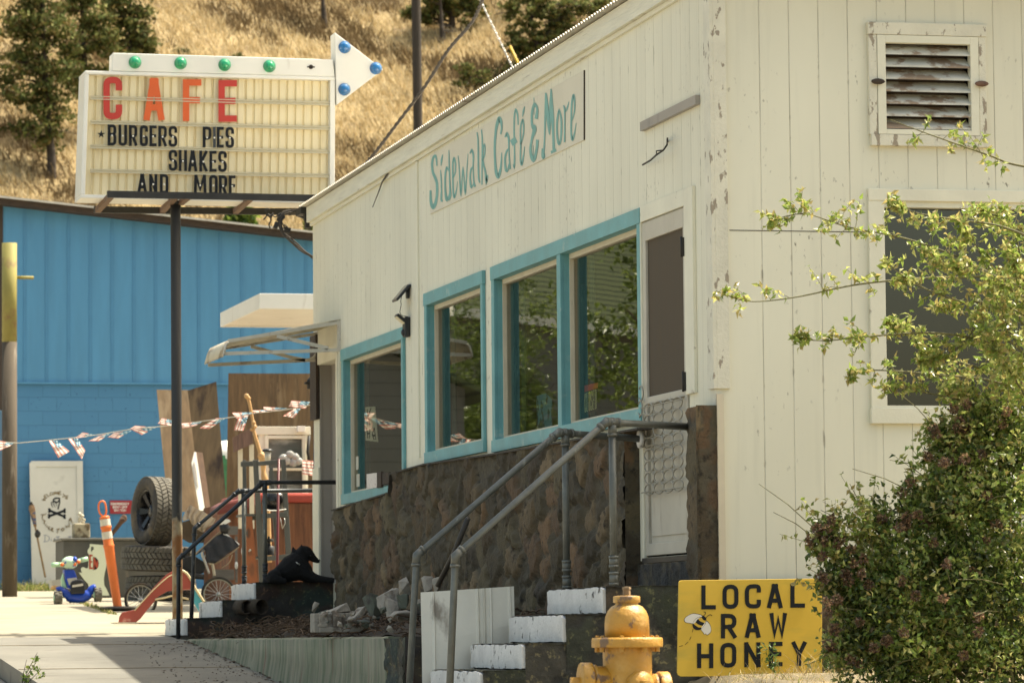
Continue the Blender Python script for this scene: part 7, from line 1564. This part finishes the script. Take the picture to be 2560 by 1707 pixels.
for (x, hgt, lab) in ((.10, .16, 'small dark green weed at the lower left corner of the yellow sign'), (.42, .12, 'leafy weed below the letter H of the yellow sign'), (.95, .2, 'taller pale weed with seed head in front of the letter E')):
    vq = VQ(); y = -.72; z0 = bedz(x, y)
    for k in range(5): kk = 14; ts = rng.uniform(.1, 1, kk)[:, None]; dx = rng.normal(0, .3); leaves(vq, np.array([x, y, z0])+np.concatenate([ts*dx*hgt, ts*rng.normal(0,.2)*hgt, ts*hgt], 1), .03, .007, GW)
    tag(vq.build('weed', m_leaf), lab, 'weed')
# far grass fringe and weeds
FG = np.array([(.22,.24,.06), (.30,.28,.10), (.14,.18,.05), (.38,.33,.16)])
vq = VQ(); fz_ = lambda x, y: zg(y)-.02
blades(vq, 1100, (onY(35, (20, 1460)).x, onY(35, (120, 1460)).x), (34.3, 35.8), fz_, .05, .2, .010, FG, .6); blades(vq, 400, (onY(35, (120, 1460)).x, onY(35, (260, 1460)).x), (34.8, 35.8), fz_, .03, .10, .008, FG, .8)
tag(vq.build('verge_grass', m_straw), 'ragged yellow green grass fringe along the foot of the blue building', 'grass', kind='stuff')
vq = VQ()
ck = [((620,1325),(700,1345)), ((700,1345),(790,1385)), ((790,1385),(860,1412))]
zk = zm(0, 1400, 720/2352); cr = [onG(zk(x, y)) for x, y in ((600,320),(680,350),(760,380),(850,415),(930,440))]
for a, b in zip(cr, cr[1:]):
    k = 160; tt = rng.uniform(0, 1, k)[:, None]; c = np.array(a)*(1-tt)+np.array(b)*tt+rng.normal(0, .02, (k, 3))*np.array([1, 3, .2]); leaves(vq, c, .035, .008, FG)
tag(vq.build('crack_weeds', m_straw), 'thin line of weeds in the pavement crack left of the orange post', 'weeds', kind='stuff')
for i, (px_, n_, lab) in enumerate((((52,1690), 5, 'bright green weed sprig growing by the kerb at the lower left'), ((120,1706), 4, 'second small weed sprig at the kerb to the right of the first'))):
    q = onX(-3.12, px_); vq = VQ(); y0 = q.y; z0 = zg(y0)-.15
    mb = MB(); t = thing('weed', lab, 'weed', (q.x, y0, z0))
    for k in range(n_):
        h = rng.uniform(.18, .34)*(1 if i == 0 else .7); dx, dy = rng.normal(0, .08), rng.normal(0, .2); P = [Vector((q.x, y0, z0)), Vector((q.x+dx*.4, y0+dy*.4, z0+h*.6)), Vector((q.x+dx, y0+dy, z0+h))]; mb.tube(P, [.004, .003, .0015], 4)
        tt = rng.uniform(.25, 1, 16); leaves(vq, np.array([list(P[0].lerp(P[2], a)) for a in tt]), .04, .012, BG_)
    mb.build('stems', m_bark, t); vq.build('foliage', m_leaf, t)
# rose bush
RL = np.array([(.13,.20,.04), (.17,.25,.05), (.24,.31,.07), (.08,.13,.03), (.34,.37,.12), (.06,.10,.022), (.28,.33,.09)]); RY = np.array([(.30,.33,.09), (.22,.29,.06), (.36,.36,.13), (.16,.22,.045), (.34,.28,.10)])
YR_ = -2.3; bs = lambda x, y, dy=0: onY(YR_+dy, D_(x, y)); sB = (bs(1000, 0)-bs(0, 0)).x/1000
t = thing('rose_bush', 'large overgrown rose bush with seed heads and arching sprays covering the lower right', 'bush', (bs(2300, 1568).x, YR_, bedz(2, YR_)))
root = bs(2330, 1700); stems = MB(); vq = VQ(); r = random.Random(12)
sprays = [([(2420,690),(2300,640),(2200,590),(2080,548),(1950,522),(1850,492),(1775,505)], 1.0), ([(2420,620),(2250,635),(2100,640),(1960,655),(1830,682),(1720,692),(1645,668)], .45), ([(2420,860),(2280,790),(2150,765),(2000,772),(1900,782),(1822,778)], 1.0),
 ([(2460,400),(2330,378),(2280,360),(2200,332),(2110,300),(2045,275)], .35), ([(2400,560),(2300,520),(2200,505),(2110,490),(2050,470)], 1.1), ([(2420,760),(2300,700),(2200,690),(2100,650),(2030,600)], 1.0), ([(2420,950),(2300,880),(2150,860),(2010,850),(1950,860)], 1.0), ([(2420,820),(2330,720),(2280,640),(2240,560),(2210,510)], 1.1), ([(2420,700),(2350,600),(2330,520),(2300,480)], .9), ([(2420,980),(2250,930),(2120,900),(2040,890)], 1.0), ([(2430,900),(2340,800),(2250,740),(2160,700)], 1.2), ([(2420,650),(2340,640),(2280,700),(2200,800),(2120,830)], 1.1), ([(2420,1000),(2350,900),(2300,820),(2260,750)], 1.2), ([(2430,560),(2360,540),(2300,500),(2240,480)], .8), ([(2430,780),(2380,700),(2350,640),(2320,570)], 1.2), ([(2430,850),(2330,860),(2200,830),(2100,780),(2040,740)], 1.2), ([(2430,930),(2380,850),(2330,780),(2290,690)], 1.3), ([(2430,1000),(2320,960),(2220,930),(2160,860),(2120,800)], 1.3), ([(2430,720),(2330,670),(2260,620),(2180,610),(2120,570)], 1.2), ([(2380,1050),(2300,990),(2250,900),(2180,900)], 1.3)]
for pts, dens in sprays:
    dy = r.uniform(-.45, .35); P = smoothpts([tuple(bs(x, y, dy)) for x, y in pts], 8); m = len(P); stems.tube(P, [lerp(.0075, .002, i/(m-1)) for i in range(m)], 5)
    P = np.array(P)
    for i in range(2, m):
        k = int(rng.poisson(1.22*dens))
        for _ in range(k):
            L_ = rng.uniform(.04, .16)*(1 if i < m-6 else .5); d = np.array([rng.normal(-.3, .8), rng.normal(0, .6), rng.normal(.1, .8)]); d /= np.linalg.norm(d); e = P[i]+d*L_
            stems.tube([P[i], (P[i]+e)/2+np.array([0,0,.01]), e], [.002, .0015, .001], 3, cap=False); tt = rng.uniform(.2, 1.05, 10)[:, None]; leaves(vq, P[i]*(1-tt)+e*tt, .042, .0115, RY*1.35, up=.3)
# mass: nested stems and leaf clusters
mass = [(2330,1480,230),(2200,1380,170),(2080,1440,130),(2010,1530,95),(1975,1400,75),(2060,1300,100),(2180,1220,120),(2320,1200,190),(2260,1060,110),(2350,980,130),(2160,1110,70),(1930,1290,52),(1910,1220,40),(2000,1200,55),(1960,1330,60),(2110,1160,55),(1940,1480,50),(2180,1010,50),(2120,1550,110),(2240,960,55),(1915,1345,35),(1880,1250,24)]
for bx, by, R0 in mass:
    k = int(.046*R0*R0/1.0); u = unit(k)*(rng.uniform(0, 1, (k, 1))**.42); c = np.array(bs(bx, by)); nz_ = 1+.22*np.sin(u[:, :1]*7+bx)*np.sin(u[:, 2:]*6+by)+.14*np.sin(u[:, :1]*17+u[:, 1:2]*13+u[:, 2:]*15); u = u*nz_; cc = c+u*R0*sB*np.array([1, 1.15, 1]); hole = np.sin(cc[:, 0]*19+bx)+np.sin(cc[:, 2]*21+by)+np.sin(cc[:, 1]*17); cc = cc[hole < .5]; k = len(cc); tn = tn[:k] if False else rng.uniform(.7, 1.25, (k, 1)); cc[:, 1] = np.minimum(cc[:, 1], -.12)
    lf = np.sin(cc[:, 0]*9+cc[:, 2]*5)+np.sin(cc[:, 2]*11-cc[:, 1]*8+bx)+np.sin(cc[:, 0]*23+by); br = (lf > .75)|(rng.uniform(size=k) < (.45 if by < 1130 else .10)); dk = (lf < -.7)&~br; md = ~(br|dk)
    for j in range(4):
        for sel, co in ((br, RY*1.55), (md, RL*1.1), (dk, RL*.5)):  # sunlit highlights and dark interior put into the leaf colours, clump by clump
            if sel.sum(): leaves(vq, cc[sel]+rng.normal(0, .022, (int(sel.sum()), 3)), .035*rng.uniform(.8, 1.2), .0120, co, up=.6)
    for j in range(max(3, k//45)):
        a = cc[rng.integers(k)]; e = a+np.array([rng.normal(-.08, .12), rng.normal(0, .1), rng.normal(.08, .1)]); stems.tube([tuple(a), tuple((a+e)/2+np.array([0, 0, .015])), tuple(e)], [.003, .0025, .0015], 4, cap=False)
    rt = np.array(root); stems.tube([tuple(rt+rng.normal(0, .1, 3)), tuple(rt*.5+c*.5+np.array([0,0,.05])), tuple(c)], [.012, .008, .004], 5)
    # projecting twigs at the rim
    for j in range(int(R0/3.5)):
        u1 = unit(1)[0]; u1[1] = -abs(u1[1])*.5; a = c+u1*R0*sB*.85; e = a+u1*rng.uniform(.06, .22)+np.array([0, 0, .03]); stems.tube([tuple(a), tuple(e)], [.002, .001], 3, cap=False); tt = rng.uniform(0, 1.05, 10)[:, None]; leaves(vq, a*(1-tt)+e*tt+rng.normal(0, .006, (10, 3)), .040, .013, RL if R0 > 60 else RY, up=.4)
stems.build('stems', mat('rose_cane', (.16,.15,.06), .7, .3, 9), t); vq.build('foliage', m_leaf, t)
vq = VQ(); FC = np.array([(.16,.095,.06), (.20,.12,.075), (.10,.065,.04), (.30,.19,.11), (.42,.28,.16)])
for i in range(95):
    bx, by, R0 = mass[r.randrange(len(mass))]; a = r.uniform(0, 6.28); rr2 = R0*sqrt(r.uniform(.1, 1.15)); c = np.array(bs(bx+rr2*cos(a), by+rr2*sin(a), -R0*sB*r.uniform(.55, 1.05)))
    k = 60; u = unit(k); leaves(vq, c+u*rng.uniform(.008, .022, (k, 1)), .016, .008, FC*rng.uniform(.7, 1.3), dirs=u+rng.normal(0, .4, (k, 3)))
vq.build('seed_heads', m_leaf, t)['kind'] = 'stuff'
# street tree mirrored in the window beside the door
t = thing('street_tree', 'leafy green tree by the kerb, mirrored in the window beside the storm door', 'tree', (-5.0, 17.6, zg(17.6)))
st1 = t
mb = MB(); mb.tube([(-5.0, 17.6, -.6), (-5.05, 17.6, 1.2), (-4.95, 17.7, 3.4)], [.16, .12, .06], 10)
for k in range(9): a = r.uniform(0, 6.28); mb.tube([(-5.0, 17.6, 1.3+.2*k), (-5+cos(a)*.7, 17.6+sin(a)*.7, 1.9+.22*k), (-5+cos(a)*1.2, 17.6+sin(a)*1.2, 2.3+.24*k)], [.04, .025, .01], 5)
mb.build('trunk', m_bark, t); vq = VQ(); GG = np.array([(.12,.17,.03), (.18,.23,.05), (.07,.10,.02)])
for k in range(125):
    c = np.array([-5.0+rng.normal(0, .62), 17.6+rng.normal(0, .75), 3.0+rng.normal(0, 1.0)]); kk = 150; leaves(vq, c+unit(kk)*(rng.uniform(0, 1, (kk, 1))**.6)*.38, .085, .026, GG, up=.4)
vq.build('crown', m_leaf, t)

t2 = st1.copy(); SC.collection.objects.link(t2); t2.location = (-4.3, 29.5, zg(29.5)-.15); t2['label'] = 'second leafy street tree farther off, mirrored in the farthest teal window'
for ch in list(st1.children): c = ch.copy(); SC.collection.objects.link(c); c.parent = t2
